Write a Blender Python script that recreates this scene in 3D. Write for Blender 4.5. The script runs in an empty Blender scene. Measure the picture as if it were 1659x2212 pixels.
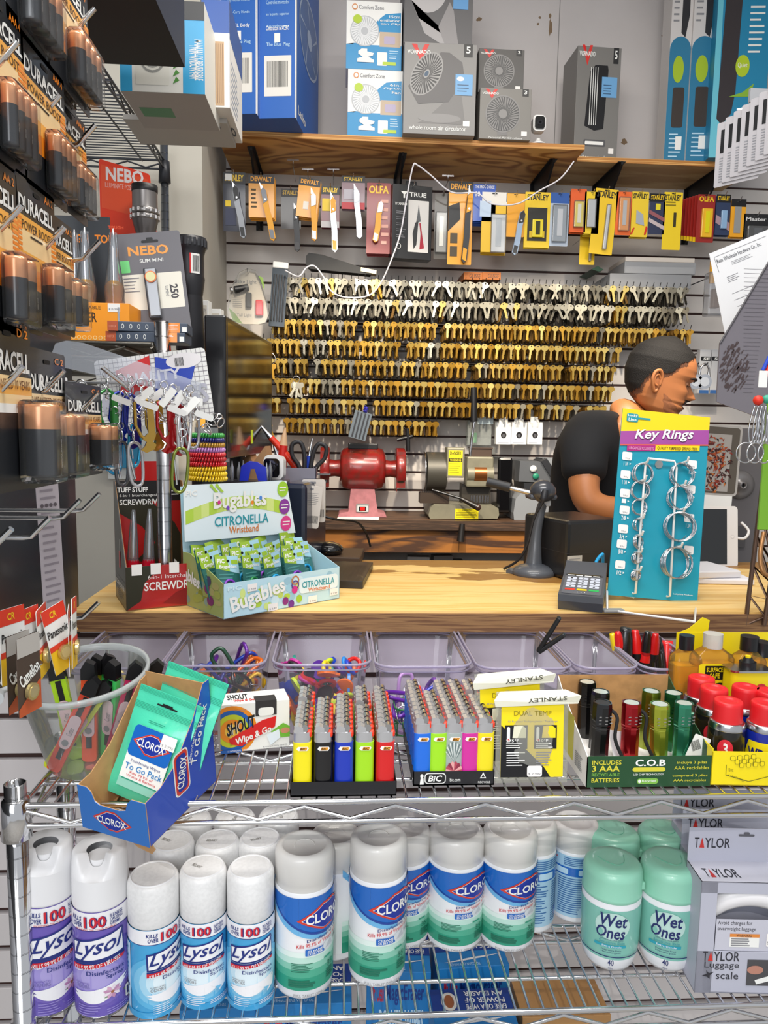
import bpy, bmesh, math, random
from mathutils import Vector as V, Matrix, Euler
rad = math.radians
RN = random.Random(11)
sc = bpy.context.scene
COL = sc.collection
# ---------------------------------------------------------------- camera, world, lamps, exposure
HC = 1.42
FP = 1600.0
PSI, PIT, ROL = rad(3.5), rad(6.5), rad(1.0)
fw = V((math.sin(PSI) * math.cos(PIT), math.cos(PSI) * math.cos(PIT), -math.sin(PIT)))
r0 = V((math.cos(PSI), -math.sin(PSI), 0))
u0 = r0.cross(fw)
cr = r0 * math.cos(ROL) + u0 * math.sin(ROL)
cu = -r0 * math.sin(ROL) + u0 * math.cos(ROL)
CAM = V((0, 0, HC))
cam = bpy.data.cameras.new('camera')
cam.sensor_fit = 'VERTICAL'; cam.sensor_height = 36.0; cam.lens = FP * 36 / 2212
cam.clip_start = 0.02
co = bpy.data.objects.new('camera', cam); COL.objects.link(co)
co.matrix_world = Matrix(((cr.x, cu.x, -fw.x, 0), (cr.y, cu.y, -fw.y, 0), (cr.z, cu.z, -fw.z, HC), (0, 0, 0, 1)))
sc.camera = co
sc.view_settings.view_transform = 'Standard'; sc.view_settings.look = 'None'
sc.view_settings.exposure = 0.0; sc.view_settings.gamma = 1.0
w = bpy.data.worlds.new('world'); sc.world = w; w.use_nodes = True
w.node_tree.nodes['Background'].inputs[0].default_value = (0.93, 0.96, 1.0, 1)
w.node_tree.nodes['Background'].inputs[1].default_value = 0.6
def lamp(name, kind, loc, target, energy, color=(1, 1, 1), size=0.3, size_y=None, spot=None):
    l = bpy.data.lights.new(name, kind); l.energy = energy; l.color = color
    if kind == 'AREA':
        l.size = size
        if size_y: l.shape = 'RECTANGLE'; l.size_y = size_y
    elif kind == 'SUN': l.angle = size
    else: l.shadow_soft_size = size
    if spot: l.spot_size = rad(spot); l.spot_blend = 0.5
    o = bpy.data.objects.new(name, l); COL.objects.link(o); o.location = loc
    o.rotation_euler = (V(target) - V(loc)).to_track_quat('-Z', 'Y').to_euler()
    return o
lamp('shop_ceiling_tube', 'AREA', (0.1, 0.45, 2.9), (0.1, 1.05, 0.8), 32, (1, 0.985, 0.96), 1.7, 0.4)
lamp('counter_ceiling_tube', 'AREA', (0.3, 1.6, 3.15), (0.3, 1.75, 0.9), 22, (1, 0.94, 0.85), 1.3, 0.25)
lamp('key_wall_spot', 'SPOT', (0.05, 1.45, 2.42), (0.15, 3.1, 1.12), 120, (1, 0.87, 0.70), 0.03, spot=56)
lamp('key_wall_spot_right', 'SPOT', (0.9, 1.5, 2.45), (0.85, 3.1, 1.15), 90, (1, 0.87, 0.70), 0.03, spot=54)
lamp('street_window_daylight', 'AREA', (-0.7, -1.7, 2.2), (0.1, 1.0, 0.8), 36, (0.93, 0.96, 1), 1.6, 1.4)
lamp('street_sun_patch', 'SPOT', (-0.25, -1.5, 2.9), (0.12, 0.98, 0.82), 85, (1, 0.97, 0.92), 0.012, spot=20)
# ---------------------------------------------------------------- helpers
def ray(x, y): return fw + cr * ((x - 829.5) / FP) + cu * ((1106 - y) / FP)
def P(x, y, Y): d = ray(x, y); return CAM + d * (Y / d.y)
def PZ(x, y, z): d = ray(x, y); return CAM + d * ((z - HC) / d.z)
def PX(x, y, X): d = ray(x, y); return CAM + d * (X / d.x)
def fit(x0, y0, x1, y1, Y):
    xm, ym = (x0 + x1) / 2, (y0 + y1) / 2
    a, b = P(x0, ym, Y), P(x1, ym, Y); t, u = P(xm, y0, Y), P(xm, y1, Y)
    return V(((a.x + b.x) / 2, Y, u.z)), b.x - a.x, t.z - u.z
def lin(c): return c / 12.92 if c <= 0.04045 else ((c + 0.055) / 1.055) ** 2.4
def hexc(h): return tuple(lin(int(h[i:i + 2], 16) / 255) for i in (0, 2, 4)) + (1,)
MC = {}
def mat(h, rough=0.5, metal=0.0, clear=0.0, coat=0.0, emit=0.0, noise=0.0, nscale=30.0, bump=0.0, h2=None, tint=None):
    k = (h, rough, metal, clear, coat, emit, noise, nscale, bump, h2, tint)
    if k in MC: return MC[k]
    m = bpy.data.materials.new('m_' + h); m.use_nodes = True; nt = m.node_tree; N = nt.nodes; L = nt.links
    b = N['Principled BSDF']; b.inputs['Base Color'].default_value = hexc(h)
    b.inputs['Roughness'].default_value = rough; b.inputs['Metallic'].default_value = metal
    b.inputs['Coat Weight'].default_value = coat; b.inputs['Coat Roughness'].default_value = 0.08
    if emit: b.inputs['Emission Color'].default_value = hexc(h); b.inputs['Emission Strength'].default_value = emit
    if noise or bump:
        tc = N.new('ShaderNodeTexCoord'); nz = N.new('ShaderNodeTexNoise'); nz.inputs['Scale'].default_value = nscale
        nz.inputs['Detail'].default_value = 4; L.new(tc.outputs['Object'], nz.inputs['Vector'])
        if noise:
            mx = N.new('ShaderNodeMix'); mx.data_type = 'RGBA'; mx.inputs[6].default_value = hexc(h)
            c2 = hexc(h2) if h2 else tuple(x * (1 - noise) for x in hexc(h)[:3]) + (1,)
            mx.inputs[7].default_value = c2; cr_ = N.new('ShaderNodeValToRGB')
            cr_.color_ramp.elements[0].position = 0.4; cr_.color_ramp.elements[1].position = 0.65
            L.new(nz.outputs[0], cr_.inputs[0]); L.new(cr_.outputs[0], mx.inputs[0]); L.new(mx.outputs[2], b.inputs['Base Color'])
        if bump:
            bp = N.new('ShaderNodeBump'); bp.inputs['Strength'].default_value = bump; bp.inputs['Distance'].default_value = 0.002
            L.new(nz.outputs[0], bp.inputs['Height']); L.new(bp.outputs[0], b.inputs['Normal'])
    if clear:   # thin clear plastic: mostly see-through, glossy at grazing angles
        out = N['Material Output']; tr = N.new('ShaderNodeBsdfTransparent'); gl = N.new('ShaderNodeBsdfGlossy')
        tr.inputs[0].default_value = hexc(tint) if tint else hexc(h); gl.inputs['Roughness'].default_value = 0.08
        lw = N.new('ShaderNodeLayerWeight'); lw.inputs[0].default_value = 0.25
        m1 = N.new('ShaderNodeMixShader'); m2 = N.new('ShaderNodeMixShader')
        L.new(lw.outputs['Fresnel'], m1.inputs[0]); L.new(tr.outputs[0], m1.inputs[1]); L.new(gl.outputs[0], m1.inputs[2])
        m2.inputs[0].default_value = 1 - clear; L.new(m1.outputs[0], m2.inputs[1]); L.new(b.outputs[0], m2.inputs[2])
        L.new(m2.outputs[0], out.inputs[0])
    MC[k] = m; return m
W_ = mat('f2f2ee', 0.5); K_ = mat('111114', 0.4); WG = mat('eceef2', 0.25, coat=.4)
STEEL = mat('c9c9cc', 0.22, 1.0); CHROME = mat('dcdcde', 0.1, 1.0); DSTEEL = mat('4a4a4c', 0.35, 0.9)
CLR = mat('f4f6f8', 0.1, clear=0.94, tint='f4f5f7'); CLRV = mat('ece6f6', 0.12, clear=0.9, tint='f3eff8')
CARD = mat('b98a55', 0.8, noise=.2, nscale=60); PAPER = mat('efeff0', 0.7); STICK = mat('f4f0ec', 0.6); GREYTX = mat('8a8a8e', 0.6)
RED = mat('d81e1e', 0.4); BLK = mat('0b0b0d', 0.45)

def rrect(w, h, r=0.005, n=5, cx=0, cy=0):
    r = min(r, w / 2 - 1e-5, h / 2 - 1e-5); o = []
    for k, (sx, sy) in enumerate(((1, 1), (-1, 1), (-1, -1), (1, -1))):
        for i in range(n + 1):
            a = (k + i / n) * math.pi / 2
            o.append((cx + sx * (w / 2 - r) + r * math.cos(a), cy + sy * (h / 2 - r) + r * math.sin(a)))
    return o
def circ(r, n=24, cx=0, cy=0, ry=None): return [(cx + r * math.cos(2 * math.pi * i / n), cy + (ry or r) * math.sin(2 * math.pi * i / n)) for i in range(n)]
def TR(x=0, y=0, z=0, rx=0, ry=0, rz=0, s=1): return Matrix.Translation((x, y, z)) @ Euler((rad(rx), rad(ry), rad(rz))).to_matrix().to_4x4() @ Matrix.Scale(s, 4)
class MB:
    def __init__(s): s.v = []; s.f = []; s.m = []; s.s = []; s.mats = []
    def mi(s, m):
        if m not in s.mats: s.mats.append(m)
        return s.mats.index(m)
    def add(s, vs, fs, m, smooth=False, M=None):
        b = len(s.v); i = s.mi(m)
        s.v.extend([tuple(M @ V(p)) for p in vs] if M is not None else [tuple(p) for p in vs])
        for f in fs: s.f.append(tuple(b + k for k in f)); s.m.append(i); s.s.append(smooth)
        return s
    def box(s, x0, x1, y0, y1, z0, z1, m, M=None, bev=0):
        vs = [(x, y, z) for x in (x0, x1) for y in (y0, y1) for z in (z0, z1)]
        fs = [(0, 1, 3, 2), (4, 6, 7, 5), (0, 4, 5, 1), (2, 3, 7, 6), (0, 2, 6, 4), (1, 5, 7, 3)]
        if not bev: return s.add(vs, fs, m, False, M)
        bm = bmesh.new(); bv = [bm.verts.new(p) for p in vs]
        for f in fs: bm.faces.new([bv[k] for k in f])
        bev = min(bev, .45 * min(x1 - x0, y1 - y0, z1 - z0))
        bmesh.ops.bevel(bm, geom=bm.edges[:], offset=bev, segments=2, profile=.5, affect='EDGES'); bm.verts.index_update()
        s.add([v.co[:] for v in bm.verts], [[v.index for v in f.verts] for f in bm.faces], m, False, M); bm.free(); return s
    def cbox(s, c, d, m, M=None, bev=0): return s.box(c[0] - d[0] / 2, c[0] + d[0] / 2, c[1] - d[1] / 2, c[1] + d[1] / 2, c[2] - d[2] / 2, c[2] + d[2] / 2, m, M, bev)
    def prism(s, poly, a, b, m, M=None, ax='Y', smooth=False):
        n = len(poly); T = {'Z': lambda p, h: (p[0], p[1], h), 'Y': lambda p, h: (p[0], h, p[1]), 'X': lambda p, h: (h, p[0], p[1])}[ax]
        s.add([T(p, a) for p in poly] + [T(p, b) for p in poly], [tuple(range(n)), tuple(range(2 * n - 1, n - 1, -1))], m, False, M)
        s.add([T(p, a) for p in poly] + [T(p, b) for p in poly], [(i, (i + 1) % n, n + (i + 1) % n, n + i) for i in range(n)], m, smooth, M); return s
    def lathe(s, prof, m, n=28, M=None, smooth=True, a0=0, a1=360):
        full = abs(a1 - a0) >= 360; k = n if full else n + 1; vs = []; fs = []
        for r, z in prof:
            for i in range(k):
                a = rad(a0 + (a1 - a0) * i / n); vs.append((r * math.cos(a), r * math.sin(a), z))
        for j in range(len(prof) - 1):
            for i in range(n): i2 = (i + 1) % k; fs.append((j * k + i, j * k + i2, (j + 1) * k + i2, (j + 1) * k + i))
        return s.add(vs, fs, m, smooth, M)
    def cyl(s, r, z0, z1, m, n=20, M=None, cap=True, r2=None):
        r2 = r if r2 is None else r2; s.lathe([(r, z0), (r2, z1)], m, n, M)
        if cap:
            s.add([(r * math.cos(2 * math.pi * i / n), r * math.sin(2 * math.pi * i / n), z0) for i in range(n)], [tuple(range(n))], m, False, M)
            s.add([(r2 * math.cos(2 * math.pi * i / n), r2 * math.sin(2 * math.pi * i / n), z1) for i in range(n)], [tuple(range(n))], m, False, M)
        return s
    def tube(s, pts, r, m, n=8, closed=False, M=None, cap=True):
        pts = [V(p) for p in pts]; k = len(pts); vs = []; fs = []; up = None
        for i, p in enumerate(pts):
            if closed: t = pts[(i + 1) % k] - pts[i - 1]
            else: t = pts[min(i + 1, k - 1)] - pts[max(i - 1, 0)]
            if t.length < 1e-9: t = V((0, 0, 1))
            t.normalize()
            if up is None:
                up = t.cross(V((0, 0, 1)) if abs(t.z) < .9 else V((1, 0, 0))).normalized()
            else:
                up = up - t * up.dot(t)
                up = up.normalized() if up.length > 1e-6 else t.orthogonal().normalized()
            w_ = t.cross(up); rr = r[i] if isinstance(r, (list, tuple)) else r
            for j in range(n): a = 2 * math.pi * j / n; vs.append(p + up * (rr * math.cos(a)) + w_ * (rr * math.sin(a)))
        for i in range(k if closed else k - 1):
            i2 = (i + 1) % k
            for j in range(n): fs.append((i * n + j, i * n + (j + 1) % n, i2 * n + (j + 1) % n, i2 * n + j))
        s.add(vs, fs, m, True, M)
        if cap and not closed: s.add(vs, [tuple(range(n)), tuple(range((k - 1) * n, k * n))], m, False, M)
        return s
    def ring(s, R, r, m, M=None, n=24, k=6): return s.tube([(R * math.cos(2 * math.pi * i / n), 0, R * math.sin(2 * math.pi * i / n)) for i in range(n)], r, m, k, True, M)
    def sph(s, r, m, M=None, n=16, sz=1.0):
        return s.lathe([(max(1e-5, r * math.sin(math.pi * i / 8)), -r * sz * math.cos(math.pi * i / 8)) for i in range(9)], m, n, M)
    def build(s, name, parent=None):
        me = bpy.data.meshes.new(name); me.from_pydata(s.v, [], s.f)
        for m in s.mats: me.materials.append(m)
        me.polygons.foreach_set('material_index', s.m); me.polygons.foreach_set('use_smooth', s.s); me.update()
        o = bpy.data.objects.new(name, me); COL.objects.link(o)
        if parent is not None: o.parent = parent
        return o
def curve(pts, n=8, closed=False):
    p = [V(q) for q in pts]; k = len(p); out = []
    for i in range(k if closed else k - 1):
        g = (lambda j: p[j % k]) if closed else (lambda j: p[max(0, min(k - 1, j))])
        a, b, c, d = g(i - 1), g(i), g(i + 1), g(i + 2)
        for t in range(n):
            t /= n; out.append(0.5 * ((2 * b) + (c - a) * t + (2 * a - 5 * b + 4 * c - d) * t * t + (3 * b - a - 3 * c + d) * t ** 3))
    if not closed: out.append(p[-1])
    return out
GL = {}
def glyphs(st, bold):
    k = (st, bold)
    if k in GL: return GL[k]
    c = bpy.data.curves.new('t', 'FONT'); c.body = st; c.size = 1; c.resolution_u = 2; c.offset = bold; c.align_x = 'LEFT'
    o = bpy.data.objects.new('t', c); COL.objects.link(o)
    dg = bpy.context.evaluated_depsgraph_get(); me = bpy.data.meshes.new_from_object(o.evaluated_get(dg))
    vs = [(v.co.x, v.co.y) for v in me.vertices]; fs = [tuple(p.vertices) for p in me.polygons]
    COL.objects.unlink(o); bpy.data.objects.remove(o); bpy.data.curves.remove(c); bpy.data.meshes.remove(me)
    xs = [a for a, b in vs] or [0, 1]; ys = [b for a, b in vs] or [0, 1]
    GL[k] = (vs, fs, min(xs), max(xs), min(ys), max(ys)); return GL[k]
class Face:
    """flat print surface: origin, unit u, unit v, size; curved when R is set (cylinder about +Z at origin)"""
    def __init__(s, mb, o, u, v, w, h, e=0.00025): s.mb = mb; s.o = V(o); s.u = V(u).normalized(); s.v = V(v).normalized(); s.w = w; s.h = h; s.n = s.u.cross(s.v); s.e = e; s.R = None
    def mp(s, a, b, l):
        if s.R:
            t = s.a0 + (a - .5) * s.w / s.R; r = (s.R + s.tap * b) + s.e * l
            return V((s.o.x + r * math.sin(t), s.o.y - r * math.cos(t), s.o.z + b * s.h))
        return s.o + s.u * (a * s.w) + s.v * (b * s.h) + s.n * (s.e * l)
    def flat(s, pts, fs, m, l=1):
        s.c = getattr(s, 'c', 0) + 1; l += (s.c % 16) * .06
        if s.R:
            bm = bmesh.new(); bv = [bm.verts.new((p[0], p[1], 0)) for p in pts]
            for f in fs:
                try: bm.faces.new([bv[k] for k in f])
                except ValueError: pass
            st = 0.0035 / s.w; a, b = min(p[0] for p in pts), max(p[0] for p in pts); x = math.floor(a / st) * st + st
            while x < b:
                bmesh.ops.bisect_plane(bm, geom=bm.verts[:] + bm.edges[:] + bm.faces[:], dist=1e-7, plane_co=(x, 0, 0), plane_no=(1, 0, 0)); x += st
            bm.verts.index_update(); pts = [v.co[:2] for v in bm.verts]; fs = [[v.index for v in f.verts] for f in bm.faces]; bm.free()
        s.mb.add([s.mp(p[0], p[1], l) for p in pts], fs, m, bool(s.R)); return s
    def poly(s, pts, m, l=1): return s.flat(pts, [tuple(range(len(pts)))], m, l)
    def rect(s, a, b, c, d, m, l=1): return s.poly([(a, b), (c, b), (c, d), (a, d)], m, l)
    def ell(s, cx, cy, rx, ry, m, l=1, n=24): return s.poly([(cx + rx * math.cos(2 * math.pi * i / n), cy + ry * math.sin(2 * math.pi * i / n)) for i in range(n)], m, l)
    def rr(s, a, b, c, d, r, m, l=1): return s.poly([((p[0] / s.w), (p[1] / s.h)) for p in rrect((c - a) * s.w, (d - b) * s.h, r, 4, (a + c) / 2 * s.w, (b + d) / 2 * s.h)], m, l)
    def text(s, st, a, b, c, d, m, l=2, bold=0.02, rot=0, shear=0, up=0):
        vs, fs, x0, x1, y0, y1 = glyphs(st, min(round(bold * .65, 3), .030)); cx, cy = (a + c) / 2 * s.w, (b + d) / 2 * s.h
        W, H = (c - a) * s.w, (d - b) * s.h; o = []; ca, sa = math.cos(rad(rot)), math.sin(rad(rot))
        for x, y in vs:
            X = ((x - x0) / (x1 - x0) - .5) * W; Y = ((y - y0) / (y1 - y0) - .5) * H; X += shear * Y; Y += up * X
            o.append(((cx + X * ca - Y * sa) / s.w, (cy + X * sa + Y * ca) / s.h))
        return s.flat(o, fs, m, l)
    def lines(s, a, b, c, d, n, m, l=1, th=.5):
        for i in range(n):
            y = d - (d - b) * (i + .5) / n; t = (d - b) / n * th / 2; e = c - (c - a) * RN.random() * .35
            s.rect(a, y - t, e, y + t, m, l)
        return s
    def bars(s, a, b, c, d, n, m, l=2):
        for i in range(n):
            x = a + (c - a) * i / n; s.rect(x, b, x + (c - a) / n * (.3 + .4 * RN.random()), d, m, l)
        return s
def CFace(mb, R, z0, h, arc, a0=0, e=0.0003, x=0, y=0, tap=0):
    f = Face(mb, (x, y, z0), (1, 0, 0), (0, 0, 1), R * rad(arc), h, e); f.R = R; f.a0 = rad(a0); f.tap = tap; return f
def tag(o, label=None, cat=None, group=None, kind=None):
    if label: o['label'] = label
    if cat: o['category'] = cat
    if group: o['group'] = group
    if kind: o['kind'] = kind
    return o
def thing(name, label, cat, loc=(0, 0, 0), rot=(0, 0, 0), group=None, kind=None):
    o = bpy.data.objects.new(name, None); COL.objects.link(o); o.empty_display_size = .02
    o.location = loc; o.rotation_euler = tuple(rad(a) for a in rot); return tag(o, label, cat, group, kind)
def solo(mb, name, label, cat, loc=(0, 0, 0), rot=(0, 0, 0), group=None, kind=None):
    o = mb.build(name); o.location = loc; o.rotation_euler = tuple(rad(a) for a in rot); return tag(o, label, cat, group, kind)
def dup(r, loc, rot=None, label=None, group=None, parent=None, scale=None):
    c = r.copy(); COL.objects.link(c)
    if parent is not None: c.parent = parent
    if loc is not None: c.location = loc
    if rot is not None: c.rotation_euler = tuple(rad(a) for a in rot)
    if scale: c.scale = scale
    if label: c['label'] = label
    if group: c['group'] = group
    for ch in list(r.children):
        if ch.parent == r: dup(ch, None, parent=c)
    return c
ORD = ['first', 'second', 'third', 'fourth', 'fifth', 'sixth', 'seventh', 'eighth', 'ninth', 'tenth', 'eleventh', 'twelfth', 'thirteenth', 'fourteenth']
def ordn(i): return ORD[i] if i < len(ORD) else '%dth' % (i + 1) if (i + 1) % 10 not in (1, 2, 3) or i + 1 in (11, 12, 13) else '%d%s' % (i + 1, {1: 'st', 2: 'nd', 3: 'rd'}[(i + 1) % 10])
def facebox(w, d, h, m, bev=.001):
    """box standing on its base centre, returns MB and its front, left, right, top faces"""
    b = MB(); b.box(-w / 2, w / 2, 0, d, 0, h, m, bev=bev)
    return b, Face(b, (-w / 2, 0, 0), (1, 0, 0), (0, 0, 1), w, h), Face(b, (-w / 2, d, 0), (0, -1, 0), (0, 0, 1), d, h), Face(b, (w / 2, 0, 0), (0, 1, 0), (0, 0, 1), d, h), Face(b, (-w / 2, 0, h), (1, 0, 0), (0, 1, 0), w, d)
# ---------------------------------------------------------------- the room shell
def wood(name, c1, c2, stretch=(1, 12, 12), scale=2.2, rough=.6, dist=3.5, ctr=(.35, .7), c3=None, patch=None, bump=.15):
    m = bpy.data.materials.new(name); m.use_nodes = True; N = m.node_tree.nodes; L = m.node_tree.links
    b = N['Principled BSDF']; b.inputs['Roughness'].default_value = rough
    tc = N.new('ShaderNodeTexCoord'); mp = N.new('ShaderNodeMapping'); mp.inputs['Scale'].default_value = stretch
    L.new(tc.outputs['Object'], mp.inputs[0]); nz = N.new('ShaderNodeTexNoise'); nz.inputs['Scale'].default_value = scale
    nz.inputs['Detail'].default_value = 2; nz.inputs['Distortion'].default_value = 0.6; L.new(mp.outputs[0], nz.inputs['Vector'])
    mu = N.new('ShaderNodeMath'); mu.operation = 'MULTIPLY'; mu.inputs[1].default_value = dist * 3; L.new(nz.outputs[0], mu.inputs[0])
    si = N.new('ShaderNodeMath'); si.operation = 'PINGPONG'; si.inputs[1].default_value = 1; L.new(mu.outputs[0], si.inputs[0])
    n2 = N.new('ShaderNodeTexNoise'); n2.inputs['Scale'].default_value = scale * 14; n2.inputs['Detail'].default_value = 3; L.new(mp.outputs[0], n2.inputs['Vector'])
    ad = N.new('ShaderNodeMath'); ad.operation = 'MULTIPLY_ADD'; ad.inputs[1].default_value = .35; L.new(n2.outputs[0], ad.inputs[0]); 
    m3 = N.new('ShaderNodeMath'); m3.operation = 'MULTIPLY'; m3.inputs[1].default_value = .75; L.new(si.outputs[0], m3.inputs[0]); L.new(m3.outputs[0], ad.inputs[2])
    r = N.new('ShaderNodeValToRGB'); e = r.color_ramp.elements; e[0].position, e[1].position = ctr; e[0].color = hexc(c1); e[1].color = hexc(c2)
    if c3: k = e.new(.9); k.color = hexc(c3)
    L.new(ad.outputs[0], r.inputs[0]); colout = r.outputs[0]
    if patch:  # worn patches where the top layer has gone
        nzp = N.new('ShaderNodeTexNoise'); nzp.inputs['Scale'].default_value = patch[1]; nzp.inputs['Detail'].default_value = 6
        mpp = N.new('ShaderNodeMapping'); mpp.inputs['Scale'].default_value = patch[3]; L.new(tc.outputs['Object'], mpp.inputs[0]); L.new(mpp.outputs[0], nzp.inputs['Vector'])
        sx = N.new('ShaderNodeSeparateXYZ'); L.new(tc.outputs['Object'], sx.inputs[0])
        md = N.new('ShaderNodeMath'); md.operation = 'MULTIPLY_ADD'; md.inputs[1].default_value = patch[4]; md.inputs[2].default_value = patch[5]; L.new(sx.outputs['Y'], md.inputs[0])
        ad2 = N.new('ShaderNodeMath'); ad2.operation = 'ADD'; L.new(nzp.outputs[0], ad2.inputs[0]); L.new(md.outputs[0], ad2.inputs[1])
        rp = N.new('ShaderNodeValToRGB'); rp.color_ramp.elements[0].position = patch[2]; rp.color_ramp.elements[1].position = patch[2] + .012
        L.new(ad2.outputs[0], rp.inputs[0]); mx = N.new('ShaderNodeMix'); mx.data_type = 'RGBA'; L.new(rp.outputs[0], mx.inputs[0])
        L.new(r.outputs[0], mx.inputs[6]); mu2 = N.new('ShaderNodeMix'); mu2.data_type = 'RGBA'; mu2.blend_type = 'MULTIPLY'; mu2.inputs[0].default_value = 1
        L.new(r.outputs[0], mu2.inputs[6]); mu2.inputs[7].default_value = hexc(patch[0]); L.new(mu2.outputs[2], mx.inputs[7]); colout = mx.outputs[2]
    L.new(colout, b.inputs['Base Color'])
    bp = N.new('ShaderNodeBump'); bp.inputs['Strength'].default_value = bump; bp.inputs['Distance'].default_value = .002; L.new(ad.outputs[0], bp.inputs['Height']); L.new(bp.outputs[0], b.inputs['Normal'])
    return m
PINE = wood('counter_pine', 'e6b96a', 'f0ca82', (1.2, 14, 14), 2.0, .45, 2.2, patch=('a8927a', 3.0, .90, (1, 3.0, 1), 1.15, .0))
PLYED = wood('plywood_edge', '6d4a30', '8f6a45', (2, 30, 60), 3, .7, 2)
FIR = wood('fir_plywood', 'e0ab62', 'a56a2c', (.9, 2.6, 1), 1.5, .5, 6.5, (.42, .8))
FIRE = wood('fir_edge', 'e6b26a', 'b87c3c', (1, 20, 90), 2, .6, 2)
DKW = wood('dark_worktop', '6a4d35', '4b3424', (1.5, 14, 14), 2, .5, 2.5)
BRD = wood('stained_board', 'a66a2c', '4a2f1e', (.8, 3, 5), 2.0, .6, 3.2, (.4, .8))
SLAT = mat('e2dcd6', .55, noise=.05, nscale=6); GROOVE = mat('3f2620', .6)
WALLP = mat('dcd6d4', .7, noise=.07, nscale=3, bump=.05); GREYW = mat('a6a7ab', .7, noise=.05, nscale=4)
def struct(mb, name): return tag(mb.build(name), kind='structure')
YW = 3.13
b = MB(); b.box(-.49, 2.0, YW, YW + .02, .2, 2.44, GROOVE)
zg = P(950, 943, YW).z
z = zg - .0762 * 16
while z < 2.42:
    b.box(-.49, 2.0, YW - .009, YW + .001, z + .0045, min(z + .0762 - .0045, 2.43), SLAT, bev=.0015); z += .0762
struct(b, 'wall_back')
b = MB(); b.box(-.49, 2.2, YW + .004, YW + .1, 2.44, 3.3, WALLP); ST = mat('8d765c', .8)
f = Face(b, (0, YW + .004, 2.44), (1, 0, 0), (0, 0, 1), 1, 1)
for px, py, rx, ry in ((1035, 42, 6, 5), (1189, 60, 4, 16), (1166, 38, 3, 3), (1162, 52, 3, 3), (1440, 78, 13, 5), (1348, 306, 8, 6), (1188, 35, 3, 5)):
    q = P(px, py, YW + .004); s_ = YW / 1650
    f.poly([((q.x + rx * s_ * math.cos(a) * RN.uniform(.6, 1.2)), (q.z - 2.44 + ry * s_ * math.sin(a) * RN.uniform(.6, 1.2))) for a in [i * math.pi / 7 for i in range(14)]], ST)
q = P(1208, 30, YW + .004); f.rect(q.x, .0, q.x + .003, .8, mat('8e8a88', .7))
struct(b, 'wall_back_upper')
b = MB(); b.box(-1.6, -.465, 2.6, 3.3, 0, 3.3, mat('c9c5ba', .7, noise=.04, nscale=4)); struct(b, 'wall_left')
b = MB(); b.box(-1.7, -1.6, -.4, 3.3, 0, 3.3, GREYW); struct(b, 'wall_left_side')
b = MB(); b.box(1.98, 2.1, 1.0, 3.3, 0, 3.3, GREYW); struct(b, 'wall_right')
b = MB(); b.box(-1.7, 2.2, -2.5, 3.3, -.05, 0, mat('b9b4ac', .6, noise=.15, nscale=8)); struct(b, 'floor')
b = MB(); b.box(-1.7, 2.2, -.2, 3.3, 3.3, 3.35, mat('d8d8d8', .8)); struct(b, 'ceiling')
# ---------------------------------------------------------------- counter
t = thing('shop_counter', 'wide timber shop counter with worn pale top and slatted white front', 'counter', (0, 1.31, 0))
b = MB(); b.box(-.47, 1.25, 0, .52, 1.058, 1.09, PINE); b.build('countertop', t)
b = MB(); b.box(-.47, 1.25, -.004, .0, 1.052, 1.086, PLYED); b.build('edge_band', t)
b = MB(); b.box(-1.2, 1.4, .045, .07, .2, 1.052, GROOVE)
zg = P(900, 1372, 1.35).z; z = zg - .0762 * 11
while z < 1.05:
    b.box(-1.2, 1.4, .034, .046, z + .006, min(z + .0762 - .006, 1.052), mat('d6d0cf', .5), bev=.001); z += .0762
for px in (565, 1480): q = P(px, 1347, 1.343); b.cyl(.004, 0, .002, mat('5a4a40', .4, .5), 10, M=Matrix.Translation((q.x, .034, q.z)) @ Euler((rad(90), 0, 0)).to_matrix().to_4x4())
b.build('slatted_front', t)
# ---------------------------------------------------------------- rear workbench
t = thing('workbench', 'dark stained workbench along the key wall with thick plank apron', 'workbench', (0, 2.78, 0))
b = MB(); b.box(-.47, 1.5, 0, .338, 1.04, 1.07, DKW); b.build('worktop', t)
b = MB(); b.box(-.47, 1.5, -.002, .0, 1.035, 1.071, wood('ply_dark', '5d4330', '3b2a1e', (2, 30, 60), 3, .7, 2)); b.build('edge_band', t)
b = MB(); b.box(-.47, 1.5, .02, .06, .945, 1.033, BRD); b.build('apron_board', t)
for x_ in (-.47, 1.4): b = MB(); b.box(x_, x_ + .04, .03, .3, 0, 1.04, DKW); b.build('leg', t)
b = MB(); b.box(-.43, 1.4, .1, .33, .82, .84, DKW); b.build('lower_shelf', t)
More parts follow.
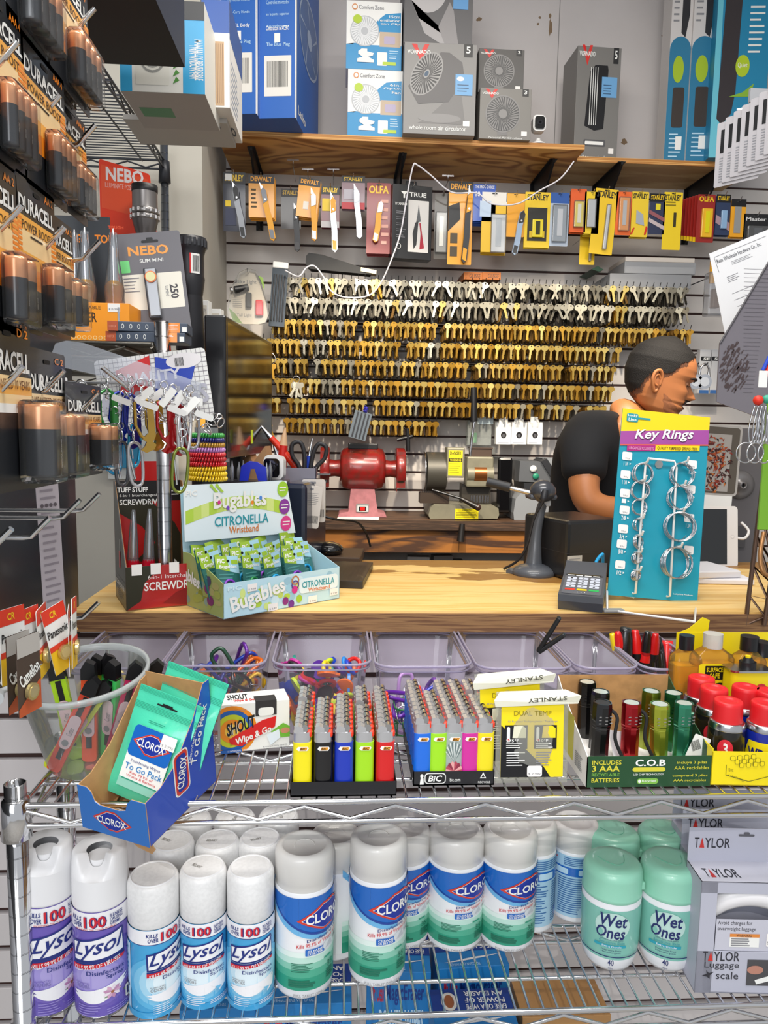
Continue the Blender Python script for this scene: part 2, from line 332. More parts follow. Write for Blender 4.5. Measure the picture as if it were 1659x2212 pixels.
# ---------------------------------------------------------------- plywood wall shelves and their brackets
for nm, lab, a, Y0, zt in (('wall_shelf', 'long plywood wall shelf carrying boxed fans, swirling grain underneath', ((468, 1262), 0), 2.74, None), ('wall_shelf', 'plainer plywood wall shelf at right below the tower fan boxes', ((1248, 1640), 0), 2.85, None)):
    xl = P(a[0][0], 300, Y0).x; xr = P(a[0][1], 330, Y0).x
    z0 = 2.42
    t = thing(nm, lab, 'shelf', (0, Y0, 0))
    b = MB(); b.box(xl, xr, 0, YW + .003 - Y0, z0, z0 + .018, FIR if xl < 0 else wood('plain_ply', 'c9a878', 'b08a5c', (2, 8, 1), 1.4, .6, 1.5)); b.build('board', t)
    b = MB(); b.box(xl, xr, -.003, 0, z0, z0 + .018, FIRE); b.build('edge_band', t)
    for px in ((560, 858, 1155) if xl < 0 else (1290, 1490)):
        q = P(px, 400, 3.1); bb = MB(); m = mat('17171a', .4, .3)
        bb.prism([(0, 0), (0, -.22), (-.012, -.22), (-.29, -.012), (-.29, 0)], q.x - .004, q.x + .004, m, M=Matrix.Translation((0, YW - .012 - Y0, z0)), ax='X')
        bb.box(q.x - .014, q.x + .014, YW - .3 - Y0, YW - .014 - Y0, z0 - .003, z0, m); bb.box(q.x - .014, q.x + .014, YW - .015 - Y0, YW - .0095 - Y0, z0 - .22, z0, m)
        bb.build('bracket', t)
# ---------------------------------------------------------------- wire racks
def wshelf(par, x0, x1, y0, y1, z, m, pitch=.0188, ph=.026, nz=.114, side=True, swap=False):
    s = MB(); s.tube([(x0, y0, z), (x1, y0, z)], .0038, m); s.tube([(x0, y0, z - ph), (x1, y0, z - ph)], .0034, m)
    s.tube([(x0, y1, z), (x1, y1, z)], .0034, m); s.tube([(x0, y1, z - ph), (x1, y1, z - ph)], .0034, m)
    for x in (x0, x1): s.tube([(x, y0, z), (x, y1, z)], .0034, m); s.tube([(x, y0, z - ph), (x, y1, z - ph)], .0034, m)
    o = s.build('shelf', par)
    g = MB()
    for y in (y0, y1):
        pts = []; x = x0; up = True
        while x < x1: pts.append((x, y, z - .006 if up else z - ph + .003)); x += nz / 2; up = not up
        g.tube(pts, .0026, m, 6)
    if side:
        for x in (x0, x1):
            pts = []; y = y0; up = True
            while y < y1: pts.append((x, y, z - .006 if up else z - ph + .003)); y += .04; up = not up
            g.tube(pts, .0024, m, 6)
    g.build('truss', o)
    g = MB(); x = x0 + pitch; yy = y0 + pitch
    while swap and yy < y1: g.tube([(x0, yy, z + .002), (x1, yy, z + .002)], .0017, m, 6); yy += pitch
    while not swap and x < x1: g.tube([(x, y0 + .001, z + .002), (x, y1 - .001, z + .002)], .0017, m, 6); x += pitch
    g.build('deck_wires', o)
    g = MB(); k = max(1, round((y1 - y0) / .13)); 
    if swap:
        for i in range(4): x = x0 + (x1 - x0) * (i + .6) / 4; g.tube([(x, y0, z - .003), (x, y1, z - .003)], .0028, m, 6)
    for i in range(0 if swap else k): y = y0 + (y1 - y0) * (i + .5) / k * (.75 if k == 1 else 1); g.tube([(x0, y, z - .003), (x1, y, z - .003)], .0028, m, 6)
    g.build('cross_brace', o); return o
def post(par, x, y, z0, z1, m=CHROME, r=.0127, open_top=False):
    b = MB(); b.lathe([(r, z0), (r, z1), (r - .0015, z1), (r - .0015, z1 - .03)], m, 24, Matrix.Translation((x, y, 0)))
    z = z0
    while z < z1: b.lathe([(r + .0001, z), (r - .0001, z + .0009), (r + .0001, z + .0018)], DSTEEL, 24, Matrix.Translation((x, y, 0))); z += .0254
    return b.build('post', par)
ZU, ZL = .955, .66
t = thing('wire_rack', 'chrome wire display rack standing in front of the counter', 'wire rack', (0, 0, 0))
px_ = P(30, 1740, .88).x
wshelf(t, px_ + .01, .72, .88, 1.045, ZU, CHROME); wshelf(t, px_ + .01, .72, .88, 1.045, ZL, CHROME)
wshelf(t, px_ + .01, .72, .88, 1.045, .34, CHROME)
post(t, px_, .885, 0, P(28, 1692, .885).z); post(t, px_, 1.045, 0, ZU + .02); post(t, .725, .885, 0, ZU + .02)
for zz in (ZU, ZL):
    g = MB(); g.lathe([(.0128, -.045), (.018, -.043), (.0165, .006), (.0128, .008)], CHROME, 24, Matrix.Translation((px_, .885, zz))); g.build('collar', t)
DG = mat('55585e', .35, .8)
t = thing('wire_rack', 'tall dark wire rack against the left wall holding fan boxes overhead', 'wire rack', (0, 0, 0))
wshelf(t, -1.25, -.565, 1.3, 2.5, 2.25, DG, pitch=.021, swap=True)
post(t, -.565, 2.5, 1.0, 2.33, mat('8b8f96', .3, .9)); post(t, -.565, 1.3, 1.9, 2.33, DG)
b = MB(); b.lathe([(.0128, -.055), (.019, -.053), (.0165, .012), (.0128, .014)], mat('3b3d42', .4, .5), 20, Matrix.Translation((-.565, 2.5, 2.235))); b.build('collar', t)
t = thing('wire_rack', 'wire rack on the counter holding boxed flashlights and drivers', 'wire rack', (0, 0, 0))
wshelf(t, -.95, -.335, 1.36, 2.3, 1.56, mat('6b675f', .3, .9), pitch=.021, swap=True)
post(t, -.318, 1.365, 1.09, 1.60, STEEL); post(t, -.335, 2.3, 1.09, 1.6, DG)
# ---------------------------------------------------------------- cans and canisters on the lower rack shelf
def canpos(x0, x1, yb, z):
    q = PZ((x0 + x1) / 2, yb, z); R = (x1 - x0) / 2 * (q - CAM).dot(fw) / FP
    for _ in range(3): R = (x1 - x0) / 2 * (V((q.x, q.y + R, z)) - CAM).dot(fw) / FP
    return V((q.x * (q.y + R) / q.y, q.y + R, z)), R
def camang(q): return math.degrees(math.atan2(-q.x, q.y))
def swirl(f, m, a, b, c, d, w, l=2, n=14, k=1.6):   # curved band across a label
    top = []; bot = []
    for i in range(n + 1):
        t = i / n; u = a + (c - a) * t; v = b + (d - b) * t ** k
        top.append((u, v + w * math.sin(math.pi * t) + .002)); bot.append((u, v))
    for i in range(n): f.poly([bot[i], bot[i + 1], top[i + 1], top[i]], m, l)
NAVY = mat('1e2f7d', .35); PUR = mat('6a57b5', .28, coat=.6); PURL = mat('9c8fd6', .3); LBL = mat('3ea3d9', .28, coat=.6); LB2 = mat('bfe0f3', .3); LB3 = mat('79c3e8', .3)
LW = mat('f4f4f8', .3, coat=.4); LRED = mat('cf2233', .35)
def spray_can(kind, R, h, hc, a0):
    """body, spray cap (tall can: notched cap with a button), wrap-round print"""
    b = MB(); m = PUR if kind == 'tall' else LBL; hb = h - hc
    b.lathe([(R * .2, .0015), (R * .86, .0), (R * .97, .002), (R, .005), (R, hb - .002)], STEEL, 36)
    b.lathe([(R + .0002, .006), (R + .0002, hb - .0015)], m, 40)
    f = CFace(b, R + .0003, 0, hb, 290, a0)
    f.rect(0, .83, 1, .985, LW, 1); f.rect(0, .822, 1, .83, NAVY, 1)
    if kind == 'tall':
        for i, c in enumerate(('7a68bf', '8778c8', '9486d0', 'a094d6', 'aea3dd')): f.ell(.5, .40, .30 - i * .045, .26 - i * .04, mat(c, .3), 1)
    else:
        for i, c in enumerate(('5cb3e0', '7ec4e8', 'a5d6ef', 'c8e6f5', 'e2f2fa')): f.ell(.5, .40, .36 - i * .055, .33 - i * .045, mat(c, .3), 1)
        f.rect(0, 0, 1, .07, LBL, 2); f.rect(0, .07, .16, .8, LB2, 2); f.lines(.02, .35, .14, .75, 9, LBL, 3); f.lines(.02, .1, .14, .3, 6, GREYTX, 3); f.rect(.02, .3, .14, .33, NAVY, 3)
    f.text('KILLS', .315, .91, .40, .95, NAVY, 3, .03, shear=.1); f.text('OVER', .325, .855, .405, .9, NAVY, 3, .03, shear=.1)
    f.text('100', .425, .85, .575, .955, NAVY, 3, .06); f.text('100', .42, .855, .568, .955, LRED, 4, .03)
    f.text('ILLNESS', .595, .925, .69, .955, NAVY, 3); f.text('CAUSING', .595, .89, .69, .92, NAVY, 3); f.text('GERMS', .595, .855, .67, .885, NAVY, 3)
    f.poly([(.31, .72), (.69, .80), (.70, .57), (.315, .53)], NAVY, 2); f.poly([(.325, .705), (.68, .785), (.69, .59), (.33, .55)], LW, 3)
    f.text('Lysol', .345, .575, .665, .755, NAVY, 5, .018, shear=.38, up=.12)
    f.poly([(.315, .53), (.70, .57), (.70, .548), (.315, .505)], NAVY, 4); f.poly([(.315, .512), (.70, .552), (.685, .522), (.315, .468)], LRED, 5)
    f.text('KILLS 99.9% OF VIRUSES', .335, .488, .66, .533, LW, 6, .01, up=.16)
    f.text('Disinfectant', .43, .425, .69, .465, NAVY, 5, .012); f.text('Spray', .56, .375, .69, .418, NAVY, 5, .012)
    if kind == 'tall': f.text('INCLUDING THE COVID-19 VIRUS*', .35, .832, .64, .848, LRED, 4, .005)
    f.text('ELIMINATES', .34, .345, .45, .36, PUR if kind == 'tall' else GREYTX, 5, 0); f.text('ODORS', .34, .305, .45, .34, mat('7d74b8', .4) if kind == 'tall' else GREYTX, 5, .005)
    for k in (0, .03): swirl(f, LW, .31, .27 - k, .72, .36 - k, -.10, 4)
    if kind == 'tall':
        for i in range(9):
            a = i * .7; cx, cy = .60 + .035 * math.cos(a), .25 + .03 * math.sin(a)
            f.poly([(.60, .25), (cx + .018 * math.cos(a + .9), cy + .018 * math.sin(a + .9)), (cx + .03 * math.cos(a), cy + .035 * math.sin(a)), (cx + .018 * math.cos(a - .9), cy + .018 * math.sin(a - .9))], mat(('d9a8c6', 'c48fb4', 'efe0ea')[i % 3], .4), 5)
        f.ell(.60, .25, .012, .012, mat('a86a4a', .5), 6)
        for q in ((.50, .25), (.53, .21), (.68, .2)): f.poly([(q[0], q[1]), (q[0] + .03, q[1] + .03), (q[0] + .05, q[1] - .005)], mat('5c7f4e', .5), 4)
        f.rr(.70, .12, .78, .235, .002, W_, 5); f.rect(.71, .14, .77, .21, NAVY, 6)
    else:
        f.poly([(.56, .27), (.60, .30), (.66, .28), (.71, .33), (.70, .22), (.64, .17), (.62, .22)], LW, 5); f.poly([(.60, .24), (.66, .22), (.63, .185)], LB3, 6)
    f.lines(.36, .05, .52, .16, 5, LW if kind != 'tall' else PURL, 5, .3); f.lines(.56, .05, .78, .11, 3, LW if kind != 'tall' else PURL, 5, .3)
    c = MB(); PL = mat('ececee', .35)
    if kind == 'tall':
        pr = [(R - .001, hb - .003), (R, hb), (R, hb + .001), (R - .0006, h - .03)]; c.lathe(pr, PL, 40)
        n = 40; vs = []; fs = []
        for i in range(n):   # crown with a finger notch to the front
            a = 2 * math.pi * i / n; d = min(abs((math.degrees(a) - (270 + a0 * .3) + 180) % 360 - 180), 180); cut = .026 * max(0, 1 - (d / 42) ** 4) if d < 42 else 0
            for rr_, zz in ((R - .0006, h - .03), (R - .002, h - cut - .004), (R - .006, h - cut), (R * .45, h - .004 - cut * .6)): vs.append((rr_ * math.cos(a), rr_ * math.sin(a), max(zz, h - .03)))
        for i in range(n):
            for j in range(3): a_, b_ = i * 4 + j, ((i + 1) % n) * 4 + j; fs.append((a_, b_, b_ + 1, a_ + 1))
        c.add(vs, fs, PL, True); c.cyl(R * .42, h - .03, h - .012, PL, 18)
    else:
        c.lathe([(R - .001, hb - .002), (R, hb), (R, h - .008), (R - .0015, h - .003), (R - .004, h - .001), (R - .007, h - .0005), (R * .5, h), (.0001, h)], mat('ececec', .4, noise=.07, nscale=230), 40)
        c.lathe([(R - .004, h - .001), (R - .0045, h + .0012), (R - .006, h - .0005)], PL, 40)
    return b, c
def place_can(kind, x0, x1, yt, yb, hc, label, da=8, yab=None, group=None):
    q, R = canpos(x0, x1, yb, ZL + .0035); h = P((x0 + x1) / 2, yt, q.y + R * .8).z - q.z
    t = thing('spray_can', label, 'spray can', q, group=group)
    b, c = spray_can(kind, R, h, h * hc, camang(q) + da); b.build('can_body', t); c.build('cap', t); return t, q, R, h
place_can('tall', 58, 168, 1790, 2204, .31, 'tall purple disinfectant spray can beside the chrome rack post', 14)
place_can('tall', 168, 283, 1800, 2206, .31, 'tall purple disinfectant spray can with flower, right of its twin', -12)
place_can('short', 284, 390, 1862, 2200, .31, 'light blue spray can with smudged white cap, leftmost of the blue front row', 36)
tc, qc, Rc, hc_ = place_can('short', 393, 491, 1848, 2180, .33, 'light blue spray can with date code stamped on its cap', -4)
b = MB(); f = Face(b, (-Rc * .6, -Rc * .5, hc_ + .0003), (1, .1, 0), (0, 1, 0), Rc, Rc * .8); f.text('BELARY', .1, .5, .6, .7, mat('6f6a60', .6), 1, 0, rot=-35); b.build('date_code', tc)
place_can('short', 493, 592, 1848, 2182, .33, 'light blue spray can beside the first blue wipes canister', 0)
zt = ZL + hc_ + .003
for i, (x, y, lb) in enumerate(((372, 1822, 'white capped spray can, left end of the second row'), (470, 1808, 'white capped spray can, middle of the second row'), (562, 1812, 'dusty white capped spray can, right end of the second row'),
        (412, 1782, 'white capped spray can at left in the third row'), (508, 1765, 'white capped spray can in the middle of the third row'), (602, 1770, 'dusty white capped spray can at right in the third row'))):
    q = PZ(x, y, zt); Yc = qc.y + .0635 * (1 if i < 3 else 2) + (.004 if i % 3 == 2 else 0); dup(tc, (q.x * Yc / q.y, Yc, ZL + .0035), (0, 0, 25 * i), lb, 'spray cans behind the front row')
# wipes canisters
CB = mat('1567c1', .3, coat=.5); CB2 = mat('0d3f9a', .3, coat=.5); CG = mat('2f9a7d', .35); CG2 = mat('63b79c', .35); CG3 = mat('b2dccf', .35); LID = mat('dcdad6', .35, coat=.3); CLR_RED = mat('d63a2a', .35)
def brand_diamond(f, cx, cy, w, h, l=3, txt='CLOROX', up=0):
    for k, m, d in ((1, CLR_RED, 0), (.86, W_, 1), (.83, mat('16319c', .35), 2)):
        f.poly([(cx - w * k / 2, cy - up * w * k / 2), (cx - w * .1, cy - h * k / 2 - up * w * .1), (cx + w * .1, cy - h * k / 2 + up * w * .1), (cx + w * k / 2, cy + up * w * k / 2), (cx + w * .1, cy + h * k / 2 + up * w * .1), (cx - w * .1, cy + h * k / 2 - up * w * .1)], m, l + d)
    f.text(txt, cx - w * .37, cy - h * .18, cx + w * .37, cy + h * .18, W_, l + 4, .035, up=up * f.w / f.h if not f.R else up * .4)
def wipes(R, h, hl, a0, back=False):
    b = MB(); hb = h - hl
    b.lathe([(R * .3, .001), (R * .88, 0), (R * .97, .003), (R, .007), (R, hb - .002), (R * .97, hb)], WG, 40)
    b.lathe([(R + .0002, .1 * hb), (R + .0002, hb * .96)], mat('f1f3f5', .35, coat=.4), 40)
    f = CFace(b, R + .0003, 0, hb, 270, a0)
    if back:
        f.rect(0, .1, 1, .96, mat('a9cfe6', .4), 1); f.ell(.25, .9, .08, .035, CLR_RED, 2); f.text('CLOROX', .2, .885, .3, .915, W_, 3)
        f.rect(.02, .68, .98, .8, CB, 2)
        for i in range(4): f.rr(.05 + i * .24, .70, .2 + i * .24, .78, .002, LB2, 3)
        for a in (.03, .35, .67): f.lines(a, .14, a + .28, .66, 17, mat('3a6fa8', .5), 2, .45)
        f.lines(.4, .82, .95, .94, 5, mat('3a6fa8', .5), 2); f.rr(.72, .2, .82, .32, .002, CB2, 3)
        return b
    for i, (c, v0, v1) in enumerate((('2f9a7d', .1, .22), ('4dab8e', .22, .29), ('86c7b1', .29, .35), ('bfe3d7', .35, .41), ('e2f2ec', .41, .46))): f.rect(0, v0, 1, v1, mat(c, .35), 1)
    n = 24
    for i in range(n):
        u0_, u1_ = i / n, (i + 1) / n; g = lambda u: .60 + 1.25 * (u - .60) ** 2
        f.poly([(u0_, min(.96, g(u0_))), (u1_, min(.96, g(u1_))), (u1_, .961), (u0_, .961)], CB, 2)
        if u0_ < .55: f.poly([(u0_, g(u0_) - .08 * (1 - u0_)), (u1_, g(u1_) - .08 * (1 - u1_)), (u1_, g(u1_)), (u0_, g(u0_))], mat('6fb5e3', .35), 2)
        f.poly([(u0_, min(.96, g(u0_) + .0)), (u1_, min(.96, g(u1_) + .0)), (u1_, min(.961, g(u1_) + .022)), (u0_, min(.961, g(u0_) + .022))], CB2, 3)
    brand_diamond(f, .60, .77, .48, .25, 4, up=.08)
    f.text('Disinfecting Wipes', .43, .565, .76, .60, NAVY, 5, .012, up=.1); f.text('Kills 99.9% of Viruses & Bacteria', .36, .525, .78, .56, LRED, 5, .012, up=.1)
    f.rr(.42, .43, .56, .49, .001, CB, 5); f.text('CLEANS', .435, .462, .545, .482, W_, 6); f.text('5X BETTER', .435, .436, .545, .458, W_, 6)
    f.ell(.60, .475, .05, .045, mat('d8dde2', .5), 5); f.poly([(.57, .45), (.62, .52), (.64, .46)], mat('c0c6cc', .5), 6); f.text('Fresh', .645, .49, .72, .52, GREYTX, 6, 0)
    f.rr(.56, .355, .63, .37, .0006, CG, 5); GT = mat('1d6f58', .5)
    f.lines(.32, .27, .48, .36, 6, GT, 3, .4); f.lines(.30, .13, .52, .2, 3, GT, 3, .8); f.text('35', .59, .26, .645, .315, GT, 5, .01); f.lines(.585, .15, .68, .24, 4, GT, 3, .6)
    f.text('PULL TABLET OPEN HERE', .34, .045, .62, .07, GREYTX, 5, 0)
    return b
def lid(R, h, hl):
    c = MB(); hb = h - hl
    c.lathe([(R * .96, hb - .004), (R * .985, hb + .001), (R * .985, hb + hl * .18), (R, hb + hl * .2), (R, h - .012), (R * .98, h - .006), (R * .92, h - .002), (R * .8, h), (R * .72, h - .001), (R * .70, h - .003), (.0001, h - .003)], LID, 40)
    c.tube([(R * .35 * math.cos(a), R * .35 * math.sin(a), h - .0028) for a in [i * .5 for i in range(8)]], .0006, LID, 5); return c
def place_wipes(x0, x1, yt, yb, label, da, group=None, back=False, src=None):
    q, R = canpos(x0, x1, yb, ZL + .0035); h = P((x0 + x1) / 2, yt, q.y + R * .5).z - q.z
    if src: return dup(src[0], q, (0, 0, camang(q) + da - src[4]), label, group), q, R, h, 0
    t = thing('wipes_canister', label, 'canister', q, group=group)
    wipes(R, h, h * .24, camang(q) + da, back).build('canister_body', t); lid(R, h, h * .24).build('lid', t); return t, q, R, h, camang(q) + da
g_ = 'blue and green wipes canisters'
A = place_wipes(594, 718, 1803, 2163, 'blue wipes canister nearest the blue spray cans, front row', 24, g_)
place_wipes(752, 873, 1784, 2138, 'blue wipes canister standing alone in the middle of the shelf front', 20, g_)
place_wipes(815, 924, 1770, 2055, 'blue wipes canister half hidden behind the middle one', 18, g_)
place_wipes(920, 1038, 1772, 2062, 'blue wipes canister fourth from left, back of shelf', 22, g_)
C_ = place_wipes(1034, 1150, 1772, 2062, 'blue wipes canister next to the turned canisters', 22, g_)
place_wipes(668, 778, 1782, 2080, 'blue wipes canister behind the first two, name turned away', 150, g_)
place_wipes(1098, 1192, 1758, 2020, 'wipes canister turned to show its small print, left one', 8, g_, True)
place_wipes(1184, 1282, 1758, 1998, 'wipes canister turned to show its small print, beside the mint ones', 4, g_, True)
MINT = mat('8fcdb4', .35, coat=.3); MINTB = mat('82c3b4', .35, coat=.5); WN = mat('1c2a66', .35)
def place_mint(x0, x1, yt, yb, label, da, front=True):
    q, R = canpos(x0, x1, yb, ZL + .0035); h = P((x0 + x1) / 2, yt, q.y + R * .5).z - q.z; hb = h * .72
    t = thing('wipes_canister', label, 'canister', q, group='mint green wipes canisters'); b = MB()
    b.lathe([(R * .3, .001), (R * .62, 0), (R * .78, .003), (R * .88, .01), (R * .95, .022), (R * .97, .04), (R, hb - .004), (R * .97, hb)], WG, 40)
    b.lathe([(R * .945 + .0004, .024), (R * .97 + .0004, .04), (R + .0004, hb - .01)], MINTB, 40)
    f = CFace(b, R * .957 + .0012, .03, hb - .04, 150, camang(q) + da, tap=R * .045)
    f.ell(.5, .66, .22, .30, mat('bfe0d8', .4), 1); f.rect(0, -.02, 1, 0.0, WN, 2)
    if front:
        f.text('Wet', .33, .66, .68, .93, WN, 3, .03, shear=.15, up=-.05); f.text('Ones', .30, .40, .66, .66, WN, 3, .03, shear=.15, up=-.03); f.ell(.355, .52, .03, .07, MINTB, 5)
        f.text('HAND AND FACE WIPES', .36, .36, .64, .385, WN, 3, 0); f.text('Sensitive Skin', .34, .285, .66, .34, mat('3a9aa8', .4), 3, .01)
        f.rect(.28, .2, .68, .262, mat('2aa0b4', .4), 3); f.text('Extra Gentle', .38, .21, .62, .252, LW, 4, .005)
        f.text('Fragrance Free', .37, .12, .62, .16, WN, 3, 0); f.text('Hypoallergenic', .37, .07, .62, .11, WN, 3, 0)
    b.build('canister_body', t)
    if front: g = MB(); f = CFace(g, R * .93, .006, .02, 120, camang(q) + da, tap=R * .02); f.text('40', .45, .45, .55, .9, WN, 2, .01); f.text('wipes', .46, .15, .54, .35, WN, 2, 0); g.build('count_print', t)
    c = MB(); c.lathe([(R * .98, hb - .002), (R * 1.01, hb), (R * 1.0, hb + .004), (R * .985, hb + .005), (R * 1.0, h - .014), (R * .96, h - .006), (R * .85, h - .001), (R * .6, h), (.0001, h - .001)], MINT, 40)
    c.tube(curve([(-R * .5, R * .2, h), (-R * .3, -.1 * R, h), (0, -R * .35, h), (R * .3, -R * .2, h), (R * .45, .25 * R, h)], 5), .0006, mat('6fb69b', .4), 5)
    c.cbox((R * .9, -R * .3, hb + .012), (.008, .014, .012), MINT, bev=.002); c.build('lid', t)
place_mint(1249, 1372, 1838, 2112, 'mint green wipes canister at front, left of the pair', 6)
place_mint(1371, 1494, 1838, 2114, 'mint green wipes canister at front, beside the luggage scale boxes', 2)
place_mint(1260, 1368, 1778, 2022, 'mint green wipes canister behind the left one of the pair', 60, False)
place_mint(1366, 1477, 1776, 2020, 'mint green wipes canister behind the right one of the pair', 60, False)
# luggage scale boxes
GB = mat('b9bac8', .55)
def scale_box(label, x0, x1, yt, yh, yb, Y, full):
    loc, w, h = fit(x0, yt, x1, yb, Y); hh = P((x0 + x1) / 2, yh, Y).z - loc.z
    t = thing('scale_box', label, 'box', (loc.x, Y, ZL + .004), (0, 0, -4)); dd = .05
    b = MB()
    if full:   # open windowed carton: floor, back, right wall, low front and left post
        b.box(-w / 2, w / 2, 0, dd, 0, .002, GB); b.box(-w / 2, w / 2, dd - .001, dd, 0, h, GB); b.box(-w / 2, -w / 2 + .001, 0, dd, 0, hh, GB); b.box(w / 2 - .001, w / 2, 0, dd, 0, hh, GB)
        b.box(-w / 2, w / 2, 0, .001, 0, hh * .38, GB); b.box(-w / 2, -w / 2 + .022, 0, .001, 0, hh, GB); b.box(-w / 2, w / 2, 0, dd, hh - .001, hh, mat('d4d4e0', .5)); b.box(-w / 2, w / 2, 0, .001, hh * .9, hh, GB)
    else: b.box(-w / 2, w / 2, 0, dd, 0, hh, GB); b.box(-w / 2, w / 2, dd - .001, dd, 0, h, GB)
    TR_ = mat('c8312c', .4); TX = mat('2c2c34', .5)
    f = Face(b, (-w / 2, dd - .001, 0), (1, 0, 0), (0, 0, 1), w, h)
    def taylor(f, a, b_, c, d):
        f.text('T', a, b_, a + (c - a) * .13, d, TX, 2, .01); f.poly([(a + (c - a) * .14, b_), (a + (c - a) * .28, b_), (a + (c - a) * .21, d)], TR_, 2); f.text('YLOR', a + (c - a) * .29, b_, c, d, TX, 2, .01)
    taylor(f, .06, .86, .42, .93); f.rr(.5, .945, .66, .96, .002, mat('5b5b62', .6), 2); f.rr(.55, .95, .61, .975, .002, mat('5b5b62', .6), 2)
    if full:
        g = Face(b, (-w / 2, 0, 0), (1, 0, 0), (0, 0, 1), w, h); taylor(g, .06, .225, .42, .29); g.text('Luggage', .08, .165, .42, .22, TX, 2, 0); g.text('scale', .20, .10, .42, .15, TX, 2, 0)
        g.poly([(.06, .12), (.11, .135), (.10, .16), (.13, .14), (.18, .15), (.14, .125), (.14, .1), (.11, .115)], TX, 2); g.rect(.5, .06, .95, .24, mat('4b4a4d', .5), 2); g.poly([(.58, .1), (.9, .17), (.9, .13), (.6, .07)], W_, 3); g.ell(.58, .17, .08, .03, mat('b98270', .5), 3)
        k = Face(b, (-w / 2, 0, hh), (1, 0, 0), (0, 1, 0), w, dd); taylor(k, .08, .2, .42, .6)
    b.build('carton', t)
    if full:
        s = MB(); s.tube(curve([(-w * .38, .02, hh * .62), (-w * .2, .016, hh * .8), (w * .1, .014, hh * .84), (w * .45, .016, hh * .74)], 6), [.006, .009, .01, .012, .013, .014, .015, .015, .015, .015, .015, .015, .015, .015, .015, .015, .015, .014, .012][:19], mat('e6e4e6', .35), 12)
        s.cbox((-w * .4, .02, hh * .6), (.014, .016, .022), STEEL); s.build('luggage_scale', t)
        g = MB(); f = Face(g, (-w / 2 + .024, .002, hh * .38), (1, 0, 0), (0, 0, 1), w - .03, hh * .3); f.rect(0, 0, 1, .95, mat('c6c6d2', .5), 1); f.text('Avoid charges for', .02, .75, .45, .9, TX, 2, 0); f.text('overweight luggage', .02, .58, .5, .72, TX, 2, 0)
        f.rect(.18, .12, .55, .5, W_, 2); f.rect(.18, .42, .55, .52, mat('e08a3c', .5), 3); f.text('WARNING', .26, .43, .45, .51, TX, 4, 0); f.lines(.2, .14, .5, .4, 4, GREYTX, 3); f.rr(.64, .15, .85, .55, .002, STICK, 2); f.text('$ 28.99¢', .65, .2, .84, .32, GREYTX, 3, 0); g.build('inner_card', t)
scale_box('grey luggage scale box with window, lowest and nearest at right', 1516, 1730, 1805, 1880, 2120, .895, True)
scale_box('grey luggage scale box behind the nearest one, tab visible', 1500, 1710, 1770, 1850, 2060, .955, False)
scale_box('grey luggage scale box at the very back of the stack', 1478, 1690, 1730, 1800, 2010, 1.01, False)
# boxes on the bottom shelf, seen through the wires
z3 = .345
def low_box(label, x0, x1, y0, y1, Y, hgt, rz, style):
    a = PZ((x0 + x1) / 2, (y0 + y1) / 2, z3 + hgt); w_ = P(x1, y0, a.y).x - P(x0, y0, a.y).x
    b, f, l, r, tp = facebox(w_, .09, hgt, mat('1f7fc4' if style != 'card' else 'b98a55', .45)); DB = mat('123a8c', .4)
    if style != 'card':
        tp.rect(0, .45, 1, 1, DB, 1); tp.ell(.22, .7, .1, .22, mat('e8e4da', .5), 2); tp.ell(.22, .7, .06, .16, mat('9a5a34', .5), 3)
        for i, s_ in enumerate(('EASE OF A WIPE', 'POWER OF', 'AN ERASER')): tp.text(s_, .42, .5 + i * .16, .92, .62 + i * .16, W_, 2, .03, rot=180)
        swirl(tp, W_, .1, .15, .9, .32, .05, 2); tp.text('TO CLEAN EVERYWHERE', .15, .05, .6, .12, LB2, 3, 0, rot=180)
        f.text('MagicEraser', .3, .55, .9, .85, DB, 2, .03); f.text('POWER WIPES', .2, .15, .9, .5, LB2, 2, .04); f.text('Mr. Clean', .08, .6, .27, .85, LRED, 2, .02)
    solo(b, 'wipes_box' if style != 'card' else 'carton', label, 'box', (a.x, a.y - .045, z3), (0, 0, rz))
low_box('blue eraser wipes box seen below the wires behind the middle canister', 790, 925, 1960, 2160, .93, .14, -3, 'e')
low_box('blue eraser wipes box with potato picture under the right canisters', 940, 1090, 1990, 2110, 1.0, .14, 3, 'e')
low_box('blue eraser wipes box standing nearest on the bottom shelf', 935, 1110, 2150, 2212, .9, .13, 0, 'e')
low_box('blue wipes box under the first canisters on the bottom shelf', 560, 760, 2050, 2200, .95, .13, 0, 'e')
low_box('dark blue cleaner box below the spray cans', 400, 560, 2080, 2190, .9, .12, 2, 'e')
low_box('brown carton on the bottom shelf below the mint canisters', 1115, 1300, 2100, 2200, .93, .12, 0, 'card')
# ---------------------------------------------------------------- things on the top shelf of the chrome rack
ZT = ZU + .004
# clear tub of box cutters
q = PZ(190, 1668, ZT); R0 = .064
t = thing('plastic_tub', 'round clear plastic tub full of coloured box cutters', 'tub', (q.x, q.y + .03, ZT + .008), (9, -3, 0))
b = MB(); TUB = mat('e6eaea', .2, clear=.88, tint='eef1f1')
b.lathe([(.001, .001), (R0 * .86, .001), (R0 * .93, .006), (R0 * .97, .02), (.080, .122)], TUB, 40); b.build('tub_body', t)
b = MB(); b.lathe([(.080, .120), (.085, .121), (.085, .129), (.081, .129), (.0805, .122)], mat('e9eeee', .2, clear=.6, tint='eef1f1'), 40); b.build('rim', t)
b = MB(); b.tube(curve([(-.079, -.01, .12), (-.092, -.03, .122), (-.088, -.045, .126)], 5), .004, mat('d9dddd', .3), 8); b.cyl(.009, 0, .016, mat('c9cdcf', .3), 16, TR(-.088, -.052, .128, 80, 0, 20)); b.build('handle_lug', t)
tub = (q.x, q.y + .028)
